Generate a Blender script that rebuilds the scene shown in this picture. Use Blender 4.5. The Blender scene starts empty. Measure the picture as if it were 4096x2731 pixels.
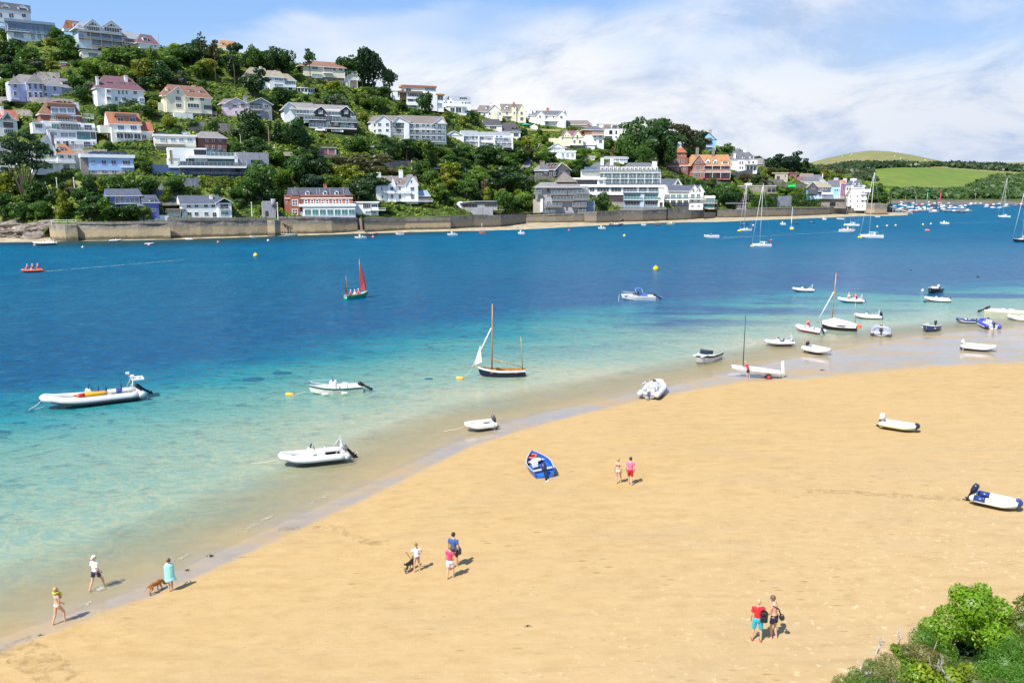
import bpy,math,random
import numpy as np
from mathutils import Vector,Matrix,noise
R=math.radians
rnd=random.Random(7)
sc=bpy.context.scene
COL=sc.collection
PI=math.pi
# camera model
IW,IH=4096.0,2731.0
FOC=IW*28/36
HORIZON=749.0
PITCH=math.atan((IH/2-HORIZON)/FOC)
CAMZ=18.5
FWD=Vector((0,math.cos(PITCH),-math.sin(PITCH)))
UPV=Vector((0,math.sin(PITCH),math.cos(PITCH)))
KO=4096.0/2352.0
cam_d=bpy.data.cameras.new('camera')
cam_d.lens=28;cam_d.sensor_width=36;cam_d.clip_end=20000;cam_d.clip_start=0.5
cam=bpy.data.objects.new('camera',cam_d);COL.objects.link(cam)
cam.location=(0,0,CAMZ);cam.rotation_euler=(PI/2-PITCH,0,0)
sc.camera=cam
def ray(x,y):
 return FWD+Vector((1,0,0))*((x-IW/2)/FOC)+UPV*((IH/2-y)/FOC)
def on_z(x,y,z=0.0):
 d=ray(x,y);t=(z-CAMZ)/d.z
 return Vector((d.x*t,d.y*t,z))
def proj(p):
 v=Vector(p)-Vector((0,0,CAMZ))
 k=v.dot(FWD)
 return(IW/2+v.x/k*FOC,IH/2-v.dot(UPV)/k*FOC)
def az_of(x,y):
 d=ray(x,y);return math.atan2(d.x,d.y)
CS=820/2352.0
CROPS=dict(A=(0,0,CS),B=(700,0,CS),C=(0,450,CS),D=(700,450,CS),E=(1400,300,CS),F=(2100,400,CS),G=(2800,450,CS),H=(3276,550,CS),O=(0,0,KO),J=(2400,1000,CS),K=(3100,1000,CS),L=(3476,1000,620/2352.0),M=(50,1400,620/2352.0),N=(1000,1000,1100/2352.0),Q=(1000,1450,620/2352.0))
def px(c,x,y):
 a,b,s=CROPS[c]
 return a+x*s,b+y*s
 # object helpers
def tag(o,label=None,cat=None,group=None,kind=None):
 if label:o['label']=label
 if cat:o['category']=cat
 if group:o['group']=group
 if kind:o['kind']=kind
 return o
def empty(name,loc=(0,0,0),rz=0.0,parent=None):
 o=bpy.data.objects.new(name,None);COL.objects.link(o)
 o.empty_display_size=.3
 o.location=loc;o.rotation_euler=(0,0,rz);o.parent=parent
 return o
def link(name,me,parent=None,loc=(0,0,0),rz=0.0):
 o=bpy.data.objects.new(name,me);COL.objects.link(o)
 o.parent=parent;o.location=loc;o.rotation_euler=(0,0,rz)
 return o
KIDS={}
def copy_tree(o,parent=None):
 c=o.copy();COL.objects.link(c);c.parent=parent
 for ch in o.children:copy_tree(ch,c)
 return c
class MB:
 """collects faces of one mesh"""
 def __init__(s):s.v=[];s.f=[];s.m=[];s.sm=[]
 def add(s,vs,fs,m=0,smooth=False):
  n=len(s.v);s.v.extend(tuple(p)for p in vs)
  for f in fs:
   s.f.append([i+n for i in f]);s.m.append(m);s.sm.append(smooth)
 def box(s,x0,x1,y0,y1,z0,z1,m=0):
  vs=[(x0,y0,z0),(x1,y0,z0),(x1,y1,z0),(x0,y1,z0),(x0,y0,z1),(x1,y0,z1),(x1,y1,z1),(x0,y1,z1)]
  s.add(vs,[(0,3,2,1),(4,5,6,7),(0,1,5,4),(1,2,6,5),(2,3,7,6),(3,0,4,7)],m)
 def cbox(s,x0,x1,y0,y1,z0,z1,c,m=0):
  """box with chamfered edges in plan and on top"""
  c=min(c,(x1-x0)*.45,(y1-y0)*.45,(z1-z0)*.45)
  def ring(i,z):return[(x0+i+c,y0+i,z),(x1-i-c,y0+i,z),(x1-i,y0+i+c,z),(x1-i,y1-i-c,z),(x1-i-c,y1-i,z),(x0+i+c,y1-i,z),(x0+i,y1-i-c,z),(x0+i,y0+i+c,z)]
  s.loft([ring(0,z0),ring(0,z1-c),ring(c*.7,z1)],True,True,m)
 def loft(s,rings,cap0=True,cap1=True,m=0,smooth=False,closed=True):
  n=len(rings[0]);vs=[p for r in rings for p in r];fs=[]
  for k in range(len(rings)-1):
   for i in range(n if closed else n-1):
    j=(i+1)%n
    fs.append((k*n+i,k*n+j,(k+1)*n+j,(k+1)*n+i))
  if cap0:fs.append(tuple(reversed(range(n))))
  if cap1:fs.append(tuple(range((len(rings)-1)*n,len(rings)*n)))
  s.add(vs,fs,m,smooth)
 def tube(s,pts,rad,n=6,m=0,smooth=True,caps=True,squash=None):
  pts=[Vector(p)for p in pts]
  if not hasattr(rad,'__len__'):rad=[rad]*len(pts)
  rings=[];prev=None
  for i,p in enumerate(pts):
   t=(pts[min(i+1,len(pts)-1)]-pts[max(i-1,0)])
   if t.length<1e-9:t=Vector((0,0,1))
   t.normalize()
   if prev is None:
    a=Vector((0,0,1))if abs(t.z)<.9 else Vector((0,1,0))
    prev=(a-t*a.dot(t)).normalized()
   else:
    q=prev-t*prev.dot(t)
    prev=q.normalized()if q.length>1e-6 else prev
   b=t.cross(prev)
   ra=rad[i];rb=ra
   if hasattr(ra,'__len__'):ra,rb=ra
   rings.append([p+prev*(math.cos(2*PI*k/n)*ra)+b*(math.sin(2*PI*k/n)*rb)for k in range(n)])
  s.loft(rings,caps,caps,m,smooth)
 def lathe(s,prof,n=10,m=0,c=(0,0,0),smooth=True):
  s.loft([[(c[0]+r*math.cos(2*PI*k/n),c[1]+r*math.sin(2*PI*k/n),c[2]+z)for k in range(n)]for r,z in prof],True,True,m,smooth)
 def ball(s,c,r,n=8,m=0,sq=(1,1,1)):
  k=max(4,n//2+1)
  rings=[]
  for i in range(k+1):
   a=-PI/2+PI*i/k;rr=max(math.cos(a),.02)
   rings.append([(c[0]+r*sq[0]*rr*math.cos(2*PI*j/n),c[1]+r*sq[1]*rr*math.sin(2*PI*j/n),c[2]+r*sq[2]*math.sin(a))for j in range(n)])
  s.loft(rings,True,True,m,True)
 def mesh(s,name,mats):
  me=bpy.data.meshes.new(name)
  me.from_pydata(s.v,[],s.f)
  for m in mats:me.materials.append(m)
  me.polygons.foreach_set('material_index',s.m)
  me.polygons.foreach_set('use_smooth',s.sm)
  me.update()
  return me
 def build(s,name,mats,parent=None,loc=(0,0,0),rz=0.0):
  if not isinstance(mats,(list,tuple)):mats=[mats]
  return link(name,s.mesh(name,mats),parent,loc,rz)
  # materials
MATS={}
class NT:
 def __init__(s,name):
  s.mat=bpy.data.materials.new(name);s.mat.use_nodes=True
  s.t=s.mat.node_tree;s.n=s.t.nodes;s.b=s.n['Principled BSDF']
 def node(s,typ,**kw):
  nd=s.n.new(typ)
  for k,v in kw.items():
   if k in nd.inputs:nd.inputs[k].default_value=v
   else:setattr(nd,k,v)
  return nd
 def l(s,a,b):s.t.links.new(a,b)
 def noise(s,scale,detail=3,rough=.55,vec=None,dim=None):
  nd=s.node('ShaderNodeTexNoise');nd.inputs['Scale'].default_value=scale
  nd.inputs['Detail'].default_value=detail;nd.inputs['Roughness'].default_value=rough
  if vec is not None:s.l(vec,nd.inputs['Vector'])
  return nd
 def ramp(s,fac,stops,interp='LINEAR'):
  nd=s.node('ShaderNodeValToRGB');e=nd.color_ramp.elements;nd.color_ramp.interpolation=interp
  while len(e)<len(stops):e.new(.5)
  for k,(p,c)in enumerate(stops):
   e[k].position=p;e[k].color=(c[0],c[1],c[2],1)if hasattr(c,'__len__')else(c,c,c,1)
  s.l(fac,nd.inputs[0]);return nd
 def mix(s,fac,a,b,mode='MIX'):
  nd=s.node('ShaderNodeMix',data_type='RGBA',blend_type=mode)
  for sock,v in((nd.inputs[0],fac),(nd.inputs[6],a),(nd.inputs[7],b)):
   if hasattr(v,'is_linked'):s.l(v,sock)
   elif hasattr(v,'__len__'):sock.default_value=(v[0],v[1],v[2],1)
   else:sock.default_value=v
  return nd.outputs[2]
 def math(s,op,a,b=0.0,clamp=False):
  nd=s.node('ShaderNodeMath',operation=op);nd.use_clamp=clamp
  for sock,v in((nd.inputs[0],a),(nd.inputs[1],b)):
   if hasattr(v,'is_linked'):s.l(v,sock)
   else:sock.default_value=v
  return nd.outputs[0]
 def maprange(s,v,a,b,c=0.0,d=1.0):
  nd=s.node('ShaderNodeMapRange');s.l(v,nd.inputs[0])
  for i,q in enumerate((a,b,c,d)):nd.inputs[i+1].default_value=q
  return nd.outputs[0]
 def bump(s,h,strength=.3,dist=.05):
  nd=s.node('ShaderNodeBump');nd.inputs['Strength'].default_value=strength;nd.inputs['Distance'].default_value=dist
  s.l(h,nd.inputs['Height']);s.l(nd.outputs[0],s.b.inputs['Normal']);return nd
def mat(name,c,rough=.6,var=.12,scale=.8,spec=.3,metal=0.0,bump=0.0,coat=0.0):
 """painted / plain surface with slight mottling"""
 if name in MATS:return MATS[name]
 t=NT(name);tc=t.node('ShaderNodeTexCoord')
 nz=t.noise(scale,4,.6,tc.outputs['Object'])
 lo=[max(0,q*(1-var))for q in c];hi=[min(1,q*(1+var*.7))for q in c]
 t.l(t.ramp(nz.outputs[0],[(.3,lo),(.7,hi)]).outputs[0],t.b.inputs['Base Color'])
 t.b.inputs['Roughness'].default_value=rough;t.b.inputs['Metallic'].default_value=metal
 t.b.inputs['Specular IOR Level'].default_value=spec
 if coat:t.b.inputs['Coat Weight'].default_value=coat
 if bump:t.bump(t.noise(scale*8,3,.6,tc.outputs['Object']).outputs[0],bump,.05)
 MATS[name]=t.mat;return t.mat
def objcol_mat(name,rough=.5,spec=.3,var=.1):
 """base colour carried by the object itself"""
 if name in MATS:return MATS[name]
 t=NT(name);oi=t.node('ShaderNodeObjectInfo');tc=t.node('ShaderNodeTexCoord')
 nz=t.noise(1.5,3,.6,tc.outputs['Object'])
 k=t.ramp(nz.outputs[0],[(.3,1-var),(.7,1.0)])
 t.l(t.mix(1.0,oi.outputs['Color'],k.outputs[0],'MULTIPLY'),t.b.inputs['Base Color'])
 t.b.inputs['Roughness'].default_value=rough;t.b.inputs['Specular IOR Level'].default_value=spec
 MATS[name]=t.mat;return t.mat
def stone_mat(name,c1,c2,c3,scale=.8,bump=.5,stain=None):
 if name in MATS:return MATS[name]
 t=NT(name);tc=t.node('ShaderNodeTexCoord');ge=t.node('ShaderNodeNewGeometry')
 nz=t.noise(scale,6,.68,tc.outputs['Object'])
 big=t.noise(scale*.12,3,.6,tc.outputs['Object'])
 vo=t.node('ShaderNodeTexVoronoi');vo.inputs['Scale'].default_value=scale*1.6;t.l(tc.outputs['Object'],vo.inputs['Vector'])
 a=t.ramp(nz.outputs[0],[(.32,c1),(.5,c2),(.68,c3)]).outputs[0]
 a=t.mix(.35,a,t.ramp(vo.outputs['Color'],[(.1,c1),(.9,c3)]).outputs[0])
 a=t.mix(t.ramp(big.outputs[0],[(.45,0.0),(.7,.5)]).outputs[0],a,c1)
 mv=t.node('ShaderNodeMapping');mv.inputs['Scale'].default_value=(1,1,.08);t.l(tc.outputs['Object'],mv.inputs[0])
 a=t.mix(t.ramp(t.noise(.7,4,.7,mv.outputs[0]).outputs[0],[(.52,0.0),(.68,.55)]).outputs[0],a,[q*.55 for q in c1])
 if stain:
  sx=t.node('ShaderNodeSeparateXYZ');t.l(ge.outputs['Position'],sx.inputs[0])
  zz=t.math('ADD',sx.outputs[2],t.math('MULTIPLY',t.math('SUBTRACT',nz.outputs[0],.5),2.0))
  a=t.mix(t.maprange(zz,4.6,3.4),a,stain[0])
  a=t.mix(t.maprange(zz,1.7,.9),a,stain[1])
 t.l(a,t.b.inputs['Base Color']);t.b.inputs['Roughness'].default_value=.85
 t.bump(nz.outputs[0],bump,.3)
 MATS[name]=t.mat;return t.mat
 # sun, sky
SUN_EL=R(54);TO_SUN=Vector((-.66*math.cos(SUN_EL),-.75*math.cos(SUN_EL),math.sin(SUN_EL)))
sun_d=bpy.data.lights.new('sun','SUN');sun_d.energy=4.9;sun_d.angle=R(.5);sun_d.color=(1,.95,.87)
sun=bpy.data.objects.new('sun',sun_d);COL.objects.link(sun)
sun.rotation_euler=TO_SUN.to_track_quat('Z','Y').to_euler();sun.location=(-60,-60,120)
w=bpy.data.worlds.new('World');sc.world=w;w.use_nodes=True
wt=w.node_tree;wn=wt.nodes;wl=wt.links.new
bg=wn['Background'];bg.inputs['Strength'].default_value=.12
sky=wn.new('ShaderNodeTexSky');sky.sky_type='NISHITA';sky.sun_disc=False
sky.sun_elevation=SUN_EL;sky.sun_rotation=math.atan2(TO_SUN.x,TO_SUN.y);sky.altitude=0
sky.air_density=1.0;sky.dust_density=.35;sky.ozone_density=2.0
def wm(op,a,b=0.0,clamp=False):
 n=wn.new('ShaderNodeMath');n.operation=op;n.use_clamp=clamp
 for s_,v in((n.inputs[0],a),(n.inputs[1],b)):
  if hasattr(v,'is_linked'):wl(v,s_)
  else:s_.default_value=v
 return n.outputs[0]
def wmr(v,a,b,c=0.0,d=1.0):
 n=wn.new('ShaderNodeMapRange');n.interpolation_type='SMOOTHSTEP';wl(v,n.inputs[0])
 for i,q in enumerate((a,b,c,d)):n.inputs[i+1].default_value=q
 return n.outputs[0]
def wmix(f,a,b):
 n=wn.new('ShaderNodeMix');n.data_type='RGBA'
 for s_,v in((n.inputs[0],f),(n.inputs[6],a),(n.inputs[7],b)):
  if hasattr(v,'is_linked'):wl(v,s_)
  elif hasattr(v,'__len__'):s_.default_value=(*v,1)
  else:s_.default_value=v
 return n.outputs[2]
tcw=wn.new('ShaderNodeTexCoord');sep=wn.new('ShaderNodeSeparateXYZ');wl(tcw.outputs['Generated'],sep.inputs[0])
ay=wm('ADD',wm('ABSOLUTE',sep.outputs[1]),.08)
u_=wm('DIVIDE',sep.outputs[0],ay);v_=wm('DIVIDE',sep.outputs[2],ay)
cmb=wn.new('ShaderNodeCombineXYZ');wl(u_,cmb.inputs[0]);wl(wm('MULTIPLY',wm('SUBTRACT',v_,wm('MULTIPLY',u_,.06)),2.3),cmb.inputs[1])
def wnoise(scale,detail,rough,off=0.0,dist=0.0):
 n=wn.new('ShaderNodeTexNoise');n.noise_dimensions='4D';n.inputs['Scale'].default_value=scale;n.inputs['Detail'].default_value=detail
 n.inputs['Roughness'].default_value=rough;n.inputs['W'].default_value=off;n.inputs['Distortion'].default_value=dist
 wl(cmb.outputs[0],n.inputs['Vector']);return n.outputs[0]
n1=wnoise(2.2,8,.58,1.3,.5);n2=wnoise(5.0,8,.62,4.0,.6);n3=wnoise(1.5,4,.5,9.0)
edge=wm('ADD',wm('MULTIPLY',u_,.15),.196)
edge=wm('ADD',edge,wm('MULTIPLY',wm('SUBTRACT',n1,.5),.22))
bank=wmr(wm('SUBTRACT',edge,v_),-.005,.024)
left=wmr(u_,-.50,-.16)
bank=wm('MULTIPLY',bank,left)
holes=wmr(n3,.40,.54,.12,1.0)
hi=wmr(v_,.09,.17)
bank=wm('MULTIPLY',bank,wm('SUBTRACT',1.0,wm('MULTIPLY',hi,wm('SUBTRACT',1.0,holes))))
shade=wmr(wm('ADD',wm('MULTIPLY',n2,.6),wm('MULTIPLY',n1,.4)),.40,.56)
shade=wm('SUBTRACT',shade,wm('MULTIPLY',wmr(u_,.0,.55),wmr(v_,.2,.06,0,.45)),True)
cloud=wmix(shade,(2.75,3.3,4.35),(5.05,5.1,5.2))
blue=wmix(.75,sky.outputs[0],wmix(wmr(v_,0,.22),(2.75,3.6,4.75),(1.4,2.6,4.9)))
allsky=wmix(bank,blue,cloud)
wl(allsky,bg.inputs['Color'])
sc.view_settings.view_transform='Standard';sc.view_settings.look='None';sc.view_settings.gamma=1
sc.view_settings.exposure=0.7
sc.cycles.max_bounces=6;sc.cycles.transparent_max_bounces=12;sc.cycles.use_denoising=True
sc.cycles.diffuse_bounces=3;sc.cycles.glossy_bounces=3
# near shoreline, beach, sea bed
O=lambda x,y:(x*KO,y*KO)
WL_O=[(-900,1840),(-300,1570),(0,1462),(156,1408),(260,1372),(353,1334),(459,1286),(600,1221),(800,1132),(950,1060),(1050,1014),(1150,973),(1300,937),(1450,905),(1550,884),(1700,850),(1800,828),(1900,806),(2000,789),(2100,774),(2200,763),(2352,752),(2700,735),(3300,712)]
DRY_O=[(-900,1880),(-300,1606),(0,1494),(86,1462),(229,1409),(353,1366),(459,1321),(600,1254),(800,1163),(950,1089),(1080,1024),(1200,987),(1350,947),(1480,916),(1600,893),(1700,874),(1800,870),(1900,864),(2000,853),(2100,844),(2352,836),(2700,822),(3300,800)]
WLW=np.array([on_z(*O(*p))[:2]for p in WL_O]);DRYW=np.array([on_z(*O(*p),.1)[:2]for p in DRY_O])
def sdist(P,poly):
 """signed distance of points P (n,2) to a polyline; positive on its right-hand (landward) side"""
 best=np.full(len(P),1e9);sg=np.ones(len(P))
 for a,b in zip(poly[:-1],poly[1:]):
  ab=b-a;ap=P-a
  t=np.clip((ap@ab)/(ab@ab),0,1)
  q=ap-t[:,None]*ab
  d=np.hypot(q[:,0],q[:,1]);cr=ab[0]*ap[:,1]-ab[1]*ap[:,0]
  u=d<best-1e-9
  best[u]=d[u];sg[u]=np.where(cr[u]<0,1,-1)
 return best*sg
def sand_z_of(d,X,Y):
 z=np.where(d>0,np.minimum(.03*d,1.6),np.maximum(.055*d,-3.5))
 return z+.03*np.sin(X*.35+Y*.2)*np.clip(d,0,6)/6
def sand_z(x,y):
 return float(sand_z_of(sdist(np.array([[x,y]]),WLW),np.array([x]),np.array([y]))[0])
def on_sand(x,y):
 z=0.2
 for _ in range(6):
  p=on_z(x,y,z);z=sand_z(p.x,p.y)
 return Vector((p.x,p.y,z))
def polar_grid(az0,az1,na,rs):
 az=np.linspace(az0,az1,na);A,RR=np.meshgrid(az,np.array(rs),indexing='ij')
 return np.sin(A)*RR,np.cos(A)*RR,A,RR
def grid_mesh(name,X,Y,Z,mats,attrs=None,mask=None):
 na,nr=X.shape
 vs=np.stack([X,Y,Z],-1).reshape(-1,3)
 i=np.arange((na-1)*(nr-1));a=i//(nr-1);b=i%(nr-1)
 q=np.stack([a*nr+b,a*nr+b+1,(a+1)*nr+b+1,(a+1)*nr+b],-1)[:,::-1]
 if mask is not None:q=q[mask.reshape(-1)]
 me=bpy.data.meshes.new(name);me.from_pydata(vs.tolist(),[],q.tolist())
 for m in mats:me.materials.append(m)
 me.polygons.foreach_set('use_smooth',[True]*len(q))
 for k,v in(attrs or{}).items():
  at=me.attributes.new(k,'FLOAT','POINT');at.data.foreach_set('value',v.reshape(-1).astype(np.float32))
 me.update();return me
def sand_material():
 t=NT('beach_sand');tc=t.node('ShaderNodeTexCoord');P=tc.outputs['Object']
 wet=t.node('ShaderNodeAttribute',attribute_name='wet').outputs['Fac']
 mp=t.node('ShaderNodeMapping');mp.inputs['Rotation'].default_value=(0,0,R(-14));mp.inputs['Scale'].default_value=(.6,1.3,1);t.l(P,mp.inputs[0])
 S=mp.outputs[0]
 n1=t.noise(.22,5,.6,S);n2=t.noise(1.3,6,.7,S);n3=t.noise(2.6,6,.8,P);n4=t.noise(.05,3,.5,P)
 c=t.ramp(n2.outputs[0],[(.28,(.338,.220,.093)),(.5,(.400,.270,.119)),(.74,(.445,.308,.148))]).outputs[0]
 c=t.mix(t.ramp(n1.outputs[0],[(.5,0.0),(.68,.3)]).outputs[0],c,(.315,.235,.135))
 c=t.mix(t.ramp(n4.outputs[0],[(.35,0.0),(.7,.5)]).outputs[0],c,(.41,.278,.125))
 mp2=t.node('ShaderNodeMapping');mp2.inputs['Scale'].default_value=(1.0,2.6,1);mp2.inputs['Rotation'].default_value=(0,0,R(10));t.l(P,mp2.inputs[0])
 v1=t.node('ShaderNodeTexVoronoi');v1.inputs['Scale'].default_value=.85;t.l(mp2.outputs[0],v1.inputs['Vector'])
 gate=t.ramp(t.noise(.16,2,.5,P).outputs[0],[(.5,0.0),(.62,1.0)]).outputs[0]
 foot=t.math('MULTIPLY',t.ramp(v1.outputs['Distance'],[(.08,1.0),(.24,0.0)]).outputs[0],gate)
 foot2=t.math('MULTIPLY',t.ramp(n3.outputs[0],[(.56,0.0),(.64,1.0)]).outputs[0],t.ramp(n2.outputs[0],[(.5,.25),(.65,1.0)]).outputs[0])
 c=t.mix(t.math('MULTIPLY',foot,.5),c,(.20,.125,.035));c=t.mix(t.math('MULTIPLY',foot2,.24),c,(.235,.15,.05))
 n5=t.noise(2.6,5,.75,P)
 near=t.node('ShaderNodeAttribute',attribute_name='flecks').outputs['Fac']
 c=t.mix(t.math('MULTIPLY',t.ramp(n5.outputs[0],[(.585,0.0),(.645,.6)]).outputs[0],near),c,(.56,.44,.25))
 v2=t.node('ShaderNodeTexVoronoi');v2.inputs['Scale'].default_value=1.7;t.l(mp2.outputs[0],v2.inputs['Vector'])
 gate2=t.ramp(t.noise(.3,3,.6,S).outputs[0],[(.47,0.0),(.6,1.0)]).outputs[0]
 c=t.mix(t.math('MULTIPLY',t.math('MULTIPLY',t.ramp(v2.outputs['Distance'],[(.07,1.0),(.2,0.0)]).outputs[0],gate2),.5),c,(.20,.125,.04))
 mp4=t.node('ShaderNodeMapping');mp4.inputs['Rotation'].default_value=(0,0,R(-20));mp4.inputs['Scale'].default_value=(.12,1.6,1);t.l(P,mp4.inputs[0])
 c=t.mix(t.ramp(t.noise(1.0,4,.6,mp4.outputs[0]).outputs[0],[(.56,0.0),(.70,.28)]).outputs[0],c,(.29,.205,.10))
 c=t.mix(t.math('MULTIPLY',near,.55),c,t.mix(1.0,c,(.97,1.03,1.2),'MULTIPLY'))
 wn_=t.math('ADD',wet,t.math('MULTIPLY',t.math('SUBTRACT',n2.outputs[0],.5),.55))
 wf=t.maprange(wn_,.35,.62)
 wc=t.ramp(n2.outputs[0],[(.3,(.26,.195,.125)),(.6,(.315,.245,.16))]).outputs[0]
 wc=t.mix(t.ramp(n1.outputs[0],[(.52,0.0),(.62,.8)]).outputs[0],wc,(.33,.225,.105))
 fm=t.node('ShaderNodeAttribute',attribute_name='film').outputs['Fac']
 wc=t.mix(fm,t.ramp(n2.outputs[0],[(.3,(.31,.225,.105)),(.65,(.375,.285,.14))]).outputs[0],wc)
 t.l(t.mix(wf,c,wc),t.b.inputs['Base Color'])
 pud=t.math('MULTIPLY',wf,t.ramp(n1.outputs[0],[(.44,1.0),(.62,.35)]).outputs[0])
 t.l(t.math('SUBTRACT',.92,t.math('MULTIPLY',pud,.62)),t.b.inputs['Roughness'])
 t.l(t.math('ADD',.15,t.math('MULTIPLY',pud,.8)),t.b.inputs['Specular IOR Level'])
 film=t.node('ShaderNodeAttribute',attribute_name='film').outputs['Fac']
 t.l(t.math('MULTIPLY',t.math('MULTIPLY',pud,.65),film),t.b.inputs['Coat Weight']);t.b.inputs['Coat Roughness'].default_value=.09;t.b.inputs['Coat IOR'].default_value=1.6
 hh=t.math('ADD',t.math('MULTIPLY',n2.outputs[0],.6),t.math('SUBTRACT',t.math('MULTIPLY',n3.outputs[0],.4),t.math('MULTIPLY',foot,.5)))
 bp=t.bump(hh,.5,.12)
 t.l(t.math('SUBTRACT',.55,t.math('MULTIPLY',wf,.47)),bp.inputs['Strength'])
 return t.mat
rs=np.concatenate([np.linspace(1,20,12),np.linspace(22,70,60),np.linspace(72,190,60),np.linspace(200,420,24)])
X,Y,A_,R_=polar_grid(-R(58),R(62),260,rs)
P2=np.stack([X.ravel(),Y.ravel()],-1)
dW=sdist(P2,WLW);dD=sdist(P2,DRYW)
Z=sand_z_of(dW,P2[:,0],P2[:,1])
wetv=np.clip(-dD/np.maximum(np.abs(dW)+np.abs(dD),.5)+.5,0,1)
wetv=np.where(dD>0,np.clip(.5-dD/(1.4+11*np.clip((P2[:,0]-14)/22,0,1)),0,1),np.clip(.5-dD/2.4,0,1))
fl=np.clip((P2[:,0]*.75-P2[:,1]+42)/22,0,1)
SAND=sand_material()
beach=link('beach',grid_mesh('beach',X,Y,Z.reshape(X.shape),[SAND],dict(wet=wetv,flecks=fl,film=np.clip((dW+1.2)/1.5,0,1))))
tag(beach,kind='structure')
# water
def water_material():
 t=NT('estuary_water');ge=t.node('ShaderNodeNewGeometry');P=ge.outputs['Position']
 d=t.node('ShaderNodeAttribute',attribute_name='offshore').outputs['Fac']
 mp=t.node('ShaderNodeMapping');mp.inputs['Scale'].default_value=(.55,1.0,1);mp.inputs['Rotation'].default_value=(0,0,R(14));t.l(P,mp.inputs[0])
 big=t.noise(.03,4,.55,mp.outputs[0]);mid=t.noise(.09,4,.6,mp.outputs[0])
 dd=t.math('ADD',d,t.math('MULTIPLY',t.math('SUBTRACT',big.outputs[0],.5),34.0))
 dd=t.math('ADD',dd,t.math('MULTIPLY',t.math('SUBTRACT',mid.outputs[0],.5),16.0))
 dd=t.math('MAXIMUM',dd,d_floor(t,d))
 k=t.math('DIVIDE',dd,120.0,True)
 body=t.ramp(k,[(0.0,(.34,.285,.155)),(.035,(.265,.275,.18)),(.09,(.17,.25,.185)),(.19,(.085,.22,.185)),(.27,(.014,.165,.185)),(.33,(.001,.105,.170)),(.40,(.0001,.064,.148)),(.75,(.0001,.074,.150)),(1.0,(.0002,.078,.150))]).outputs[0]
 mp3=t.node('ShaderNodeMapping');mp3.inputs['Scale'].default_value=(.4,1.5,1);mp3.inputs['Rotation'].default_value=(0,0,R(10));t.l(P,mp3.inputs[0])
 wd=t.noise(.075,4,.62,mp3.outputs[0])
 win=t.math('MULTIPLY',t.maprange(d,12,24),t.maprange(d,85,60))
 weed=t.math('MULTIPLY',t.ramp(wd.outputs[0],[(.49,0.0),(.60,.9)]).outputs[0],t.math('MULTIPLY',win,t.maprange(t_x(t,P),-4,22)))
 body=t.mix(weed,body,(.004,.05,.14))
 mp2=t.node('ShaderNodeMapping');mp2.inputs['Scale'].default_value=(.75,.8,1);mp2.inputs['Rotation'].default_value=(0,0,R(-8));t.l(P,mp2.inputs[0])
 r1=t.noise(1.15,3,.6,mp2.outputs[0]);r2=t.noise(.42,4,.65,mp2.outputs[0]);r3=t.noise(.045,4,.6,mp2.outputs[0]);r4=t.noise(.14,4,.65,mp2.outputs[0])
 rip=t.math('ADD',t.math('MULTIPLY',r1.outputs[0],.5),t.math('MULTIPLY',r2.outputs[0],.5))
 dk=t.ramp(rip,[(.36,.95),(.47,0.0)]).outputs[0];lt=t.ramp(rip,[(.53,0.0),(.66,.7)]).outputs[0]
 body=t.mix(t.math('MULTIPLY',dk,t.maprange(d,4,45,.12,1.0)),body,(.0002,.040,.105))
 body=t.mix(t.math('MULTIPLY',lt,t.maprange(d,1,30,.25,.6)),body,(.04,.18,.25))  # lighter ripples: sky reflection painted into the body colour
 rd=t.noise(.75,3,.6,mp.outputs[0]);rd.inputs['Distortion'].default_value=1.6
 caustic=t.ramp(t.math('ABSOLUTE',t.math('SUBTRACT',rd.outputs[0],.5)),[(.0,.42),(.035,.18),(.08,0.0)]).outputs[0]
 body=t.mix(t.math('MULTIPLY',caustic,t.math('MULTIPLY',t.maprange(d,26,10),t.maprange(d,0,3))),body,(.38,.34,.18))  # caustic light lines of the shallows, painted into the body colour
 body=t.mix(t.math('MULTIPLY',t.ramp(r4.outputs[0],[(.48,0.0),(.68,.38)]).outputs[0],t.maprange(d,40,160)),body,(.006,.13,.22))
 body=t.mix(t.math('MULTIPLY',t.ramp(r3.outputs[0],[(.46,0.0),(.66,.4)]).outputs[0],t.maprange(d,30,90)),body,(.0002,.052,.125))
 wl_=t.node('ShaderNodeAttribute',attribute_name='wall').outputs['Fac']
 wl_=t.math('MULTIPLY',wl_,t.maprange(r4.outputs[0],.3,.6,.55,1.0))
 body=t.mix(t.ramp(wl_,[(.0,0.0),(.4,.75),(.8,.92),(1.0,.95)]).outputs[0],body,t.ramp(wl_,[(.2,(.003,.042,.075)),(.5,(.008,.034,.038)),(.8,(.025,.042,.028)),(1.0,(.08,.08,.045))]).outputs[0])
 h=t.math('ADD',t.math('MULTIPLY',r1.outputs[0],.35),t.math('MULTIPLY',r2.outputs[0],1.0))
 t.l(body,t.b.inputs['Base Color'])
 t.l(t.maprange(d,0,260,.16,.5),t.b.inputs['Roughness'])
 t.b.inputs['IOR'].default_value=1.33
 t.l(t.maprange(d,20,160,.22,.05),t.b.inputs['Specular IOR Level'])
 bp=t.bump(h,.5,.8)
 t.l(t.maprange(d,0,60,.10,.9),bp.inputs['Strength'])
 al=t.maprange(t.math('ADD',d,t.math('MULTIPLY',t.math('SUBTRACT',r2.outputs[0],.5),3.0)),-.3,8.0,.12,1.0)
 t.l(al,t.b.inputs['Alpha'])
 return t.mat
def t_x(t,P):n=t.node('ShaderNodeSeparateXYZ');t.l(P,n.inputs[0]);return n.outputs[0]
def d_floor(t,d):return t.math('MULTIPLY',d,.35)
rs=np.concatenate([np.linspace(12,60,60),np.geomspace(61,300,90),np.geomspace(310,3200,50)])
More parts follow.
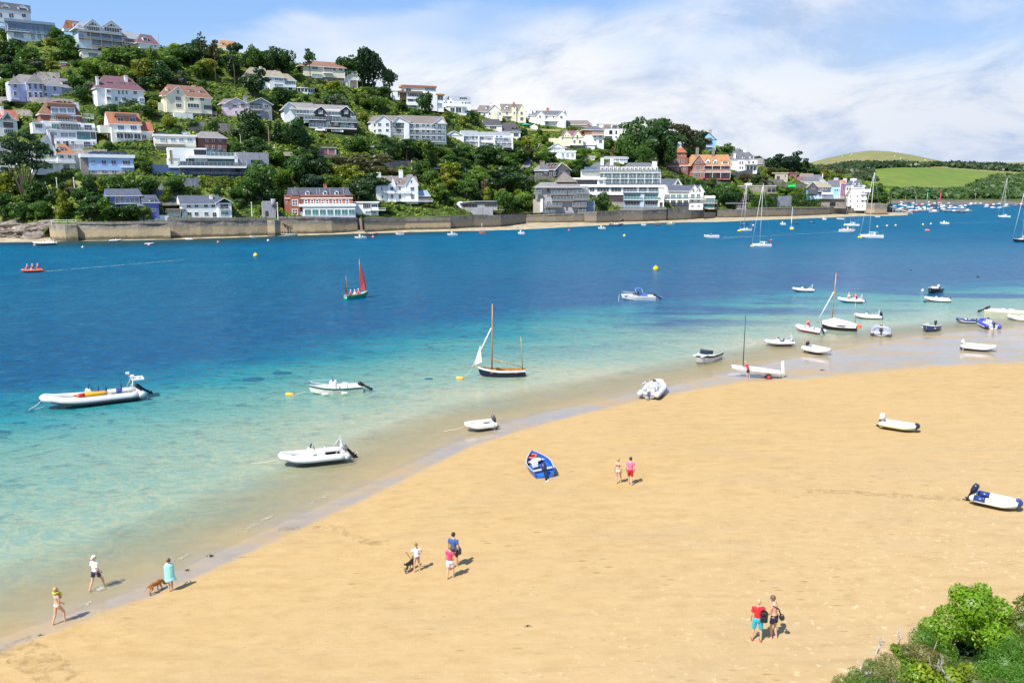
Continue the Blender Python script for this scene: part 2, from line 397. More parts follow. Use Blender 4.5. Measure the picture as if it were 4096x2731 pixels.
X,Y,A_,R_=polar_grid(-R(60),R(62),300,rs)
P2=np.stack([X.ravel(),Y.ravel()],-1)
off=-sdist(P2,WLW);WA_,WR_=A_,R_
OFFW=off.reshape(X.shape)
mk=(OFFW[:-1,:-1]>-3)|(OFFW[1:,1:]>-3)
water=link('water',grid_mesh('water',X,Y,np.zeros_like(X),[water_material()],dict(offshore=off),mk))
tag(water,kind='structure')
gm=MB();gm.add([(-6000,-400,-6),(6000,-400,-6),(6000,9000,-6),(-6000,9000,-6)],[(0,1,2,3)])
tag(gm.build('sea_bed',mat('sea_bed_mud',(.12,.11,.08),.9)),kind='structure')
# far shore, hillside
BASE_O=[(-500,543),(-100,548),(0,549),(120,551.7),(180,551.6),(300,551),(400,548.5),(616,541),(842,533),(1000,527),(1206,515),(1366,512.5),(1526,507),(1646,502),(1888,495.6),(1988,491.8),(2040,491)]
BW=[on_z(*O(*p))for p in BASE_O]
B_AZ=np.array([math.atan2(p.x,p.y)for p in BW]);B_R=np.array([math.hypot(p.x,p.y)for p in BW])
SKY_O=[(-500,60),(0,84),(130,86),(240,98),(330,108),(430,111),(520,114),(600,132),(700,150),(780,172),(900,216),(1000,246),(1100,260),(1200,272),(1320,284),(1400,308),(1550,332),(1650,338),(1700,356),(1760,370),(1850,376),(1900,392),(1960,412),(2045,440)]
S_D=[ray(*O(*p))for p in SKY_O]
S_AZ=np.array([math.atan2(d.x,d.y)for d in S_D]);S_T=np.array([d.z/math.hypot(d.x,d.y)for d in S_D])
L_AZ=np.array([az_of(*O(x,480))for x in(-500,300,700,1000,1400,1700,2040)]);L_S=np.array([.62,.62,.58,.5,.42,.36,.30])
AZ_END=B_AZ[-1]
def terr_polar(A,RR):
 r0=np.interp(A,B_AZ,B_R);sl=np.interp(A,L_AZ,L_S);t=np.interp(A,S_AZ,S_T)
 s=RR-r0-7
 zr0=5.6
 s_r=np.maximum((CAMZ-zr0+t*(r0+7))/(sl-t),4)
 z=zr0+np.clip(s,0,None)*sl
 zr=zr0+s_r*sl
 z=np.where(s>s_r,zr+np.maximum(t,-.02)*.45*(s-s_r),z)
 z=np.where(s<0,zr0-.15,z)
 left=np.clip((az_of(*O(118,520))-A)/.012,0,1)
 z=np.where(s<0,z-left*np.clip(-s*.8,0,5.2),z)
 return z
def terr(x,y):
 a=math.atan2(x,y);r=math.hypot(x,y)
 z=float(terr_polar(np.array([a]),np.array([r]))[0])
 return z+.9*noise.noise((x*.035,y*.035,0))*min(1,max(0,(z-7)/6))
def r0_of(az):return float(np.interp(az,B_AZ,B_R))
def hit(x,y,rmin=0.0):
 """where the view line through a photo pixel meets the hillside"""
 d=ray(x,y);h=math.hypot(d.x,d.y);a=math.atan2(d.x,d.y);t=d.z/h
 r=max(r0_of(a)+.5,rmin)
 step=2.0
 while r<1500:
  zt=terr(math.sin(a)*r,math.cos(a)*r)
  if zt>=CAMZ+t*r:break
  r+=step
 lo,hi_=r-step,r
 for _ in range(14):
  m_=(lo+hi_)/2
  if terr(math.sin(a)*m_,math.cos(a)*m_)>=CAMZ+t*m_:hi_=m_
  else:lo=m_
 r=hi_
 x_,y_=math.sin(a)*r,math.cos(a)*r
 return Vector((x_,y_,CAMZ+t*r))
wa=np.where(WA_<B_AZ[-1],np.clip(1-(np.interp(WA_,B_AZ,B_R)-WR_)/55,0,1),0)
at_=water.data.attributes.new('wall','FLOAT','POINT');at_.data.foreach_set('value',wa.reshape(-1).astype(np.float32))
FOOT=[]
RECTS=[]
# buildings
def M(n):return MATS[n]
for n_,c_,r_ in[('white',(.87,.87,.85),.55),('cream',(.80,.74,.54),.6),('offwhite',(.78,.75,.66),.6),('lavender',(.54,.55,.74),.6),('pink',(.80,.62,.68),.6),('paleblue',(.38,.56,.86),.6),('skyblue',(.28,.55,.90),.6),('violet',(.15,.17,.46),.6),('slateblue',(.075,.125,.25),.5),('bluegrey',(.24,.31,.40),.5),('grey',(.36,.36,.37),.7),('darkgrey',(.09,.09,.10),.7),('brownboard',(.07,.055,.055),.7),('concrete',(.42,.38,.31),.85),('timber',(.34,.20,.09),.7),('tilehung',(.27,.105,.055),.8),('redtile',(.40,.17,.09),.8),('aqua',(.46,.57,.65),.4),('rail',(.75,.77,.78),.4),('metal',(.35,.37,.39),.4),('plum',(.30,.10,.14),.7),('black',(.015,.015,.018),.5),('woodpale',(.45,.36,.25),.7),('lilac',(.62,.50,.66),.6),('bluecloth',(.06,.12,.42),.8),('turq',(.04,.42,.38),.6)]:
 mat(n_,c_,r_,.10,.5)
def tile_mat(name,c,rows=3.2,var=.3):
 if name in MATS:return
 t=NT(name);tc=t.node('ShaderNodeTexCoord')
 nz=t.noise(.55,6,.7,tc.outputs['Object']);fine=t.noise(4.5,2,.6,tc.outputs['Object'])
 lo=[q*(1-var)for q in c];hi_=[min(1,q*(1+var))for q in c]
 a=t.ramp(nz.outputs[0],[(.3,lo),(.5,c),(.72,hi_)]).outputs[0]
 a=t.mix(.25,a,t.ramp(fine.outputs[0],[(.35,lo),(.65,hi_)]).outputs[0])
 wv=t.node('ShaderNodeTexWave',bands_direction='Z');wv.inputs['Scale'].default_value=rows;t.l(tc.outputs['Object'],wv.inputs['Vector'])
 t.l(a,t.b.inputs['Base Color']);t.b.inputs['Roughness'].default_value=.75
 t.bump(t.math('ADD',wv.outputs[0],nz.outputs[0]),.35,.08)
 MATS[name]=t.mat
for n_,c_ in[('slate',(.135,.14,.165)),('paleslate',(.30,.33,.36)),('brownslate',(.22,.185,.165)),('purpletile',(.20,.095,.115)),('browntile',(.27,.135,.09)),('orangetile',(.40,.165,.085)),('redroof',(.42,.13,.07)),('amberroof',(.44,.22,.095)),('darkroof',(.075,.07,.085)),('greyroof',(.25,.235,.225)),('navyslate',(.09,.105,.145)),('weathered',(.33,.29,.21))]:
 tile_mat(n_,[q*.78 for q in c_])
stone_mat('rubble',(.16,.14,.13),(.30,.27,.25),(.44,.41,.37),1.2)
stone_mat('greystone',(.22,.22,.24),(.34,.34,.37),(.47,.47,.50),1.4)
stone_mat('brownstone',(.13,.11,.095),(.24,.205,.175),(.36,.32,.27),1.2)
def brick_mat(name,c,c2):
 t=NT(name);tc=t.node('ShaderNodeTexCoord')
 b=t.node('ShaderNodeTexBrick');b.inputs['Scale'].default_value=2.2;b.inputs['Color1'].default_value=(*c,1);b.inputs['Color2'].default_value=(*c2,1)
 b.inputs['Mortar'].default_value=(.42,.30,.24,1);b.inputs['Mortar Size'].default_value=.012
 mp=t.node('ShaderNodeMapping');mp.inputs['Rotation'].default_value=(R(90),0,0);t.l(tc.outputs['Object'],mp.inputs[0]);t.l(mp.outputs[0],b.inputs['Vector'])
 nz=t.noise(.6,4,.6,tc.outputs['Object'])
 t.l(t.mix(t.ramp(nz.outputs[0],[(.4,0.0),(.75,.45)]).outputs[0],b.outputs[0],[q*.6 for q in c]),t.b.inputs['Base Color']);t.b.inputs['Roughness'].default_value=.8
 MATS[name]=t.mat
brick_mat('brick',(.40,.12,.075),(.33,.095,.06));brick_mat('brownbrick',(.24,.085,.065),(.20,.07,.06))
def glass_mat(name,c,rough=.06,spec=.7):
 t=NT(name);tc=t.node('ShaderNodeTexCoord');nz=t.noise(.45,2,.5,tc.outputs['Object'])
 t.l(t.ramp(nz.outputs[0],[(.35,[q*.5 for q in c]),(.65,c)]).outputs[0],t.b.inputs['Base Color'])
 t.b.inputs['Roughness'].default_value=rough;t.b.inputs['Specular IOR Level'].default_value=spec
 MATS[name]=t.mat
glass_mat('glass',(.05,.065,.09));glass_mat('blueglass',(.10,.20,.32));glass_mat('paleglass',(.30,.42,.50));glass_mat('greenglass',(.10,.30,.30))
glass_mat('darkglass',(.018,.022,.03))
t=NT('railglass');t.b.inputs['Base Color'].default_value=(.14,.20,.23,1);t.b.inputs['Roughness'].default_value=.08;t.b.inputs['Alpha'].default_value=.4;MATS['railglass']=t.mat
class Bld:
 def __init__(s,name,label,cat,crop,bx,by,yaw=0.0,wall='white',short=None,group=None,loc=None,rmin=0.0):
  s.c=crop;s.wm=wall;s.short=short
  x,y=px(crop,bx,by)
  B=loc if loc is not None else hit(x,y,rmin)
  s.B=B;s.dist=math.hypot(B.x,B.y)
  d=Vector((B.x,B.y,0)).normalized();a=math.atan2(-d.x,d.y)+R(yaw)
  s.a=a;s.rt=Vector((math.cos(a),math.sin(a),0));s.fw=Vector((-math.sin(a),math.cos(a),0))
  s.root=empty(name,B,a);tag(s.root,label,cat,group)
  s.u0=s.v0=1e9;s.u1=s.v1=-1e9;s.zt=0
 def uz(s,x,y,off=0.0):
  d=ray(*px(s.c,x,y));C=Vector((0,0,CAMZ))
  p0=s.B+s.fw*off
  t=(p0-C).dot(s.fw)/d.dot(s.fw)
  q=C+d*t-s.B
  return q.dot(s.rt),q.z
 def ux(s,x,ym,off=0.0):return s.uz(x,ym,off)[0]
 def box4(s,x0,y0,x1,y1,off):
  ym=(y0+y1)/2;xm=(x0+x1)/2
  u0=s.ux(x0,ym,off);u1=s.ux(x1,ym,off)
  return u0,u1,s.uz(xm,y1,off)[1],s.uz(xm,y0,off)[1]
 def wall(s,x0,y0,x1,y1,dep=8.0,off=0.0,m=None,sink=1.2,name='wall',rect=True):
  u0,u1,z0,z1=s.box4(x0,y0,x1,y1,off)
  b=MB();b.box(u0,u1,off,off+dep,z0-sink,z1)
  o=b.build(name,M(m or s.wm),s.root)
  s.u0=min(s.u0,u0);s.u1=max(s.u1,u1);s.v0=min(s.v0,off);s.v1=max(s.v1,off+dep);s.zt=max(s.zt,z1)
  if rect:
   a,c=px(s.c,x0,y0),px(s.c,x1,y1)
   RECTS.append((a[0],a[1],c[0],c[1],s.dist,s.short))
  FOOT.append((s.B,s.rt,s.fw,u0,u1,off,off+dep,s.B.z+z0))
  return o
 def hip(s,x0,yr,x1,ye,dep=8.0,off=0.0,il=0.0,ir=0.0,m='slate',over=.35,gm=None,trim='white'):
  """ridge along the front; il / ir: how far the ridge stops short of each end (crop pixels), 0 = gable end"""
  u0,u1,ze,_=s.box4(x0,ye-1,x1,ye,off)
  ue0,ue1=u0-over,u1+over
  mid=off+dep/2;zr=s.uz((x0+x1)/2,yr,mid)[1]
  ra=s.ux(x0+il,yr,mid)if il else ue0;rb=s.ux(x1-ir,yr,mid)if ir else ue1
  f,k=off-over,off+dep+over;th=.22
  b=MB()
  vs=[(ue0,f,ze),(ue1,f,ze),(ue1,k,ze),(ue0,k,ze),(ra,mid,zr),(rb,mid,zr)]
  b.add(vs,[(0,1,5,4),(2,3,4,5),(3,0,4),(1,2,5)],0)
  b.add([(p[0],p[1],p[2]-th)for p in vs[:4]]+vs[:4],[(3,2,1,0),(0,1,5,4),(1,2,6,5),(2,3,7,6),(3,0,4,7)],1)
  o=b.build('roof',[M(m),M(trim)],s.root)
  for iz,ue,sg in((il,u0,-1),(ir,u1,1)):
   g=MB()
   if not iz:g.loft([[(ue+sg*(over+.02),off+.1,ze),(ue+sg*(over+.02),off+dep-.1,ze),(ue+sg*(over+.02),mid,zr-.35)],[(ue+sg*(over+.06),off+.1,ze),(ue+sg*(over+.06),off+dep-.1,ze),(ue+sg*(over+.06),mid,zr-.35)]])
   if g.v:g.build('gable',M(gm or s.wm),s.root)
  s.zt=max(s.zt,zr)
  a,c=px(s.c,x0,yr),px(s.c,x1,ye);RECTS.append((a[0],a[1],c[0],c[1],s.dist,s.short))
  return o
 def gab(s,x0,ya,x1,ye,dep=8.0,off=0.0,m='slate',over=.35,gm=None,trim='white',xa=None):
  """gable facing the water"""
  u0,u1,ze,_=s.box4(x0,ye-1,x1,ye,off)
  xa=(x0+x1)/2 if xa is None else xa
  ua,za=s.uz(xa,ya,off)
  g=MB();g.loft([[(u0,off-.01,ze-.02),(u1,off-.01,ze-.02),(ua,off-.01,za-.1)],[(u0,off+.5,ze-.02),(u1,off+.5,ze-.02),(ua,off+.5,za-.1)]])
  g.build('gable',M(gm or s.wm),s.root)
  b=MB();f,k=off-over,off+dep;th=.24
  for ue,sg in((u0,-1),(u1,1)):
   sl=(za-ze)/max(abs(ua-ue),.1);eo=ue+sg*over;zo=ze-over*sl
   A=[(ua,f,za+th),(eo,f,zo+th),(eo,k,zo+th),(ua,k,za+th)];Bm=[(p[0],p[1],p[2]-th)for p in A]
   b.add(A,[(0,1,2,3)if sg<0 else(3,2,1,0)],0)
   b.add(A+Bm,[(0,4,5,1),(1,5,6,2),(2,6,7,3),(4,7,6,5)],1)
  s.zt=max(s.zt,za)
  return b.build('roof',[M(m),M(trim)],s.root)
 def flat(s,x0,y0,x1,y1,dep=8.0,off=-.3,m='white',name='flat_roof',side=.3):
  u0,u1,z0,z1=s.box4(x0,y0,x1,y1,off)
  b=MB();b.box(u0-side,u1+side,off,off+dep,z0,z1)
  s.zt=max(s.zt,z1)
  return b.build(name,M(m),s.root)
 def win(s,x0,y0,x1,y1,cols=2,rows=1,off=0.0,fr='white',gl='glass',name='window',fw=.075):
  u0,u1,z0,z1=s.box4(x0,y0,x1,y1,off)
  w_,h_=(u1-u0)/2,(z1-z0)/2;fw=min(fw,w_*.3,h_*.3)
  b=MB();b.box(-w_+fw,w_-fw,-.03,.0,-h_+fw,h_-fw,1)
  b.box(-w_,-w_+fw,-.09,.0,-h_,h_);b.box(w_-fw,w_,-.09,.0,-h_,h_)
  b.box(-w_+fw,w_-fw,-.09,.0,h_-fw,h_);b.box(-w_+fw,w_-fw,-.09,.0,-h_,-h_+fw)
  mw=fw*.8
  for i in range(1,cols):q=-w_+2*w_*i/cols;b.box(q-mw/2,q+mw/2,-.075,-.031,-h_+fw,h_-fw)
  for i in range(1,rows):q=-h_+2*h_*i/rows;b.box(-w_+fw,w_-fw,-.07,-.031,q-mw/2,q+mw/2)
  return b.build(name,[M(fr),M(gl)],s.root,((u0+u1)/2,off-.005,(z0+z1)/2))
 def ws(s,xs,y0,y1,wd,cols=2,rows=1,off=0.0,**k):
  for x in xs:s.win(x-wd/2,y0,x+wd/2,y1,cols,rows,off,**k)
 def door(s,x0,y0,x1,y1,off=0.0,m='darkgrey'):
  u0,u1,z0,z1=s.box4(x0,y0,x1,y1,off)
  b=MB();b.box(u0,u1,off-.06,off,z0,z1,0);b.box(u0+.08,u1-.08,off-.075,off-.061,z0+(z1-z0)*.5,z1-.15,1)
  return b.build('door',[M(m),M('glass')],s.root)
 def tri(s,pts,off=0.0,gl='glass',fr='white',name='window'):
  """glazed polygon in a gable"""
  P=[s.uz(x,y,off)for x,y in pts]
  b=MB();n=len(P)
  b.loft([[(u,off-.03,z)for u,z in P],[(u,off,z)for u,z in P]])
  for i in range(n):
   (a,c),(d,e)=P[i],P[(i+1)%n]
   b.tube([(a,off-.05,c),(d,off-.05,e)],.06,4,1,False)
  return b.build(name,[M(gl),M(fr)],s.root)
 def ch(s,x0,y0,x1,y1,off=3.5,m=None,pots=2,dep=.9):
  u0,u1,z0,z1=s.box4(x0,y0,x1,y1,off)
  b=MB();b.box(u0,u1,off,off+dep,z0-1.5,z1-.25);b.box(u0-.08,u1+.08,off-.08,off+dep+.08,z1-.25,z1)
  for i in range(pots):
   b.lathe([(.13,0),(.11,.45),(.13,.5)],6,1,(u0+(u1-u0)*(i+.5)/pots,off+dep/2,z1))
  return b.build('chimney',[M(m or s.wm),M('redtile')],s.root)
 def bal(s,x0,yt,x1,yf,proj=1.4,off=0.0,rail='glass',slab='white',th=.22,posts=0):
  """balcony: slab with a railing (glass, bars or solid)"""
  u0,u1,zf,zt=s.box4(x0,yt,x1,yf,off-proj)
  b=MB();b.box(u0,u1,off-proj,off,zf-th,zf)
  o=b.build('balcony',M(slab),s.root)
  r=MB();f=off-proj
  if rail=='glass':
   r.box(u0+.05,u1-.05,f+.03,f+.06,zf+.05,zt,1);r.box(u0+.03,u0+.06,f+.06,off,zf+.05,zt,1);r.box(u1-.06,u1-.03,f+.06,off,zf+.05,zt,1)
   r.box(u0,u1,f+.01,f+.08,zt,zt+.06,0)
   n=max(2,int((u1-u0)/1.6))
   for i in range(n+1):q=u0+.03+(u1-u0-.06)*i/n;r.box(q-.03,q+.03,f-.01,f+.029,zf,zt,0)
   ms=[M('rail'),M('railglass')]
  elif rail=='solid':
   r.box(u0,u1,f,f+.15,zf,zt,0);r.box(u0,u0+.15,f+.15,off,zf,zt,0);r.box(u1-.15,u1,f+.15,off,zf,zt,0);ms=[M(slab)]
  else:
   r.box(u0,u1,f,f+.07,zt-.07,zt,0);n=max(3,int((u1-u0)/.45))
   for i in range(n+1):q=u0+.04+(u1-u0-.08)*i/n;r.box(q-.035,q+.035,f+.01,f+.06,zf,zt-.07,0)
   r.box(u0,u0+.07,f+.07,off,zt-.07,zt,0);r.box(u1-.07,u1,f+.07,off,zt-.07,zt,0);ms=[M('white' if rail=='bars' else rail)]
  r.build('railing',ms,o)
  if posts:
   for i in range(posts):
    q=u0+.1+(u1-u0-.2)*i/(posts-1);p=MB();p.box(q-.08,q+.08,f+.02,f+.18,zf-2.7,zf-th);p.build('post',M('white'),s.root)
  return o
 def dorm(s,x0,y0,x1,y1,off=1.6,dep=3.0,m='white',roof='slate',peak=0,cols=2,gl='glass'):
  """dormer; peak = crop pixels of gable above y0"""
  u0,u1,z0,z1=s.box4(x0,y0,x1,y1,off)
  b=MB();b.box(u0,u1,off,off+dep,z0,z1,0)
  um=(u0+u1)/2
  if peak:
   zp=s.uz((x0+x1)/2,y0-peak,off)[1]
   b.loft([[(u0,off,z1),(u1,off,z1),(um,off,zp)],[(u0,off+dep,z1),(u1,off+dep,z1),(um,off+dep,zp)]])
   for ue,sg in((u0,-1),(u1,1)):
    A=[(um,off-.25,zp+.12),(ue+sg*.25,off-.25,z1-.05),(ue+sg*.25,off+dep,z1-.05),(um,off+dep,zp+.12)]
    b.add(A,[(0,1,2,3)if sg<0 else(3,2,1,0)],1)
  else:b.box(u0-.15,u1+.15,off-.2,off+dep,z1,z1+.18,1)
  d=b.build('dormer',[M(m),M(roof)],s.root)
  wn_=s.win(x0+(x1-x0)*.15,y0+(y1-y0)*.15,x1-(x1-x0)*.15,y1-(y1-y0)*.15,cols,1,off,gl=gl)
  wn_.parent=d
 def sidewin(s,z0,z1,v0,v1,left=True):
  """window on an end wall, metres"""
  u=s.u0 if left else s.u1;sg=-1 if left else 1
  b=MB();a,c=sorted((u+sg*.01,u+sg*.05));b.box(a,c,v0,v1,z0,z1,1)
  a,c=sorted((u+sg*.01,u+sg*.09))
  for q in(v0,(v0+v1)/2,v1):b.box(a,c,q-.05,q+.05,z0,z1)
  for q in(z0,z1):b.box(a,c,v0+.05,v1-.05,q-.05,q+.05)
  b.build('window',[M('white'),M('glass')],s.root)
 def post(s,x,y0,y1,off=-1.4,wd=.16,m='white'):
  u0,u1,z0,z1=s.box4(x,y0,x,y1,off);b=MB();b.box(u0-wd/2,u0+wd/2,off,off+wd,z0,z1);b.build('post',M(m),s.root)
H='house'
# crop A: top of the hill on the left
b=Bld('white_house','white house with dark slate roof and two gabled dormers, highest at the left',H,'A',175,262,12,short='white house with two gabled dormers')
b.wall(-40,125,352,262,9);b.hip(-40,42,352,128,9,ir=8,il=0);b.dorm(20,75,115,108,1.0,3.4,peak=35);b.dorm(205,88,325,140,1.0,3.4,peak=34,cols=3)
b.ws((115,143),155,205,24);b.ws((262,285),162,200,22);b.ws((12,),150,200,22);b.bal(205,118,340,142,.9,rail='metal')
b=Bld('modern_house','flat-roofed modern house of blue grey boards over a white ground storey',H,'A',335,478,4,short='flat blue grey modern house')
b.wall(88,385,590,480,9,.8);b.wall(62,268,618,385,10,0,'bluegrey',sink=0);b.flat(58,236,620,268,10.6,-.6,'bluegrey')
b.win(95,278,340,358,5,1,fr='bluegrey',gl='blueglass');b.bal(82,338,345,358,.5,slab='white');b.ws((382,432),295,370,24,1,gl='blueglass',fr='bluegrey');b.win(500,305,615,378,3,1,gl='blueglass',fr='bluegrey')
b.win(158,378,272,438,4,1,.8,gl='paleglass');b.ws((378,452,527),392,460,46,2,1,.8,gl='paleglass');b.post(85,275,355,-.55,.2)
b=Bld('orange_roof_house','house with orange tiled roof and white gable dormer partly hidden behind the twin-gabled glass house',H,'A',830,345,15,short='orange roof beside the twin gables',rmin=365)
b.wall(730,330,950,360,8);b.hip(728,240,950,336,8,il=25,m='orangetile');b.dorm(838,275,902,330,1.0,3.2,peak=28);b.ch(915,246,940,262,4)
b.win(757,262,778,276,1,1,1.6)
b=Bld('twin_gable_house','large house with two glazed white gables and scaffold-fronted blue balconies on the hilltop',H,'A',1180,545,14,wall='aqua',short='twin-gabled glass house')
b.wall(900,320,1395,545,11);
for x0,xa,x1,ya,ye in((985,1062,1170,222,310),(1185,1275,1392,240,322)):
 b.gab(x0-20,ya,x1,ye,11,-.3,'paleslate',.5,'white',xa=xa)
 b.tri([(xa-55,ye-14),(xa-20,ye-14),(xa-20,ya+44)],-.32);b.tri([(xa-14,ye-14),(xa+14,ye-14),(xa+14,ya+38),(xa-14,ya+38)],-.32);b.tri([(xa+20,ye-14),(xa+58,ye-14),(xa+20,ya+44)],-.32)
 b.win(x0+10,ye-4,x1-22,ye+52,6,1,-.1,fr='white',fw=.2)
b.hip(860,248,1000,330,11,il=60,ir=0,m='paleslate')
b.win(1000,390,1405,440,14,1,-.1,fr='bluegrey',gl='blueglass');b.win(1060,455,1420,532,8,1,-.1,fr='bluegrey',gl='blueglass');b.win(905,400,960,450,3,1,-.1,fr='bluegrey',gl='blueglass')
b.bal(905,365,1450,382,1.5,rail='metal',slab='woodpale');b.bal(905,436,1450,458,1.5,rail='metal',slab='woodpale');b.bal(1060,520,1560,545,1.5,rail='metal',slab='woodpale')
for x in(1045,1165,1285,1405):b.post(x,365,590,-1.6,.12,'woodpale')
b.wall(1395,440,1600,552,8,1.0,'white');b.hip(1390,362,1600,442,8,1.0,ir=75,m='paleslate');b.win(1425,445,1540,488,6,1,1.0,gl='glass');b.win(1440,500,1555,545,5,1,1.0,gl='paleglass');b.bal(1420,470,1545,488,.6,1.0,rail='redtile')
b=Bld('red_roof_house','house with dark red roof and small white gable dormer near the hilltop telegraph pole',H,'A',1700,555,18,short='dark red hilltop roof')
b.wall(1600,500,1818,560,8);b.hip(1575,402,1822,502,8,il=35,ir=90,m='purpletile');b.dorm(1635,425,1695,480,.8,3.2,peak=20);b.ws((1740,1780),520,548,26,gl='paleglass')
b=Bld('garden_studio','low square concrete building sunk in the shrubs below the twin gables','building','A',1050,650,10,'concrete',short='low concrete studio')
b.wall(935,585,1165,660,6,0,'offwhite');b.win(1015,610,1120,655,3,1,fr='metal',gl='blueglass')
b.flat(930,578,1170,588,6.4,-.3,'concrete')
b=Bld('garden_shed','small reddish brown garden shed in the shrubs of the upper slope','shed','A',733,765,5,'timber',short='brown garden shed')
b.wall(702,715,765,765,2.5,0,'plum');b.hip(700,705,767,718,2.5,m='darkroof',over=.15);b.win(715,725,752,750,2)
b=Bld('lavender_house','long lavender blue house with grey hipped roofs and white sash windows',H,'A',410,1140,10,'lavender',short='long lavender blue house')
b.wall(110,955,715,1145,9);b.hip(110,868,712,972,9,il=110,ir=110,m='greyroof')
b.wall(120,960,215,1112,2,-1.2);b.wall(305,950,485,1138,2,-1.4);b.hip(305,845,490,952,3,-1.4,il=88,ir=88,m='greyroof')
b.hip(105,872,225,962,3,-1.2,il=60,ir=60,m='greyroof')
b.ws((175,),960,1010,40,1,2,-1.2);b.ws((175,),1050,1100,40,1,2,-1.2);b.ws((342,408,467),962,1026,36,1,2,-1.4);b.ws((345,412,470),1058,1122,40,1,2,-1.4)
b.ws((515,628),985,1045,36,1,2);b.win(580,1095,668,1120,4);b.door(510,1065,545,1140,m='offwhite');b.win(545,907,592,940,1,1,2.6,gl='offwhite');b.win(488,885,518,918,1,1,2.6,gl='offwhite')
b.wall(715,1000,848,1150,8,.6,'bluegrey');b.hip(640,905,822,1002,8,.6,m='greyroof',ir=0);b.dorm(705,938,775,985,1.6,3);b.win(722,1010,845,1072,2,1,.6,gl='paleglass');b.win(722,1100,845,1150,1,1,.6,gl='blueglass',fr='slateblue')
b.ch(155,870,168,890,4,'greyroof')
b=Bld('purple_roof_villa','white villa with purple tiled hipped roof, three dormers and two white chimneys',H,'A',1380,1195,14,short='purple roofed villa')
b.wall(1115,1018,1650,1200,9);b.hip(1105,880,1650,1028,9,il=85,ir=170,m='purpletile',over=.5)
b.dorm(1225,948,1290,988,1.8,3,roof='purpletile');b.dorm(1350,952,1428,995,1.8,3,roof='purpletile',cols=3);b.dorm(1487,962,1552,1002,1.8,3,roof='purpletile')
b.ch(1105,882,1135,1005,.5);b.ch(1430,870,1465,945,2.5)
b.wall(1215,1020,1280,1165,1,-.9,rect=False);b.win(1222,1028,1272,1068,3,1,-.9);b.win(1222,1110,1272,1150,3,1,-.9)
b.ws((1364,1408,1452),1040,1085,24);b.win(1530,1042,1572,1085,3);b.win(1400,1120,1450,1165,3);b.win(1318,1112,1350,1160,2,1);b.win(1512,1130,1575,1168,4);b.win(1600,1130,1655,1172,2,1,-.3,gl='paleglass');b.wall(1595,1122,1662,1212,3,-.3,rect=False)
b.sidewin(2.5,4,2,3);b.sidewin(2.5,4,5,6)
b=Bld('cream_house','cream house with brown tiled roof, front gable, dormers and a dark lower terrace',H,'B',200,1300,16,'cream',short='cream house with brown roof')
b.wall(-120,1105,420,1300,9);b.hip(-140,985,420,1112,9,il=60,ir=110,m='browntile',over=.5);b.gab(-100,995,125,1105,9,-.7,'browntile',.5,xa=35);b.wall(-100,1100,125,1260,2,-.7,rect=False)
b.ch(-105,1005,-75,1095,1.5);b.ch(200,985,240,1035,4);b.dorm(155,1035,205,1080,1.8,3,roof='browntile');b.dorm(277,1042,325,1088,1.8,3,roof='browntile')
b.ws((33,),1035,1078,26,2,1,-.7);b.win(8,1110,68,1158,3,1,-.7);b.win(10,1190,72,1238,3,1,-.7);b.ws((190,310),1118,1160,50,2)
b.wall(115,1172,300,1300,3,-1.0,rect=False);b.win(142,1188,278,1240,4,1,-1.0,fr='white',fw=.15);b.win(330,1210,420,1258,3,1,fr='darkgrey')
b.wall(-10,1300,205,1365,4,-2.4,'white');b.bal(115,1275,485,1302,2.4,rail='metal',slab='grey');b.wall(205,1303,480,1370,3,.2,'darkgrey')
for x in(208,282,355,425,475):b.post(x,1304,1370,-2.2,.2,'rail')
b.wall(-190,1180,-110,1255,5,1)
b=Bld('terraced_balcony_house','tall stepped house, brown tile-hung above three white storeys of balconies',H,'C',830,430,10,short='tall stepped brown and white house')
b.wall(545,205,1105,330,9,.8);b.wall(640,320,1110,435,10,0.2);b.wall(490,105,930,210,8,2.5);b.wall(465,25,925,108,8,2.9,'tilehung',sink=0)
b.hip(455,-112,925,28,8,2.9,il=75,ir=75,m='browntile',over=.3);b.wall(590,-62,862,22,3,2.6,'white',sink=0,rect=False);b.flat(555,-100,865,-62,4,2.3,'browntile')
for x in(630,722,815):b.win(x-40,-48,x+40,10,2,2,2.6,gl='paleglass')
b.win(585,38,640,90,2,1,2.9,gl='paleglass');b.win(660,52,800,105,5,1,2.7,gl='glass');b.win(812,45,872,95,2,1,2.9,gl='blueglass');b.flat(655,32,803,50,1.5,1.7,'redroof','canopy');b.bal(580,85,885,112,1.6,2.9,'bars')
b.win(590,135,680,190,3,1,2.5,gl='greenglass');b.win(690,132,930,195,8,1,2.3,gl='glass',fw=.14);b.bal(540,168,1120,206,2.0,2.3,'glass');b.win(965,145,1055,205,3,1,2.3);b.wall(930,125,1090,210,7,2.4,rect=False)
b.ws((590,630),228,265,42,2,1,.8,gl='paleglass');b.win(695,232,780,285,2,2,.8,gl='paleglass');b.win(785,232,866,285,2,2,.8,gl='paleglass');b.win(885,225,1035,312,4,1,.78,fr='darkgrey',gl='greenglass');b.win(1040,225,1098,310,2,1,.78,gl='glass')
b.ws((668,737,832),330,362,36,2,1,.2);b.door(757,330,785,392,.2,'black');b.win(960,335,1040,398,4,1,.2);b.bal(800,372,1225,432,1.6,0.2,'glass');b.win(1065,338,1085,368,1,1,.2)
b.ch(868,-110,908,-20,5.5);b.bal(935,15,1075,62,1.2,6,'bars');b.wall(930,60,1000,120,4,6.0,'rubble',rect=False)
b.wall(370,120,500,205,6,2.0);b.win(400,135,485,180,4,1,2.0);b.bal(375,80,495,115,.5,2.0,'bars')
b=Bld('gabled_house','white house with glazed pointed gable and white chimney at the left edge',H,'C',90,240,8,short='glazed left edge gable')
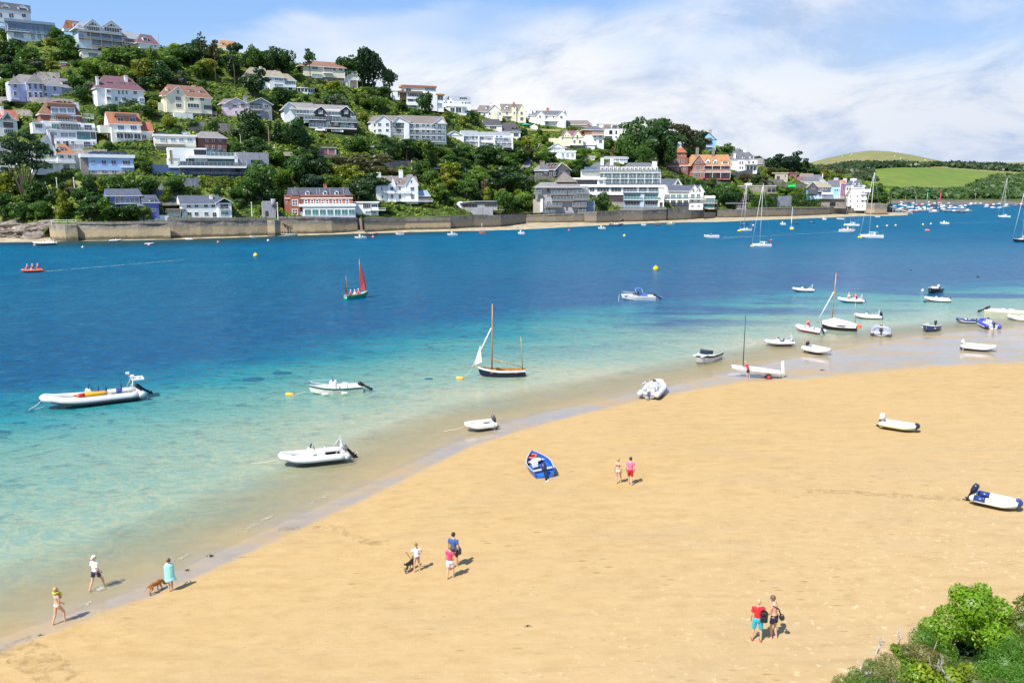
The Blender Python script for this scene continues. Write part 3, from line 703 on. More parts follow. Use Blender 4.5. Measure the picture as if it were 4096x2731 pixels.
b.wall(-60,60,200,245,8);b.gab(8,-10,155,75,8,-.3,'redroof',.4);b.hip(-60,-30,205,85,8,ir=30,m='redroof');b.tri([(30,80),(135,80),(85,10)],-.32);b.win(40,115,150,175,4,1,-.05,fr='darkgrey');b.win(45,195,155,242,5,1);b.ch(10,-70,45,40,1.5);b.bal(30,82,155,100,.7,rail='glass')
b=Bld('orange_roof_house','cream house with patched orange and brown roof, two dormer windows and palms in front',H,'C',1440,320,12,'offwhite',short='cream house with patched orange roof')
b.wall(1280,130,1620,325,9);b.hip(1255,2,1622,135,9,m='orangetile',over=.3);b.flat(1325,15,1560,48,4,.6,'brownslate');b.wall(1335,48,1560,128,3,.9,'redtile',sink=0,rect=False)
b.ws((1385,1523),62,125,72,2,1,.9);b.ws((1388,1533),150,205,75,3,1,gl='blueglass');b.win(1335,240,1620,305,7,1,gl='glass',fw=.2);b.bal(1325,205,1630,225,1.2,rail='bars');b.wall(1145,150,1285,200,6,2,rect=False)
for x in(1330,1425,1530,1618):b.post(x,226,320,-1.2)
b.wall(1630,215,1760,320,7,1.5);b.hip(1625,110,1755,218,7,1.5,m='redroof');b.win(1632,258,1680,300,2,1,1.5)
b=Bld('white_terrace','white rendered house seen through the big cypress, red roofed wing on its right',H,'C',640,672,10,short='white house behind the cypress')
b.wall(385,515,670,680,8);b.wall(662,470,858,668,8,-.4);b.hip(650,365,860,478,8,-.4,il=40,ir=110,m='orangetile');b.dorm(680,405,745,465,.8,3);b.gab(395,265,670,500,8,0,'slate',.4,xa=540)
b.ws((710,800),490,530,42,2,1,-.4);b.win(725,595,800,650,4,1,-.4);b.bal(660,560,870,578,.8,-.4,'solid');b.ws((432,530,585),590,650,44,2);b.bal(390,558,665,575,.8,rail='solid');b.win(560,470,620,510,2);b.ch(590,255,618,330,4,'greyroof')
b.wall(860,480,1000,690,7,1,'offwhite',rect=False)
b=Bld('white_house','plain white house with wide slate roof at the left edge behind the cypress trunks',H,'C',100,640,6,short='plain left edge house')
b.wall(-60,440,385,650,8);b.hip(-60,345,385,445,8,m='slate');b.ws((15,90,300),468,505,50,2);b.ws((110,215),560,610,44,2);b.bal(-60,600,280,632,.8,rail='solid')
b=Bld('pale_blue_house','pale blue flat-roofed house with white ground floor and rooftop parking',H,'C',1240,708,5,'paleblue',short='pale blue flat-roofed house')
b.wall(1015,520,1535,630,8);b.wall(1040,628,1532,715,8,.1,'white');b.flat(930,482,1540,520,9,-.5,'white');b.wall(930,520,1018,700,7,.6,'rubble')
b.ws((1068,),545,590,58,2,gl='paleglass');b.ws((1192,1303),550,598,58,2);b.win(1405,552,1495,605,3);b.bal(1385,590,1535,628,1.2,rail='metal');b.ws((1073,1197,1308,1455),632,698,56,2,1,.1);b.bal(1035,665,1535,706,1.0,.1,'glass','concrete')
b=Bld('cream_bungalow','long low cream flat-topped building with a cantilevered walkway','building','C',2000,436,4,'offwhite',short='long low cream building')
b.wall(1770,262,2245,360,7);b.flat(1765,252,2250,275,8,-.4,'offwhite');b.wall(1780,360,2245,440,6,.8,'concrete');b.ws((1866,1988,2080,2178),298,338,58,2,gl='paleglass');b.win(1900,298,1916,350,1);b.bal(1775,338,2120,362,1.2,rail='metal',slab='concrete')
b=Bld('brick_cottage','square brown brick house with grey hipped roof above the modern white house',H,'D',420,455,14,'brownbrick',short='square brown brick house')
b.wall(262,285,592,372,8);b.wall(265,372,592,465,8,.05,'brownstone');b.hip(240,222,590,290,8,il=60,ir=110,m='greyroof',over=.5)
b.ws((365,438,516),290,338,26,1,2);b.ws((368,440,516),378,422,24,1,2);b.ch(488,222,500,238,4,'greyroof',1)
b=Bld('modern_white_house','large modern house of white boxes over dark blue grey storeys with long glass front',H,'D',330,742,6,short='large modern white box house')
b.wall(-78,405,365,525,8,1.5);b.wall(-78,525,60,600,8,1.5,rect=False);b.wall(60,520,700,605,8,2.2,'slateblue');b.flat(150,498,720,530,9,-.4,'white',side=0);b.flat(685,500,720,608,1.0,-.4,'white','fin',0)
b.win(218,428,360,490,4,1,1.5,gl='darkglass',fr='darkgrey');b.win(-60,430,-30,590,1,1,1.5,gl='timber',fr='white');b.win(230,535,690,600,9,1,2.2,gl='greenglass',fr='darkgrey');b.win(120,528,225,595,3,1,1.45,gl='glass');b.bal(40,568,820,610,2.2,1.5,'glass','darkgrey')
b.wall(-270,600,60,725,8,1.8,'slateblue');b.wall(45,615,800,745,7,1.6,'slateblue');b.flat(50,612,825,636,5,-.8,'white','slab',0)
for x0,x1 in((60,125),(180,215),(300,400),(410,520),(540,640),(690,745)):b.win(x0,642,x1,705,2,1,1.6,gl='darkglass',fr='slateblue')
b.bal(180,690,795,712,1.2,1.6,'glass','darkgrey');b.bal(360,462,690,500,.3,1.2,'glass','white')
b.wall(700,460,1075,600,6,3.0,'greystone');b.wall(825,540,1005,660,5,2.4,'bluegrey',rect=False);b.win(870,545,1000,585,2,1,2.4,gl='darkglass',fr='darkgrey')
b=Bld('parking_deck','flat concrete parking deck on a dark post above the shrubs','parking deck','D',1310,560,3,'concrete',short='concrete parking deck')
b.flat(1140,455,1498,502,6,-.3,'concrete','deck',0);b.wall(1180,502,1460,545,3,2.5,'darkgrey',rect=False);b.post(1456,500,565,-.2,.25,'metal')
b=Bld('garage_pair','pair of dark red garage doors in a grey flat-roofed block beside the hill road','garage','D',1755,470,4,'concrete',short='pair of red garages')
b.wall(1662,405,1850,475,5);b.flat(1655,398,1856,408,5.4,-.3,'concrete')
for x in(1712,1796):b.door(x-35,415,x+35,470,0,'plum')
b=Bld('violet_house','violet blue boarded house with grey slate roofs, stepped down to the sea wall',H,'C',1700,1240,10,'violet',short='violet blue house')
b.wall(1260,950,1600,1050,7,2.0);b.hip(1235,875,1625,955,7,2.0,ir=40,m='navyslate',gm='violet');b.win(1325,962,1450,1022,4,1,2.0,fr='white');b.win(1515,962,1590,1022,3,1,2.0);b.bal(1320,985,1605,1042,1.2,2.0,'glass','white')
b.wall(1690,1030,1822,1175,6,0);b.wall(1590,1060,1692,1185,6,.6);b.wall(1600,1178,1815,1240,6,.1,'white');b.hip(1645,945,1825,1035,6,0,ir=40,m='navyslate',gm='violet');b.hip(1585,985,1690,1062,6,.6,m='navyslate',gm='violet')
b.dorm(1712,995,1780,1042,.2,3,roof='navyslate');b.win(1718,1102,1782,1140,4);b.win(1655,1068,1675,1160,1,3,.6);b.win(1715,1185,1775,1232,1,1,.1,gl='black');b.wall(1805,1180,1938,1242,4,.5,'white',rect=False)
b.wall(1270,1040,1590,1075,6,2.5,'darkgrey',rect=False)
b=Bld('white_slate_house','white waterfront house with broad blue slate roof and bay-fronted right wing',H,'D',360,1210,9,short='white slate-roofed house')
b.wall(80,1045,500,1215,9,.8);b.hip(65,950,520,1050,9,.8,m='navyslate');b.wall(495,1030,650,1215,8,0);b.gab(480,985,650,1035,8,-.2,'navyslate',.5,'black');b.ch(398,948,432,1000,3)
b.ws((158,245,355,438),1050,1092,46,2,1,.8);b.ws((165,245,357),1142,1182,46,2,1,.8);b.win(430,1145,478,1200,2,1,.8);b.win(520,1050,615,1108,3,1);b.win(522,1138,618,1186,2,1,gl='paleglass');b.bal(515,1085,622,1110,.5,rail='glass')
b.wall(-85,1125,65,1200,5,.5,'offwhite',rect=False);b.flat(-95,1108,118,1130,5,-.8,'brownslate')
b=Bld('stone_turret','small grey castellated stone turret with arched door on the sea wall','tower','D',1078,1200,5,'greystone',short='castellated stone turret')
b.wall(1005,1030,1155,1210,4)
for x in(1012,1045,1078,1111):b.flat(x,1018,x+18,1031,3.9,.05,'greystone','battlement',0)
bb=MB();u0,u1,z0,z1=b.box4(1100,992,1152,1075,.4);bb.lathe([((u1-u0)/2*.8,z0),((u1-u0)/2,z0+.8),((u1-u0)/2,z1)],12,0,((u0+u1)/2,.3,0));bb.build('turret',M('greystone'),b.root)
b.door(1035,1130,1072,1190,0,'brownboard')
b=Bld('red_brick_villa','red brick waterfront villa with blue slate mansard roof, round dormers and long glass conservatory',H,'D',1670,1200,6,'brick',short='red brick villa')
b.wall(1262,960,2040,1195,9,1.2);b.wall(1325,960,1430,1190,2,.4,rect=False);b.wall(1258,945,2042,962,9.4,1.0,'brick',sink=0,rect=False)
bb=MB();u0,u1,z0,z1=b.box4(1285,870,2015,948,1.2);bb.loft([[(u0,1.2,z0),(u1,1.2,z0),(u1,10,z0),(u0,10,z0)],[(u0+.9,2.4,z1),(u1-.9,2.4,z1),(u1-.9,9,z1),(u0+.9,9,z1)]]);bb.box(u0+.8,u1-.8,2.3,9.1,z1,z1+.18,1)
for fx in(1345,1408,1625,1662,1780,1935):
 q=b.ux(fx,905,1.2);bb.loft([[(q-.12,1.1,z0),(q+.12,1.1,z0),(q+.12,1.3,z0),(q-.12,1.3,z0)],[(q-.12,2.3,z1),(q+.12,2.3,z1),(q+.12,2.5,z1),(q-.12,2.5,z1)]],m=1)
bb.build('roof',[M('navyslate'),M('paleslate')],b.root);a_,c_=px('D',1285,870),px('D',2015,948);RECTS.append((*a_,*c_,b.dist,b.short))
for x in(1520,1722,1855):b.dorm(x-24,905,x+24,950,1.15,2,peak=16,roof='paleslate',cols=1)
for x,pk in((1380,850),(1985,872)):
 bb=MB();u0,u1,z0,z1=b.box4(x-42,pk,x+42,948,.6);bb.loft([[(u0,.6,z0),(u1,.6,z0),(u1,3,z0),(u0,3,z0)],[((u0+u1)/2-.25,1.7,z1),((u0+u1)/2+.25,1.7,z1),((u0+u1)/2+.25,1.9,z1),((u0+u1)/2-.25,1.9,z1)]]);bb.build('turret_roof',M('slate'),b.root)
b.ch(1707,825,1742,880,4,'brick',3);b.win(1342,1000,1410,1070,2,2,.4,fw=.25);b.win(1342,1108,1410,1180,2,2,.4,fw=.25);b.ws((1283,),1005,1045,16,1,2,1.2)
b.ws((1503,1573,1633,1693,1748,1828,1898,1977),998,1052,38,1,2,1.2,fw=.22);b.flat(1260,978,2042,990,.5,.9,'offwhite','cornice',0)
b.wall(1470,1080,2070,1190,4,-1.8,'white',sink=0);b.flat(1425,1050,2078,1080,4.6,-2.1,'white','conservatory_roof',0)
for x in(1524,1610,1696,1781,1866,1948,2030):b.win(x-36,1112,x+36,1178,2,1,-1.8,gl='greenglass',fw=.07)
b.wall(1470,1180,2072,1205,4,-1.85,'lavender',rect=False);b.win(1437,1140,1468,1185,2,1,.5,gl='paleglass')
b=Bld('white_annex','small flat-roofed white cottage with balcony on the sea wall beside the brick villa',H,'E',230,1600,6,short='small white cottage on the sea wall')
b.wall(65,1465,240,1610,6);b.flat(55,1455,330,1468,6.4,-.3);b.wall(238,1465,325,1610,6,.5);b.win(148,1475,235,1530,4,1);b.win(248,1485,315,1515,3,1,.5);b.win(175,1560,300,1600,4,1,gl='paleglass');b.bal(230,1525,410,1550,1.2,.5,'bars')
b=Bld('white_gothic_house','tall white gothic house with steep gables and finials above a white balustrade',H,'E',520,1445,14,short='white gothic house')
b.wall(300,1262,780,1450,9);b.hip(300,1160,785,1270,9,m='brownslate',over=.3)
b.gab(435,1160,525,1270,6,-.6,'brownslate',.25);b.wall(435,1265,525,1450,2,-.6,rect=False);b.gab(640,1145,785,1262,8,-.8,'brownslate',.3,xa=705);b.wall(640,1255,782,1450,3,-.8,rect=False);b.dorm(545,1212,590,1248,1.2,2.6,peak=20,roof='brownslate',cols=1)
b.ch(308,1118,355,1165,2);b.ch(565,1090,608,1180,3.5);b.ws((480,),1285,1328,36,2,1,-.6);b.ws((570,),1282,1325,28,2);b.win(692,1285,735,1328,3,1,-.8);b.win(695,1368,738,1430,3,2,-.8);b.ws((482,),1370,1425,34,2,1,-.6);b.ws((572,),1372,1425,30,2);b.win(692,1208,712,1240,1,1,-.8);b.win(360,1380,380,1415,1);b.ws((365,),1290,1325,18,1)
b.bal(390,1330,700,1355,1.2,rail='solid');b.bal(225,1425,950,1450,2.4,rail='bars');b.wall(785,1385,905,1448,6,1,'darkgrey');b.hip(785,1325,915,1388,6,1,ir=30,m='bluegrey');b.sidewin(3,4.6,3,4);b.sidewin(.8,2.2,3,4)
# crop B: middle of the hill
b=Bld('pink_house','pale pink house with two low gables, its right end faced in grey stone',H,'B',850,1330,12,'pink',short='pink house')
b.wall(545,1180,830,1335,8);b.gab(585,1125,835,1190,8,-.2,'brownslate',.5,xa=695);b.hip(528,1135,700,1192,8,m='brownslate',il=30,ir=30)
b.wall(830,1185,1110,1300,8,-.3);b.gab(830,1128,1115,1195,8,-.5,'brownslate',.5,'greystone',xa=985);b.wall(985,1185,1112,1400,7,-.5,'greystone');b.ch(788,1100,825,1165,3,'greystone')
b.ws((682,778),1192,1232,50,3);b.ws((700,770),1270,1305,22,1);b.win(862,1195,1005,1248,5,1,-.55,fr='darkgrey',gl='glass');b.bal(855,1215,1010,1255,1.0,-.5,'glass');b.win(1022,1202,1075,1240,2,1,-.5);b.win(1025,1278,1072,1315,3,1,-.5);b.win(905,1275,980,1310,2,1,-.3)
b=Bld('apartment_block','stepped apartment block with grey roofs, dark boarded bays and tiers of glass balconies','apartment block','B',1700,1500,12,short='stepped balcony apartment block')
b.wall(1250,1245,1430,1380,10,1.5);b.gab(1240,1180,1430,1250,10,1.3,'greyroof',.5,xa=1305)
b.hip(1330,1180,1600,1255,11,.5,m='greyroof');b.hip(1600,1205,2020,1278,11,.5,m='greyroof',ir=40);b.wall(1390,1250,2020,1320,9,.8,'white')
for xa,x0,x1 in((1675,1595,1735),(1960,1890,2025)):b.gab(x0,xa and 1225,x1,1280,8,-.9,'greyroof',.5,'brownboard',xa=xa);b.wall(x0+15,1278,x1-12,1312,2,-.6,'brownboard',rect=False);b.win(x0+50,1265,x1-40,1310,2,1,-.9,gl='paleglass')
b.win(1395,1260,1540,1305,5,1,.8,gl='paleglass');b.win(1760,1285,1890,1322,4,1,.8,gl='paleglass');b.bal(1390,1270,1740,1308,1.4,.8,'glass');b.bal(1720,1285,2055,1332,1.4,.8,'glass')
b.wall(1480,1320,2075,1390,10,.4,'white');b.win(1490,1330,1620,1370,4,1,.4,gl='blueglass');b.ws((1660,),1325,1375,60,4,1,.4);b.win(1815,1340,1900,1385,3,1,.4,gl='greenglass');b.ws((1760,1995),1335,1385,50,2,1,.35,gl='paleglass');b.wall(1700,1322,1800,1392,3,.36,'brownboard',rect=False)
b.bal(1480,1345,1730,1372,1.4,.4,'glass');b.bal(1800,1362,2090,1400,1.4,.4,'glass');b.wall(1545,1390,2090,1480,10,0,'brownboard');b.win(1555,1400,1710,1445,5,1,0,gl='blueglass');b.win(1728,1398,1775,1450,2,1,0,gl='paleglass');b.win(1822,1402,1872,1440,3,1,0,gl='paleglass');b.win(1905,1405,1985,1468,3,1,0,gl='greenglass');b.win(2010,1428,2055,1465,3,1,0,gl='paleglass')
b.bal(1540,1425,1790,1462,1.4,0,'glass');b.bal(1895,1440,2005,1475,1.4,0,'glass');b.flat(1550,1465,2085,1480,3,-1.4,'offwhite','slab',0);b.wall(1560,1480,2080,1510,8,1.5,'darkgrey')
for x in(1612,1735,1800,1905):b.post(x,1480,1510,-1.2,.3)
b=Bld('hipped_white_house','white house with large pale grey roof behind a dark pine, conservatory wing on the right',H,'B',1230,1035,16,short='conservatory house')
b.wall(820,880,1100,1030,9,1);b.hip(790,778,1090,890,9,1,il=70,ir=60,m='weathered');b.wall(1085,880,1255,1035,9);b.hip(1040,815,1265,888,9,il=20,ir=60,m='weathered');b.wall(1255,920,1385,1030,7,.5);b.hip(1200,850,1388,925,7,.5,ir=90,m='weathered')
b.win(1140,888,1245,938,5,1,gl='paleglass',fw=.2);b.win(1140,962,1245,1030,4,2,gl='paleglass',fw=.2);b.win(1260,928,1378,978,6,1,.5,gl='greenglass',fw=.15);b.bal(1250,978,1390,1000,.6,.5,'solid');b.ch(972,768,998,812,4);b.ch(1140,812,1165,826,4);b.win(1300,992,1345,1035,1,1,.5,gl='black')
b=Bld('round_studio','round flat-topped white garden building with a ring of windows beside the conservatory house','building','B',1480,1075,5,short='round white garden building')
u0,u1,z0,z1=b.box4(1350,1012,1605,1078,3);um=(u0+u1)/2;rr=(u1-u0)/2
bb=MB();bb.lathe([(rr,z0-2),(rr,z0+.6)],20,0,(um,rr,0),False);bb.lathe([(rr,z1-.5),(rr,z1-.3)],20,0,(um,rr,0),False);bb.build('wall',M('white'),b.root)
bb=MB();bb.lathe([(rr*.97,z0+.55),(rr*.97,z1-.45)],20,1,(um,rr,0),False)
for k in range(20):a_=2*PI*k/20;bb.box(um+rr*math.cos(a_)-.12,um+rr*math.cos(a_)+.12,rr+rr*math.sin(a_)-.12,rr+rr*math.sin(a_)+.12,z0+.5,z1-.4)
bb.build('window_band',[M('white'),M('glass')],b.root);bb=MB();bb.lathe([(rr*1.06,z1-.3),(rr*1.06,z1)],20,0,(um,rr,0),False);bb.build('roof',M('offwhite'),b.root)
a_,c_=px('B',1350,1012),px('B',1605,1078);RECTS.append((*a_,*c_,b.dist,b.short))
b=Bld('hilltop_villa','cream skyline villa with low brown hipped roof over dark stone, beside the lone pine',H,'B',1720,925,14,'cream',short='skyline villa')
b.wall(1470,762,1945,860,9);b.hip(1430,708,1950,768,9,il=120,ir=90,m='browntile',over=.7);b.wall(1480,850,1945,925,8,.3,'brownstone');b.win(1710,768,1805,830,3,1,gl='glass');b.bal(1705,800,1810,838,1,rail='bars');b.win(1570,765,1640,800,2,1,gl='blueglass');b.ws((1822,1900),775,815,45,2)
b.win(1570,850,1690,895,4,1,-.1,gl='paleglass');b.ws((1745,),860,890,55,2,1,.3);b.ws((1830,1897),862,895,42,2,1,.3);b.wall(1945,815,2095,1000,6,.6,'offwhite');b.hip(1940,780,2098,850,6,.6,m='weathered');b.wall(2005,920,2095,1040,5,.4,'brownstone',rect=False);b.win(2012,925,2045,952,1,1,.4);b.post(1948,830,930,-.3,.2);b.post(2093,830,1040,-.1,.2)
b=Bld('orange_roof_house','orange roofed house with white dormer showing between the hilltop trees',H,'B',600,580,10,short='orange hilltop roof',rmin=420)
b.wall(530,545,700,590,8);b.hip(515,468,700,550,8,m='amberroof',il=5);b.dorm(532,498,572,535,1,3,roof='amberroof');b.bal(540,540,600,575,1,rail='bars')
# crop E
b=Bld('white_apartments','long white three-storey apartment building with brown roofs and blue tinted glass balconies','apartment block','E',670,745,14,short='long white apartment building')
b.wall(240,540,465,745,10,.4);b.hip(228,470,380,545,10,.6,m='brownslate',il=30);b.gab(295,465,485,535,11,.2,'brownslate',.4,xa=378);b.wall(300,530,465,760,3,.2,rect=False);b.hip(420,468,700,530,10,1.2,m='brownslate')
b.wall(465,535,680,735,9,1.6);b.gab(490,478,690,550,11,-.5,'brownslate',.4,xa=552);b.wall(625,535,680,750,3,-.6,rect=False);b.wall(675,560,1105,770,9,1.2);b.hip(600,470,1100,562,10,1.0,m='brownslate');b.gab(960,492,1110,560,4,-.4,'brownslate',.3,xa=1050)
b.ws((283,),558,590,26,1,1,.4);b.ws((338,427),552,588,36,2,1,.2);b.ws((285,),628,658,24,1,1,.4);b.ws((340,427),620,652,36,2,1,.2);b.ws((555,),555,608,58,3,1,1.6);b.ws((560,),622,672,58,3,1,1.6)
for y in(565,632,700):
 b.ws((707,772),y,y+45,38,2,1,1.2);b.ws((843,895),y,y+30,32,2,1,1.2);b.ws((960,1028),y,y+48,36,2,1,1.2,gl='blueglass');b.bal(680,y+28,1095,y+62,1.6,1.2,'glass')
b.bal(490,588,625,612,1.2,1.6,'glass');b.bal(490,655,625,680,1.2,1.6,'glass')
b=Bld('white_terrace','row of low white terrace houses with stepped pale green grey roofs and white balconies',H,'E',1480,830,14,short='row of low white terrace houses')
b.wall(1115,690,1310,830,10,.2);b.gab(1110,645,1300,695,10,0,'paleslate',.4,xa=1195);
for x0,xr,x1,yr,ye in((1295,1300,1480,640,700),(1480,1440,1640,655,705),(1575,1580,1850,655,722)):
 b.hip(x0,yr,x1,ye,10,.8,m='paleslate')
b.wall(1300,695,1870,830,9,1.2);b.flat(1320,820,1875,850,6,.2,'brownboard','undercroft',0)
b.ws((1330,1510,1600),705,745,44,2,1,1.2,gl='paleglass');b.ws((1410,1455,1685,1730),700,738,28,1,1,.9,gl='blueglass');b.wall(1390,695,1480,742,1,.95,rect=False);b.wall(1660,705,1750,750,1,.95,rect=False);b.ws((1790,),715,755,50,2,1,1.2,gl='paleglass')
b.bal(1300,738,1480,760,1.2,1.2,'glass');b.bal(1480,748,1660,772,1.2,1.2,'bars');b.bal(1660,755,1865,778,1.2,1.2,'glass');b.ws((1340,1410,1520,1590,1700,1770,1830),772,815,46,2,1,1.2,gl='paleglass');b.bal(1320,795,1870,825,1.6,1.2,'bars')
for x in(1300,1480,1660,1865):b.wall(x-5,690+(x-1300)*.06,x+6,828,2.2,-.7,rect=False)
b.win(1190,762,1206,778,1,1,.2)
b=Bld('stacked_house','tall white house of stacked bays with flat brown roofs behind a big round tree',H,'E',780,385,12,short='tall white stacked house')
b.wall(650,205,1000,385,9,.5);b.wall(490,180,570,262,7,1.5);b.flat(485,170,575,184,7.5,1.3);b.wall(570,210,660,262,7,1.8,'timber');b.wall(620,140,985,205,8,2,'offwhite');b.flat(600,120,990,142,9,1.4,'redtile','roof');b.flat(560,185,830,208,7,-.3,'brownslate','roof');b.wall(995,225,1075,400,8,.8,'white');b.flat(990,218,1080,235,8.5,.5,'timber','roof')
b.win(665,212,780,252,6,1,.5,fw=.2);b.win(668,270,722,305,3,1,.5);b.win(670,345,760,385,4,1,.5,gl='paleglass');b.bal(650,255,785,272,.5,.5,'solid');b.bal(650,325,785,345,.5,.5,'solid');b.win(640,155,700,195,2,1,2,gl='glass');b.win(860,150,985,190,4,1,2,gl='paleglass',fr='metal');b.win(1005,235,1068,290,2,1,.8);b.ws((1030,),320,375,50,2,1,.8,gl='paleglass');b.win(545,205,560,250,1,1,1.5)
b=Bld('white_gabled_house','white gabled house with pale slate roof and a boxy glass sunroom below it',H,'E',1230,410,14,short='white house with boxy sunroom')
b.wall(1085,300,1385,415,9);b.hip(1150,243,1388,308,9,m='paleslate');b.gab(1085,240,1190,310,9,-.3,'paleslate',.3,xa=1130);b.wall(1085,305,1185,410,2,-.3,rect=False);b.win(1255,258,1345,282,4,1,1.8,gl='glass');b.ws((1128,),255,290,20,1,1,-.3);b.ws((1155,),305,330,26,2,1,-.3);b.ws((1110,),305,330,14,1,1,-.3);b.ws((1290,1325),312,335,16,1)
b.wall(1125,362,1338,440,4,-3.5,'white');b.win(1150,375,1202,425,2,1,-3.5);b.win(1212,372,1278,432,2,1,-3.5);b.win(1285,372,1335,436,1,1,-3.5,gl='paleglass');b.wall(1265,440,1320,480,3,-3.0,'white',rect=False);b.flat(1120,355,1342,364,4.3,-3.7)
b=Bld('cream_gabled_house','cream house with a stone-trimmed gable and brown roof left of the turreted house',H,'E',1620,500,10,'offwhite',short='stone-trimmed cream gable')
b.wall(1500,420,1745,505,8);b.gab(1575,345,1748,425,8,-.6,'brownslate',.3,'offwhite',xa=1660);b.wall(1578,418,1745,505,2,-.6,rect=False);b.hip(1465,350,1640,425,8,m='brownslate',il=20);b.ch(1605,320,1632,390,3);b.dorm(1560,365,1600,395,1,2.5,roof='brownslate');b.ws((1672,),425,460,22,1,1,-.6);b.ws((1600,1720),430,458,20,1,1,-.6);b.wall(1650,410,1695,500,.8,-.9,'cream',rect=False);b.wall(1390,400,1500,420,7,1,'brownslate',rect=False);b.ws((1540,),440,470,24)
b=Bld('turreted_house','cream house with grey gabled roof and a brown pointed turret',H,'E',1880,525,10,'cream',short='cream house with the pointed turret')
b.wall(1745,415,2018,530,8);b.hip(1740,335,1975,420,8,m='brownslate',gm='cream');b.gab(1920,335,2022,415,8,-.6,'brownslate',.3,'cream',xa=1968);b.wall(1928,410,2018,528,2,-.6,rect=False);b.dorm(1775,362,1812,398,.8,2.6,peak=22,roof='brownslate');b.wall(1858,360,1908,528,2,-.8,rect=False)
bb=MB();u0,u1,z0,z1=b.box4(1855,302,1912,366,-.8);um=(u0+u1)/2;bb.loft([[(u0,-.9,z0),(u1,-.9,z0),(u1,1.3,z0),(u0,1.3,z0)],[(um-.05,.2,z1),(um+.05,.2,z1),(um+.05,.3,z1),(um-.05,.3,z1)]]);bb.build('turret_roof',M('browntile'),b.root)
b.ws((1800,),425,460,22);b.ws((1968,),422,458,26,2,1,-.6);b.ws((1884,),425,452,16,1,1,-.8);b.win(1795,485,1845,520,4);b.win(1952,485,1990,525,3,1,-.6);b.bal(1750,455,1855,470,.6,rail='metal');b.ws((1884,),370,385,14,1,1,-.8)
b=Bld('dark_roof_house','low house with dark slate roof between the cream houses and the long terrace',H,'E',1640,625,8,'offwhite',short='low house with dark slate roof')
b.wall(1560,575,1745,630,8);b.hip(1535,508,1740,580,8,m='darkroof',ir=30);b.win(1600,590,1680,622,4,1)
b=Bld('dark_gable_house','dark roofed chalet with two tiny black gables above white walls',H,'E',1860,715,10,short='dark roofed chalet')
b.wall(1760,645,1955,720,8);b.hip(1745,548,1960,655,8,m='darkroof',il=10,ir=60);b.dorm(1857,622,1880,645,.3,2,peak=22,m='black',roof='darkroof',cols=1);b.dorm(1898,622,1922,645,.3,2,peak=22,m='black',roof='darkroof',cols=1);b.ws((1800,1905),665,708,60,3)
# crop F
b=Bld('white_villa','white villa with two gables, dark slate roof and tall chimneys above the marquee',H,'F',330,298,6,short='white twin-gabled villa above the marquee')
b.wall(55,175,470,300,9,.5);b.hip(45,125,470,182,9,.5,m='slate',il=30);b.gab(118,125,235,180,9,-.4,'slate',.4,xa=175);b.wall(122,178,230,295,2,-.4,rect=False);b.gab(365,128,472,180,9,-.4,'slate',.4,xa=420);b.wall(368,175,470,302,2,-.4,rect=False)
b.ch(58,125,80,170,2);b.ch(98,115,122,165,3);b.ch(248,95,274,140,4,'redtile');b.ch(435,112,455,140,4);b.ws((172,),178,208,20,1,1,-.4);b.ws((252,328),180,210,16,1,1,.5);b.win(403,182,432,216,2,1,-.4);b.win(232,248,270,282,3,1,.5);b.win(392,245,450,280,4,1,-.5);b.wall(385,235,455,300,.6,-.9,rect=False)
b.flat(225,236,375,246,1.5,-.9,'white','veranda_roof')
b=Bld('barn','long low building with weathered brown roof on the skyline right of the white villa','building','F',620,302,5,'grey',short='long brown roof on the skyline')
b.wall(475,282,745,305,8);b.hip(468,235,768,285,8,m='brownslate',ir=50)
b=Bld('cream_gable_house','cream house with purple brown roof and balcony gable beside the steep road',H,'F',560,560,12,'cream',short='cream house beside the steep road')
b.wall(420,420,670,510,8,.8);b.gab(425,350,545,430,8,.5,'purpletile',.3,xa=472);b.hip(480,352,640,420,8,1,m='purpletile');b.gab(540,352,668,430,8,-.2,'plum',.3,'cream',xa=602);b.wall(545,425,668,510,2,0,rect=False);b.ws((462,494),405,418,14,1,1,.5);b.win(590,402,608,445,1,1,-.25);b.ws((567,630),458,500,26,2,1,0);b.bal(515,485,680,515,1.2,0,'metal');b.wall(520,515,690,560,6,.2,'darkgrey');b.win(550,520,670,555,5,1,.2)
b.wall(275,440,425,505,6,3,rect=False)
b=Bld('white_balcony_house','white house with open gable and boxy white extension above the dark boathouses',H,'F',420,668,10,short='white house with boxy extension')
b.wall(295,545,460,665,8,.6);b.gab(290,500,470,550,8,.2,'paleslate',.4,xa=372);b.wall(365,595,582,670,6,-.8);b.flat(360,582,585,598,6.2,-1.0);b.win(330,545,405,590,4,1,.2,gl='paleglass');b.ws((435,488,545),610,660,30,2,1,-.8,gl='paleglass');b.win(455,555,505,590,2,1,.6);b.bal(325,575,415,595,.7,.6,'bars')
b=Bld('red_topped_house','white house with red boarded top storey and wraparound white balcony',H,'F',800,545,16,short='red topped house')
b.wall(690,400,905,545,8);b.wall(685,340,905,402,8,0,'redtile',sink=0);b.hip(672,302,912,345,8,il=70,ir=80,m='slate',over=.6);b.bal(772,370,925,402,1.3,rail='bars');b.win(785,345,890,372,5,1,-.02);b.win(735,350,752,380,1);b.ws((800,865),410,430,30,2);b.ws((800,),455,490,34,2);b.ws((865,),460,495,34,2);b.ch(720,280,740,325,2,'redtile');b.wall(690,475,800,580,4,-2,rect=False);b.hip(688,470,810,515,4,-2,m='offwhite')
b=Bld('modern_cube_house','white modern cube house with flat roofs and recessed dark windows beside the wood',H,'F',1000,455,8,short='white cube house')
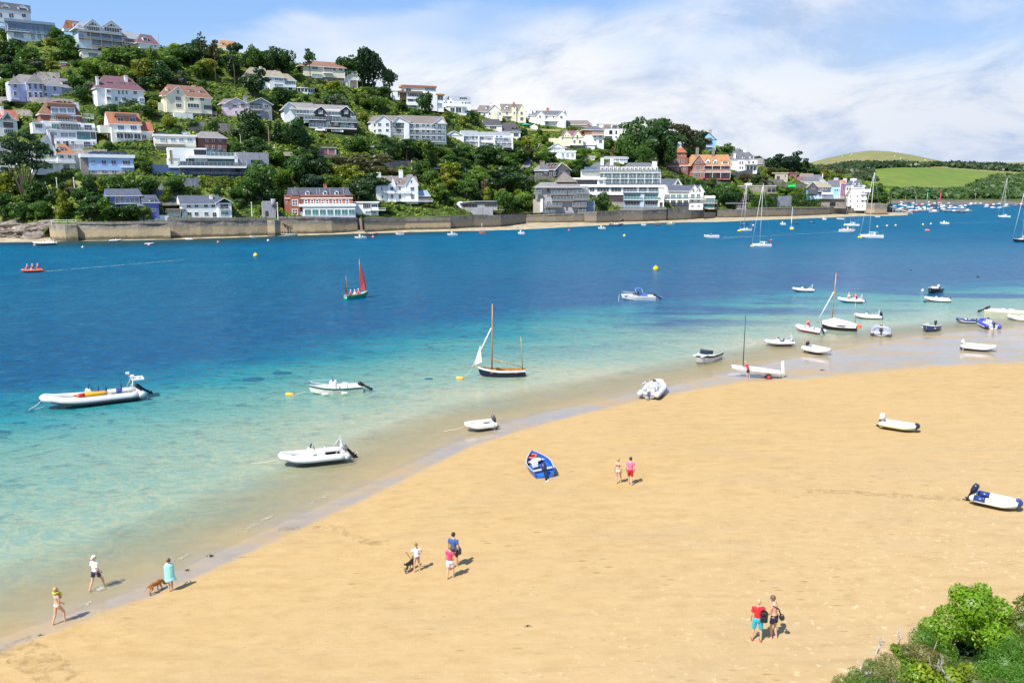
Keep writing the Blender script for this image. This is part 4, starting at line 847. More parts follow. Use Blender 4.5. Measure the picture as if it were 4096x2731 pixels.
b.wall(900,335,1085,455,8);b.wall(845,270,1070,338,7,1.5);b.flat(835,262,1072,275,7.4,1.2);b.win(900,290,985,332,3,1,1.5,gl='timber',fr='darkgrey');b.win(1000,290,1060,332,2,1,1.5,gl='darkglass');b.win(965,350,1002,395,2,1,0,gl='darkglass',fr='darkgrey');b.win(1037,352,1055,395,1,1,0,gl='darkglass',fr='darkgrey');b.wall(915,415,1000,455,2,-.1,'darkgrey',rect=False);b.wall(900,455,1090,495,6,.5,'brownstone',rect=False);b.bal(880,312,1080,338,.5,1,'glass');b.win(1035,415,1055,440,1)
b=Bld('boarded_cottages','cluster of dark grey boarded cottages with steep gables beneath the steep road',H,'F',300,885,10,'darkgrey',short='dark boarded cottages')
b.wall(110,805,265,885,7,.4);b.hip(95,750,265,812,7,.4,m='greyroof',il=60,ir=40);b.wall(260,795,400,890,7,.8);b.hip(165,725,375,800,7,.8,m='slate',il=20);b.wall(375,790,520,880,7,0);b.gab(345,725,530,805,7,-.3,'paleslate',.4,'darkgrey',xa=425)
for x in(285,320,352):b.dorm(x-14,755,x+14,780,1.2,2,peak=20,m='redtile',roof='darkroof',cols=1)
b.ws((155,),845,868,70,4,1,.4);b.ws((240,345),815,840,26,2,1,.4);b.win(395,790,460,820,3,1,0);b.ch(172,698,228,740,3,'brownstone');b.ws((290,340,450),835,870,26,1,1,0)
b=Bld('hotel','large white hotel with slate mansard, rows of blue shaded balconies and a long glazed podium','hotel','F',1120,1240,7,'offwhite',short='large white hotel')
b.wall(655,820,1555,985,12,5);b.hip(672,715,1150,830,12,4.6,m='slate',il=150,ir=160,over=.6);b.hip(1080,720,1545,830,12,4.6,m='slate',il=110,ir=110,over=.6)
b.win(680,768,830,800,3,1,4.2,gl='blueglass',fr='paleslate');b.flat(650,800,845,825,4,3.6,'paleslate','eave')
for i in range(14):
 x=868+i*48;b.wall(x,768,x+34,828,3,4.4,'offwhite',rect=False,sink=0);b.win(x+6,775,x+28,815,2,1,4.4,gl='glass')
b.bal(850,800,1555,832,1.8,4.6,'glass')
for y0,y1 in((850,900),(915,965)):
 b.ws([880+i*47.5 for i in range(14)],y0,y1-4,32,2,1,5,gl='greenglass');b.bal(860,y1-28,1558,y1+2,1.8,5,'glass')
for i in range(8):b.post(905+i*93,835,968,3.1,.22)
b.ch(868,665,905,720,8,'offwhite');b.ch(978,665,1015,720,8,'offwhite');b.ch(1460,705,1515,760,6,'white')
b.wall(545,900,925,975,10,3.5,'white');b.win(560,920,830,970,9,1,3.5,fr='darkgrey',gl='darkglass');b.win(850,925,905,965,2,1,3.5);b.flat(538,893,930,912,10.5,2.8,'white')
b.wall(640,985,1600,1065,9,1.5,'white');b.flat(635,975,1605,1000,9,.6,'white','podium_roof');b.flat(930,962,1560,980,3,2.4,'darkgrey','terrace_edge',0)
for x0,x1 in((740,800),(825,965),(985,1105),(1125,1285),(1305,1400),(1415,1530)):b.win(x0,1002,x1,1055,max(2,int((x1-x0)/35)),1,1.5,gl='glass',fw=.15)
b.bal(1125,1032,1535,1058,1.5,1.5,'glass');b.wall(945,1060,1130,1145,8,1.8,'plum' if False else 'brownboard');b.wall(950,1145,1130,1275,8,1.8,'rubble');b.wall(1128,1062,1595,1245,8,1.2,'bluegrey');b.wall(1325,1062,1368,1245,2,.6,'aqua',rect=False);b.wall(1530,1030,1595,1248,5,.2,'offwhite',rect=False)
for x0,x1 in((1140,1320),(1372,1525)):b.win(x0,1085,x1,1140,5,1,1.2,gl='greenglass');b.win(x0+8,1160,x1-8,1210,5,1,1.2,gl='glass');b.bal(x0-8,1118,x1+30,1145,1.2,1.2,'glass')
b.door(1545,1175,1578,1240,.2,'darkgrey');b.wall(735,1060,830,1150,6,1.8,'offwhite',rect=False);b.win(745,1080,815,1130,3,1,1.8)
b.bal(1110,1225,1610,1250,1.0,1.0,'glass','concrete')
b=Bld('pyramid_roof_apartments','grey apartment block with dark pyramid roof and jagged grey shingled balconies above the sea wall','apartment block','F',430,1295,10,'grey',short='grey apartments with pyramid roof')
b.wall(150,990,720,1150,10,1.6);b.wall(190,1140,705,1298,9,1.2,'grey');b.wall(95,1140,190,1320,7,1.5,'concrete',rect=False)
u0,u1,z0,z1=b.box4(360,830,610,945,3);bb=MB();um=b.ux(450,830,7);zt=b.uz(450,830,7)[1]
bb.loft([[(u0,2.5,z0),(u1,2.5,z0),(u1,12,z0),(u0,12,z0)],[(um-.3,7,zt),(um+.3,7,zt),(um+.3,7.2,zt),(um-.3,7.2,zt)]]);bb.build('pyramid_roof',M('purpletile')if False else M('brownslate'),b.root)
b.hip(140,945,640,1000,8,.6,m='greyroof',il=40,ir=60,over=.8);a_,c_=px('F',360,830),px('F',610,945);RECTS.append((*a_,*c_,b.dist,b.short))
for x0,x1,y in((110,190,1065),(300,480,1072),(500,600,1072),(600,735,1065),(325,560,1140),(560,735,1130),(240,425,1212),(545,705,1208),(200,345,1295),(610,700,1290)):
 b.bal(x0,y-28,x1,y,2.0,1.6,'glass','grey');b.flat(x0,y-2,x1,y+24,2.0,-.3,'greyroof','balcony_skirt',.2);b.ws([x0+30+i*52 for i in range(max(1,int((x1-x0-20)/52)))],y-52,y-6,36,2,1,1.15,gl='glass')
b.ws((268,268),1010,1060,30,2,1,1.6);b.ws((268,),1085,1110,34,2,1,1.6);b.ws((480,),1220,1270,34,2,1,1.2);b.wall(180,1135,205,1260,2,.3,'white',rect=False);b.wall(700,1160,800,1300,6,2.5,'bluegrey',rect=False)
b=Bld('hotel_wing','pale waterfront wing with navy slate roofs and two tiers of balconies right of the hotel','hotel','F',1830,1262,9,'offwhite',short='slate-roofed waterfront wing')
b.wall(1600,1060,2045,1265,9,.8);b.hip(1650,978,1985,1045,9,.6,m='navyslate');b.wall(1650,1040,1985,1065,9,.8,rect=False);b.gab(1895,978,1995,1048,9,-.4,'navyslate',.3,xa=1945);b.gab(1960,980,2062,1055,9,-.4,'navyslate',.3,xa=2012);b.wall(1885,1045,2045,1270,4,-.4,'offwhite')
b.gab(1690,905,1810,985,8,8,'navyslate',.3,xa=1755);b.hip(1555,905,1760,980,9,8,m='navyslate');b.tri([(1725,975),(1785,975),(1755,915)],7.9);b.wall(1600,978,1815,1040,8,8,rect=False)
b.win(1605,1085,1660,1135,3,1,.8,gl='greenglass');b.ws((1700,1770,1845),1085,1135,56,3,1,.8,gl='greenglass');b.ws((1925,1990),1078,1130,44,2,1,-.4,gl='greenglass');b.bal(1600,1112,2055,1138,1.3,.8-1.2,'glass');b.ws((1630,1700,1775,1845),1148,1198,56,3,1,.8,gl='glass');b.ws((1920,1992),1148,1172,26,2,1,-.4);b.ws((1920,1992),1210,1228,30,2,1,-.4);b.wall(1600,1205,1885,1232,3,.4,'darkgrey',rect=False);b.ws((1930,),1018,1045,20,1,1,-.75);b.ws((2005,),1018,1045,20,1,1,-.75)
b=Bld('glass_pavilion','small two-storey glass fronted pavilion at the right end of the hotel','building','F',2115,1245,12,'concrete',short='small glass pavilion')
b.wall(2045,1125,2175,1250,6);b.flat(2075,1100,2178,1128,5,-.2,'white');b.win(2080,1130,2170,1162,3,1,gl='greenglass',fr='metal');b.bal(2040,1150,2205,1185,1.2,rail='glass',slab='offwhite');b.win(2050,1192,2170,1240,5,1,gl='greenglass',fr='metal');b.bal(2035,1232,2205,1256,1.2,rail='metal',slab='offwhite');b.wall(2045,1250,2180,1340,6,.3,'brownstone',rect=False)
b=Bld('red_brick_hotel','red brick manor with orange tiled roofs, cupola-topped tower and white verandas','hotel','F',1950,890,10,'brick',short='red brick manor')
b.wall(1855,740,2360,895,11,1.5);b.hip(1850,628,2375,752,12,.2,m='amberroof',il=60,ir=40,over=.4);b.gab(1915,630,2070,735,9,-.6,'amberroof',.5,'brick',xa=1998);b.wall(1925,730,2050,890,3,-.4)
b.wall(1520,745,1720,830,9,1);b.gab(1520,672,1620,750,9,.8,'browntile',.3,'brick',xa=1568);b.hip(1560,672,1720,755,9,1.2,m='browntile');b.wall(1655,755,1775,830,5,-.6);b.hip(1645,722,1780,762,5,-.6,m='amberroof',il=50,ir=50,over=.3)
b.wall(1700,600,1850,890,6,.4);b.wall(1705,665,1870,755,5,.2,'brownbrick',rect=False);b.wall(1775,750,1870,890,4,-.2,'brownbrick',rect=False);b.hip(1770,725,1875,755,4,-.2,m='amberroof',il=30,ir=30)
u0,u1,z0,z1=b.box4(1700,548,1862,605,0);um=(u0+u1)/2;ze=b.uz(1780,548,3)[1]
bb=MB();bb.loft([[(u0,-.3,z0),(u1,-.3,z0),(u1,6.6,z0),(u0,6.6,z0)],[(um-1.7,1.6,ze),(um+1.7,1.6,ze),(um+1.7,4.9,ze),(um-1.7,4.9,ze)]]);bb.build('tower_roof',M('redroof'),b.root)
zc=b.uz(1780,515,3)[1];zp=b.uz(1780,480,3)[1]
bb=MB()
for k in range(10):a_=2*PI*k/10;bb.tube([(um+1.25*math.cos(a_),3.2+1.25*math.sin(a_),ze),(um+1.25*math.cos(a_),3.2+1.25*math.sin(a_),zc)],.16,5)
bb.lathe([(1.7,ze),(1.6,ze+.3)],12,0,(um,3.2,0));bb.lathe([(1.55,zc),(1.5,zc+.35),(1.3,zc+.9),(.8,zp-.25),(.1,zp)],12,0,(um,3.2,0));bb.build('cupola',M('white'),b.root);a_,c_=px('F',1700,480),px('F',1862,605);RECTS.append((*a_,*c_,b.dist,b.short))
b.ws((1738,1812),612,645,32,2,2,.4);b.ws((1718,1758,1812),682,722,26,2,2,.2);b.ws((1570,),770,805,40,3,2,1);b.ws((1750,),775,812,24,2,2,-.6);b.ws((1832,),768,812,26,2,2,-.2);b.win(1955,695,2025,735,5,2,-.6);b.win(1955,758,2012,800,4,2,-.4);b.door(1818,860,1862,892,-.2,'black')
b.dorm(2075,695,2120,725,.6,3,peak=30,roof='amberroof');b.dorm(2160,698,2205,728,.6,3,peak=30,roof='amberroof');b.dorm(2255,705,2340,735,.6,3,roof='amberroof',cols=4)
b.win(2065,765,2240,802,5,1,1.4,fr='plum',gl='darkglass');b.win(2285,765,2350,802,3,1,1.4);b.win(2115,840,2190,885,4,2,1.4);b.ws((2265,2320),840,885,34,2,2,1.4);b.bal(1920,795,2365,830,2.0,1.4,'bars');b.win(1940,835,2010,885,4,2,-.45)
for x in(2055,2150,2245,2355):b.post(x,755,800,-.5,.2);b.post(x,830,895,-.5,.2)
b.ch(1960,548,1995,625,5,'brownstone',3);b.ch(2145,552,2178,630,5,'brownstone',3)
b=Bld('blue_gable_house','bright blue gabled house with two brown chimneys on the skyline',H,'F',2100,575,12,'skyblue',short='bright blue gabled house')
b.wall(2020,450,2190,575,8);b.gab(2010,375,2195,455,8,-.3,'slate',.4,'skyblue',trim='slate',xa=2105);b.ch(2022,348,2058,395,4,'woodpale',3);b.ch(2112,346,2145,390,4,'woodpale',3);b.win(2090,400,2112,430,2);b.flat(2065,435,2140,452,1,-.8,'brownslate','bay_roof');b.win(2040,480,2140,520,5,1,-.1,fr='darkgrey');b.flat(2020,455,2140,472,1.5,-1.4,'slate','veranda_roof');b.win(2040,535,2130,570,4,1,0,gl='paleglass');b.bal(2020,512,2145,535,1.2,rail='metal')
# crop G
b=Bld('white_manor','white manor house with steep grey slate roofs and tall chimneys on a stone terrace',H,'G',490,680,16,short='white manor with steep slate roofs')
b.wall(330,545,655,685,9);b.hip(345,440,570,552,9,.3,m='slate',il=40,ir=60,over=.5);b.hip(480,455,655,550,8,.6,m='slate',il=60,ir=90);b.dorm(325,505,372,540,1,2.4);b.dorm(570,500,620,535,1,2.4);b.dorm(485,505,512,530,.6,2,cols=1);b.ch(388,468,412,542,.8);b.ch(497,415,522,470,4,pots=1)
b.wall(440,555,520,685,2,-.8,rect=False);b.ws((460,488),560,595,18,1,1,-.8);b.ws((460,488),620,650,18,1,1,-.8);b.ws((560,610),560,590,24,2);b.flat(525,598,660,612,2,-1.6,'slate','veranda_roof');b.win(535,620,640,668,5,1)
for x in(530,570,610,655):b.post(x,612,680,-1.5,.2)
b=Bld('stone_barn','small stone house with grey gabled roof between the white manor and the dark trees',H,'G',700,620,20,'rubble',short='small stone gabled house')
b.wall(645,585,765,622,7);b.hip(640,525,740,590,7,m='greyroof');b.gab(715,528,768,590,7,-.3,'greyroof',.3,'rubble',xa=742);b.win(733,570,750,615,1,1,-.3)
b=Bld('stone_garages','row of grey stone garages with arched openings under the road','garage','G',650,908,4,'brownstone',short='stone garages under the road')
b.wall(430,845,870,912,5);
for x in(552,):b.door(x-18,865,x+18,905,0,'black')
for x in(795,845):b.door(x-20,865,x+20,912,0,'black')
b.ws((640,662),858,878,12,1);b.flat(425,838,875,848,5.3,-.2,'concrete');b.door(485,868,500,895,0,'brownboard')
b=Bld('boathouse','low dark boathouse with sloping roof and white lower front on the sea wall','boathouse','G',430,1130,4,'brownboard',short='low dark boathouse')
b.wall(410,1045,540,1135,5,0);b.wall(420,1108,535,1136,2,-.15,'white',rect=False);b.flat(300,1035,545,1052,6,-.5,'slate','roof');b.ws((450,505),1060,1095,30,2)
b=Bld('slate_cottages','huddle of slate and red ridged roofs with white gables above the green van',H,'G',1280,815,8,short='huddle of slate cottage roofs')
b.wall(1105,780,1250,815,6,0);b.hip(1095,735,1250,785,6,0,m='purpletile',il=30,ir=30);b.wall(1180,790,1420,825,6,-2);b.hip(1170,740,1370,795,6,-2,m='slate',il=20,ir=20);b.hip(1340,765,1450,800,6,-2.4,m='paleslate',il=10,ir=30);b.wall(1030,700,1110,755,5,4,'plum');b.flat(1000,690,1130,702,5,3.7,'brownslate','roof');b.hip(1160,700,1300,740,6,3,m='brownslate');b.wall(1165,735,1300,760,5,3.2,'lilac',rect=False);b.hip(1280,715,1400,755,6,3,m='slate');b.ch(1402,705,1412,740,4);b.ws((1130,1180,1250,1300),792,810,16,1,1,-2.02)
b=Bld('terrace_pavilion','low stone terrace building with flat brown top on the slope left of the cottages','building','G',930,780,5,'concrete',short='low stone terrace building')
b.wall(860,700,1008,785,6);b.win(970,715,985,745,1);b.flat(830,690,1010,702,6,-.3,'woodpale');b.door(880,730,915,775,0,'brownboard')
b=Bld('waterfront_inn','blue and dark grey gabled inn with a terrace, set on a brown stone base','inn','G',1440,1078,8,'skyblue',short='blue gabled inn')
b.wall(1235,865,1590,985,10,1);b.wall(1240,850,1500,915,9,.6,'darkgrey',rect=False);b.gab(1238,798,1350,855,9,.2,'weathered',.4,'darkgrey',xa=1295);b.wall(1245,850,1345,915,2,.3,'darkgrey',rect=False);b.hip(1290,798,1500,855,10,.8,m='weathered');b.hip(1480,775,1600,860,9,1.4,m='slate')
b.ws((1300,),852,882,36,2,1,.3);b.ws((1385,1440),855,890,40,2,1,.6);b.bal(1355,875,1415,905,.8,.6,'metal');b.ws((1325,1378,1432),938,972,26,2,1,1);b.ws((1550,1575),880,905,20,1,1,1);b.flat(1405,918,1520,942,2.4,-1.8,'white','awning');b.wall(1365,985,1680,1080,9,.2,'brownstone');b.bal(1290,962,1660,988,1.6,.4,'bars','concrete');b.ws((1380,1408,1436),1045,1062,16,1,1,.2);b.win(1490,1030,1555,1075,1,1,.2,gl='black',fr='darkgrey');b.ws((1580,1640),1000,1025,36,2,1,.2);b.win(1565,1048,1595,1070,1,1,.2)
b=Bld('lilac_house','narrow lilac house beside a narrow dark red house, both with orange brown roofs',H,'G',1610,1000,8,'lilac',short='narrow lilac and red houses')
b.wall(1560,800,1615,1000,7,0);b.hip(1555,775,1640,805,7,0,m='amberroof');b.ch(1535,750,1585,800,3);b.wall(1605,815,1665,1000,7,.3,'plum');b.hip(1600,780,1670,820,7,.3,m='redroof');b.ws((1590,),820,845,20,1,2);b.ws((1590,),880,905,20,1,2);b.win(1632,820,1648,985,1,6,.3);b.ch(1642,755,1685,790,4)
b=Bld('mansard_house','tall white house with navy mansard roof behind the waterfront at the right',H,'G',1780,1000,8,short='white house with navy mansard roof')
b.wall(1665,835,1885,1060,9);b.hip(1665,775,1885,840,9,m='navyslate',il=60,ir=70);b.ch(1725,758,1795,785,4,pots=0);b.dorm(1775,808,1830,835,.5,2.6,cols=2);b.ws((1710,),815,835,22,1,1,.6);b.ws((1690,1730,1865),860,890,22,1,2);b.bal(1840,835,1905,850,.8,rail='bars')
b=Bld('white_waterfront_house','very tall white waterfront house with small windows and stacked roof dormers at the quay',H,'G',1790,1100,14,short='tall white quayside house')
b.wall(1700,935,1905,1105,8);b.wall(1735,860,1880,940,7,.6);b.hip(1705,880,1850,942,6,.2,m='weathered',il=10,ir=60);b.hip(1735,835,1885,870,7,.6,m='slate',il=40,ir=40);b.dorm(1785,890,1815,918,.8,2);b.ch(1735,838,1762,890,2);b.ch(1810,838,1838,875,3)
b.ws((1725,1805,1868),950,975,16,1,2);b.ws((1725,1805,1868),1005,1030,16,1,2);b.ws((1725,1805,1868),1060,1085,16,1,2);b.bal(1845,898,1920,938,.9,rail='bars');b.bal(1845,975,1915,1000,.9,rail='solid');b.ws((1868,),905,928,30,2,1,.6);b.wall(1905,880,1960,895,4,1,rect=False)
b=Bld('kiosk','long low modern white-roofed building on piers at the foot of the brambly slope','building','E',1470,1600,6,'grey',short='curved-roof boat pavilion')
b.wall(1185,1455,1290,1610,6,.4,'white');b.wall(1285,1470,1690,1525,6,0,'metal');b.wall(1275,1522,1640,1612,6,-.2,'greystone');b.win(1295,1480,1460,1520,5,1,0,gl='darkglass',fr='metal');b.win(1545,1478,1685,1512,5,1,0,gl='glass',fr='metal');b.bal(1690,1500,1775,1545,1.5,3,'metal')
u0,u1,z0,z1=b.box4(1260,1442,1695,1475,-.8);bb=MB();n_=10
for k in range(n_):
 def zz(q):return z0+(z1-z0)*min(1,(1-(1-q)**2)*1.0 if q<.35 else(1-.65**2)+(q-.35)*.05)
 a0,a1=k/n_,(k+1)/n_;bb.loft([[(u0+(u1-u0)*q,-.8,zz(q))for q in(a0,a1)]+[(u0+(u1-u0)*q,-.8,zz(q)+.25)for q in(a1,a0)],[(u0+(u1-u0)*q,7,zz(q))for q in(a0,a1)]+[(u0+(u1-u0)*q,7,zz(q)+.25)for q in(a1,a0)]])
bb.build('curved_roof',M('metal'),b.root)
b=Bld('glasshouse_cottage','low pale glazed garden building on the terrace behind the hotel chimneys','building','F',1060,716,6,'offwhite',short='glazed garden building behind the hotel')
b.wall(920,668,1175,716,6);b.hip(910,648,1185,672,6,m='paleslate');b.ws((960,1010,1060,1110,1150),678,706,38,2,gl='paleglass')
b=Bld('terrace_cottage','small low grey roofed cottage on the terrace below the red topped house',H,'F',740,682,6,'offwhite',short='low terrace cottage')
b.wall(690,655,800,682,5);b.hip(682,640,806,658,5,m='greyroof');b.ws((715,745,775),662,676,18,1)
# hillside ground
def hill_material():
 t=NT('hillside_ground');tc=t.node('ShaderNodeTexCoord');P=tc.outputs['Object']
 n1=t.noise(.06,5,.62,P);n2=t.noise(.4,5,.65,P)
 c=t.ramp(n2.outputs[0],[(.3,(.022,.04,.010)),(.5,(.045,.07,.015)),(.7,(.085,.11,.022))]).outputs[0]
 c=t.mix(t.ramp(n1.outputs[0],[(.5,0.0),(.62,.7)]).outputs[0],c,(.11,.13,.032))
 c=t.mix(t.ramp(n1.outputs[0],[(.3,.6),(.38,0.0)]).outputs[0],c,(.12,.09,.05))
 t.l(c,t.b.inputs['Base Color']);t.b.inputs['Roughness'].default_value=.95;t.b.inputs['Specular IOR Level'].default_value=.1
 t.bump(n2.outputs[0],.8,.6);return t.mat
na=460;azs=np.linspace(az_of(*O(-420,500)),AZ_END,na)
srow=np.concatenate([np.array([.4,2,4,6,7.5]),np.linspace(9,150,95),np.linspace(153,330,40)])
A_=np.repeat(azs[:,None],len(srow),1);R_=np.interp(A_,B_AZ,B_R)+srow[None,:]
X,Y=np.sin(A_)*R_,np.cos(A_)*R_
Z=terr_polar(A_,R_)
for i in range(na):
 for j in range(len(srow)):
  z=Z[i,j];Z[i,j]=z+.9*noise.noise((X[i,j]*.035,Y[i,j]*.035,0))*min(1,max(0,(z-7)/6))
for B,rt,fw,u0,u1,v0,v1,zb in FOOT:
 dx,dy=X-B.x,Y-B.y
 u=dx*rt.x+dy*rt.y;v=dx*fw.x+dy*fw.y
 m_=(u>u0-.8)&(u<u1+.8)&(v>v0-1.5)&(v<v1+.6)
 Z[m_]=np.minimum(Z[m_],zb+.05)
hill=link('hillside',grid_mesh('hillside',X,Y,Z,[hill_material()]))
tag(hill,kind='structure')
HILL_X,HILL_Y,HILL_Z,HILL_A,HILL_S=X,Y,Z,azs,srow
# far shore: beach strip, sea walls, rocks
stone_mat('seawall',(.11,.095,.08),(.24,.205,.165),(.40,.35,.28),.55,.8,stain=((.36,.285,.175),(.10,.085,.05)))
stone_mat('seawall_grey',(.07,.065,.06),(.16,.145,.13),(.28,.26,.23),.55,.8,stain=((.19,.16,.115),(.075,.065,.045)))
stone_mat('rock',(.085,.07,.06),(.20,.165,.135),(.36,.30,.24),.35,.9)
t=NT('shore_sand');tc=t.node('ShaderNodeTexCoord');nz=t.noise(.25,5,.65,tc.outputs['Object'])
t.l(t.ramp(nz.outputs[0],[(.3,(.15,.115,.07)),(.5,(.33,.27,.17)),(.7,(.44,.37,.25))]).outputs[0],t.b.inputs['Base Color']);t.b.inputs['Roughness'].default_value=.95;t.bump(nz.outputs[0],.6,.3);MATS['shore_sand']=t.mat
SHW=[(-500,560),(-100,559),(0,557),(120,555),(180,553.5),(300,552),(400,550),(616,543),(842,536),(1000,532),(1110,530),(1206,527),(1366,518.5),(1526,511.5),(1646,510),(1750,505.5),(1888,500.5),(1988,496),(2040,496),(2085,494)]
X=[];Y=[];Z=[]
for x,y in SHW:
 p=on_z(*O(x,y));a=math.atan2(p.x,p.y);rb=max(r0_of(a),math.hypot(p.x,p.y)+1)+1.5;rw=math.hypot(p.x,p.y)
 rr=[rw-9,rw-3,rw,rw+(rb-rw)*.5,rb];X.append([math.sin(a)*q for q in rr]);Y.append([math.cos(a)*q for q in rr]);Z.append([-.8,-.3,.02,.35,.8])
fb=link('far_beach',grid_mesh('far_beach',np.array(X),np.array(Y),np.array(Z),[M('shore_sand')]));tag(fb,kind='structure')
def seawall(label,crop,pts,m='seawall',thick=1.6,parapet=0,fwd=0.0,name='sea_wall',pm=None):
 """pts: (x, top, base) in the crop; parapet: crop pixels of a darker coping wall on top"""
 pts=sorted(pts);fine=[]
 for(x0,t0,b0),(x1,t1,b1)in zip(pts[:-1],pts[1:]):
  n=max(1,int((x1-x0)/60))
  for i in range(n):q=i/n;fine.append((x0+(x1-x0)*q,t0+(t1-t0)*q,b0+(b1-b0)*q))
 fine.append(pts[-1]);rows=[]
 for x,t_,b_ in fine:
  P=on_z(*px(crop,x,b_),.2);d=Vector((P.x,P.y,0)).normalized();P=P-d*fwd
  r=math.hypot(P.x,P.y);dd=ray(*px(crop,x,t_));zt=CAMZ+dd.z/math.hypot(dd.x,dd.y)*r
  dp=ray(*px(crop,x,t_+parapet));zp=CAMZ+dp.z/math.hypot(dp.x,dp.y)*r
  rows.append((P,d,zt,zp))
 b=MB();zz=lambda r:[r[0].x,r[0].y]
 rings=[]
 for P,d,zt,zp in rows:
  k=.35*noise.noise((P.x*.2,P.y*.2,3))
  f=P+d*(.5+k);q=P+d*thick
  zt_=zp-.05 if parapet else zt
  rings.append([(P.x+d.x*k,P.y+d.y*k,-1),(f.x,f.y,zt_),(q.x,q.y,zt_),(q.x,q.y,-1)])
 b.loft(rings,True,True)
 o=b.build(name,M(m))
 if parapet:
  b=MB();rings=[]
  for P,d,zt,zp in rows:
   f=P+d*.3;q=P+d*1.0;rings.append([(f.x,f.y,zp-.04),(f.x,f.y,zt),(q.x,q.y,zt),(q.x,q.y,zp-.04)])
  b.loft(rings,True,True);b.build('parapet',M(pm or 'brownstone'),o)
 return tag(o,label,'wall','sea walls')
seawall('round-ended pale stone bastion with white railing at the left end of the sea wall','C',[(580,1288,1462),(640,1286,1468),(760,1286,1470),(900,1290,1466)],fwd=1.5,thick=6)
seawall('brown rubble sea wall below the violet house','C',[(885,1252,1466),(1250,1256,1462),(1600,1250,1456),(1960,1246,1450)],parapet=28)
seawall('sea wall with dark grey parapet below the white slate-roofed house','D',[(-70,1205,1446),(300,1207,1436),(700,1207,1424),(1085,1210,1411)],parapet=36)
seawall('pale yellow stone pier pushed out from the sea wall below the turret','D',[(1065,1240,1412),(1150,1238,1412),(1215,1238,1408)],fwd=1.2,thick=3)
seawall('tall pale sea wall with light parapet below the red brick villa','D',[(1195,1194,1402),(1500,1194,1396),(1800,1200,1388),(2095,1206,1374)],parapet=24)
seawall('low brown sea wall between the brick villa and the boat pavilion','O',[(838,500,534),(930,500,530),(1035,499,527)],parapet=8)
seawall('sea wall of plain grey stone below the boat pavilion and the trees','O',[(1030,497,527),(1090,496,524),(1150,494,522),(1208,493,515.5)],'seawall_grey')
seawall('dark shaded sea wall below the grey pyramid-roofed apartments','F',[(-5,1318,1420),(350,1305,1418),(690,1296,1412)],'seawall_grey',parapet=14)
seawall('grey sea wall with slanting slipway below the hotel terrace','F',[(680,1282,1414),(820,1278,1416),(1090,1272,1406)],'seawall_grey',fwd=1)
seawall('high stone terrace wall with pale coping below the hotel','F',[(1085,1248,1404),(1350,1250,1398),(1615,1240,1388),(1640,1236,1386)],'seawall_grey',fwd=.6,parapet=16,pm='concrete')
seawall('brown stone wall carrying the slate-roofed hotel wing','F',[(1635,1240,1388),(1900,1262,1378),(2060,1262,1366)],'seawall_grey')
seawall('rounded brown buttress wall under the glass pavilion','F',[(2050,1290,1372),(2110,1286,1368),(2185,1292,1362)],'seawall_grey',fwd=1.5)
seawall('low dark sea wall below the boathouse','G',[(195,1118,1216),(420,1112,1212),(640,1108,1206)],'seawall_grey')
seawall('long dark sea wall below the ivy covered terraces','G',[(625,1092,1206),(1000,1088,1198),(1300,1086,1188),(1490,1086,1180)],'seawall_grey',parapet=12)
seawall('dark arched stone base below the blue inn','G',[(1480,1082,1180),(1600,1080,1172),(1720,1098,1168)],'seawall_grey')
seawall('sloping dark wall below the tall white quayside house','G',[(1690,1100,1170),(1800,1100,1166),(1925,1096,1166)],'seawall_grey')
seawall('square stone quay head at the end of the sea wall','G',[(1900,1046,1170),(2000,1044,1174),(2140,1058,1172)],'seawall',fwd=2,thick=14)
def fence_line(name,label,cat,pts,h=1.1,m='white',step=1.5,group=None,rails=2,tk=.07):
 b=MB();pts=[Vector(p)for p in pts]
 for p,q in zip(pts[:-1],pts[1:]):
  L=(q-p).length;n=max(1,int(L/step))
  for i in range(n+1):c=p.lerp(q,i/n);b.box(c.x-tk,c.x+tk,c.y-tk,c.y+tk,c.z-.3,c.z+h)
  for k in range(rails):z=h*(1-k/max(rails,1)*.9);b.tube([p+Vector((0,0,z)),q+Vector((0,0,z))],tk*.8,4,0,False)
 o=b.build(name,M(m));return tag(o,label,cat,group)
def on_r(crop,x,y,dr=0.0,base=None):
 """point on the view line at the distance of the sea wall (+dr)"""
 d=ray(*px(crop,x,y));h=math.hypot(d.x,d.y);a=math.atan2(d.x,d.y);r=r0_of(a)+dr
 return Vector((math.sin(a)*r,math.cos(a)*r,CAMZ+d.z/h*r))
fence_line('railing','white railing around the stone bastion','railing',[on_r('C',x,1285,-1)for x in(590,680,780,875)],1.5,step=2)
fence_line('handrail','white handrail of the path dropping from the cypress to the bastion','railing',[hit(*px('C',x,y))for x,y in((290,985),(380,1005),(480,1060),(560,1095),(640,1135))],1.0,step=2.5)
for lab,pts in(('long pale handrail on the left of the garden steps under the cypress',((420,820),(455,890),(495,965))),('pale handrail on the right of the garden steps under the cypress',((520,825),(545,890),(575,975)))):
 fence_line('handrail',lab,'railing',[hit(*px('C',x,y))for x,y in pts],1.1,'rail',2.5,'handrails of the garden steps',1,.14)
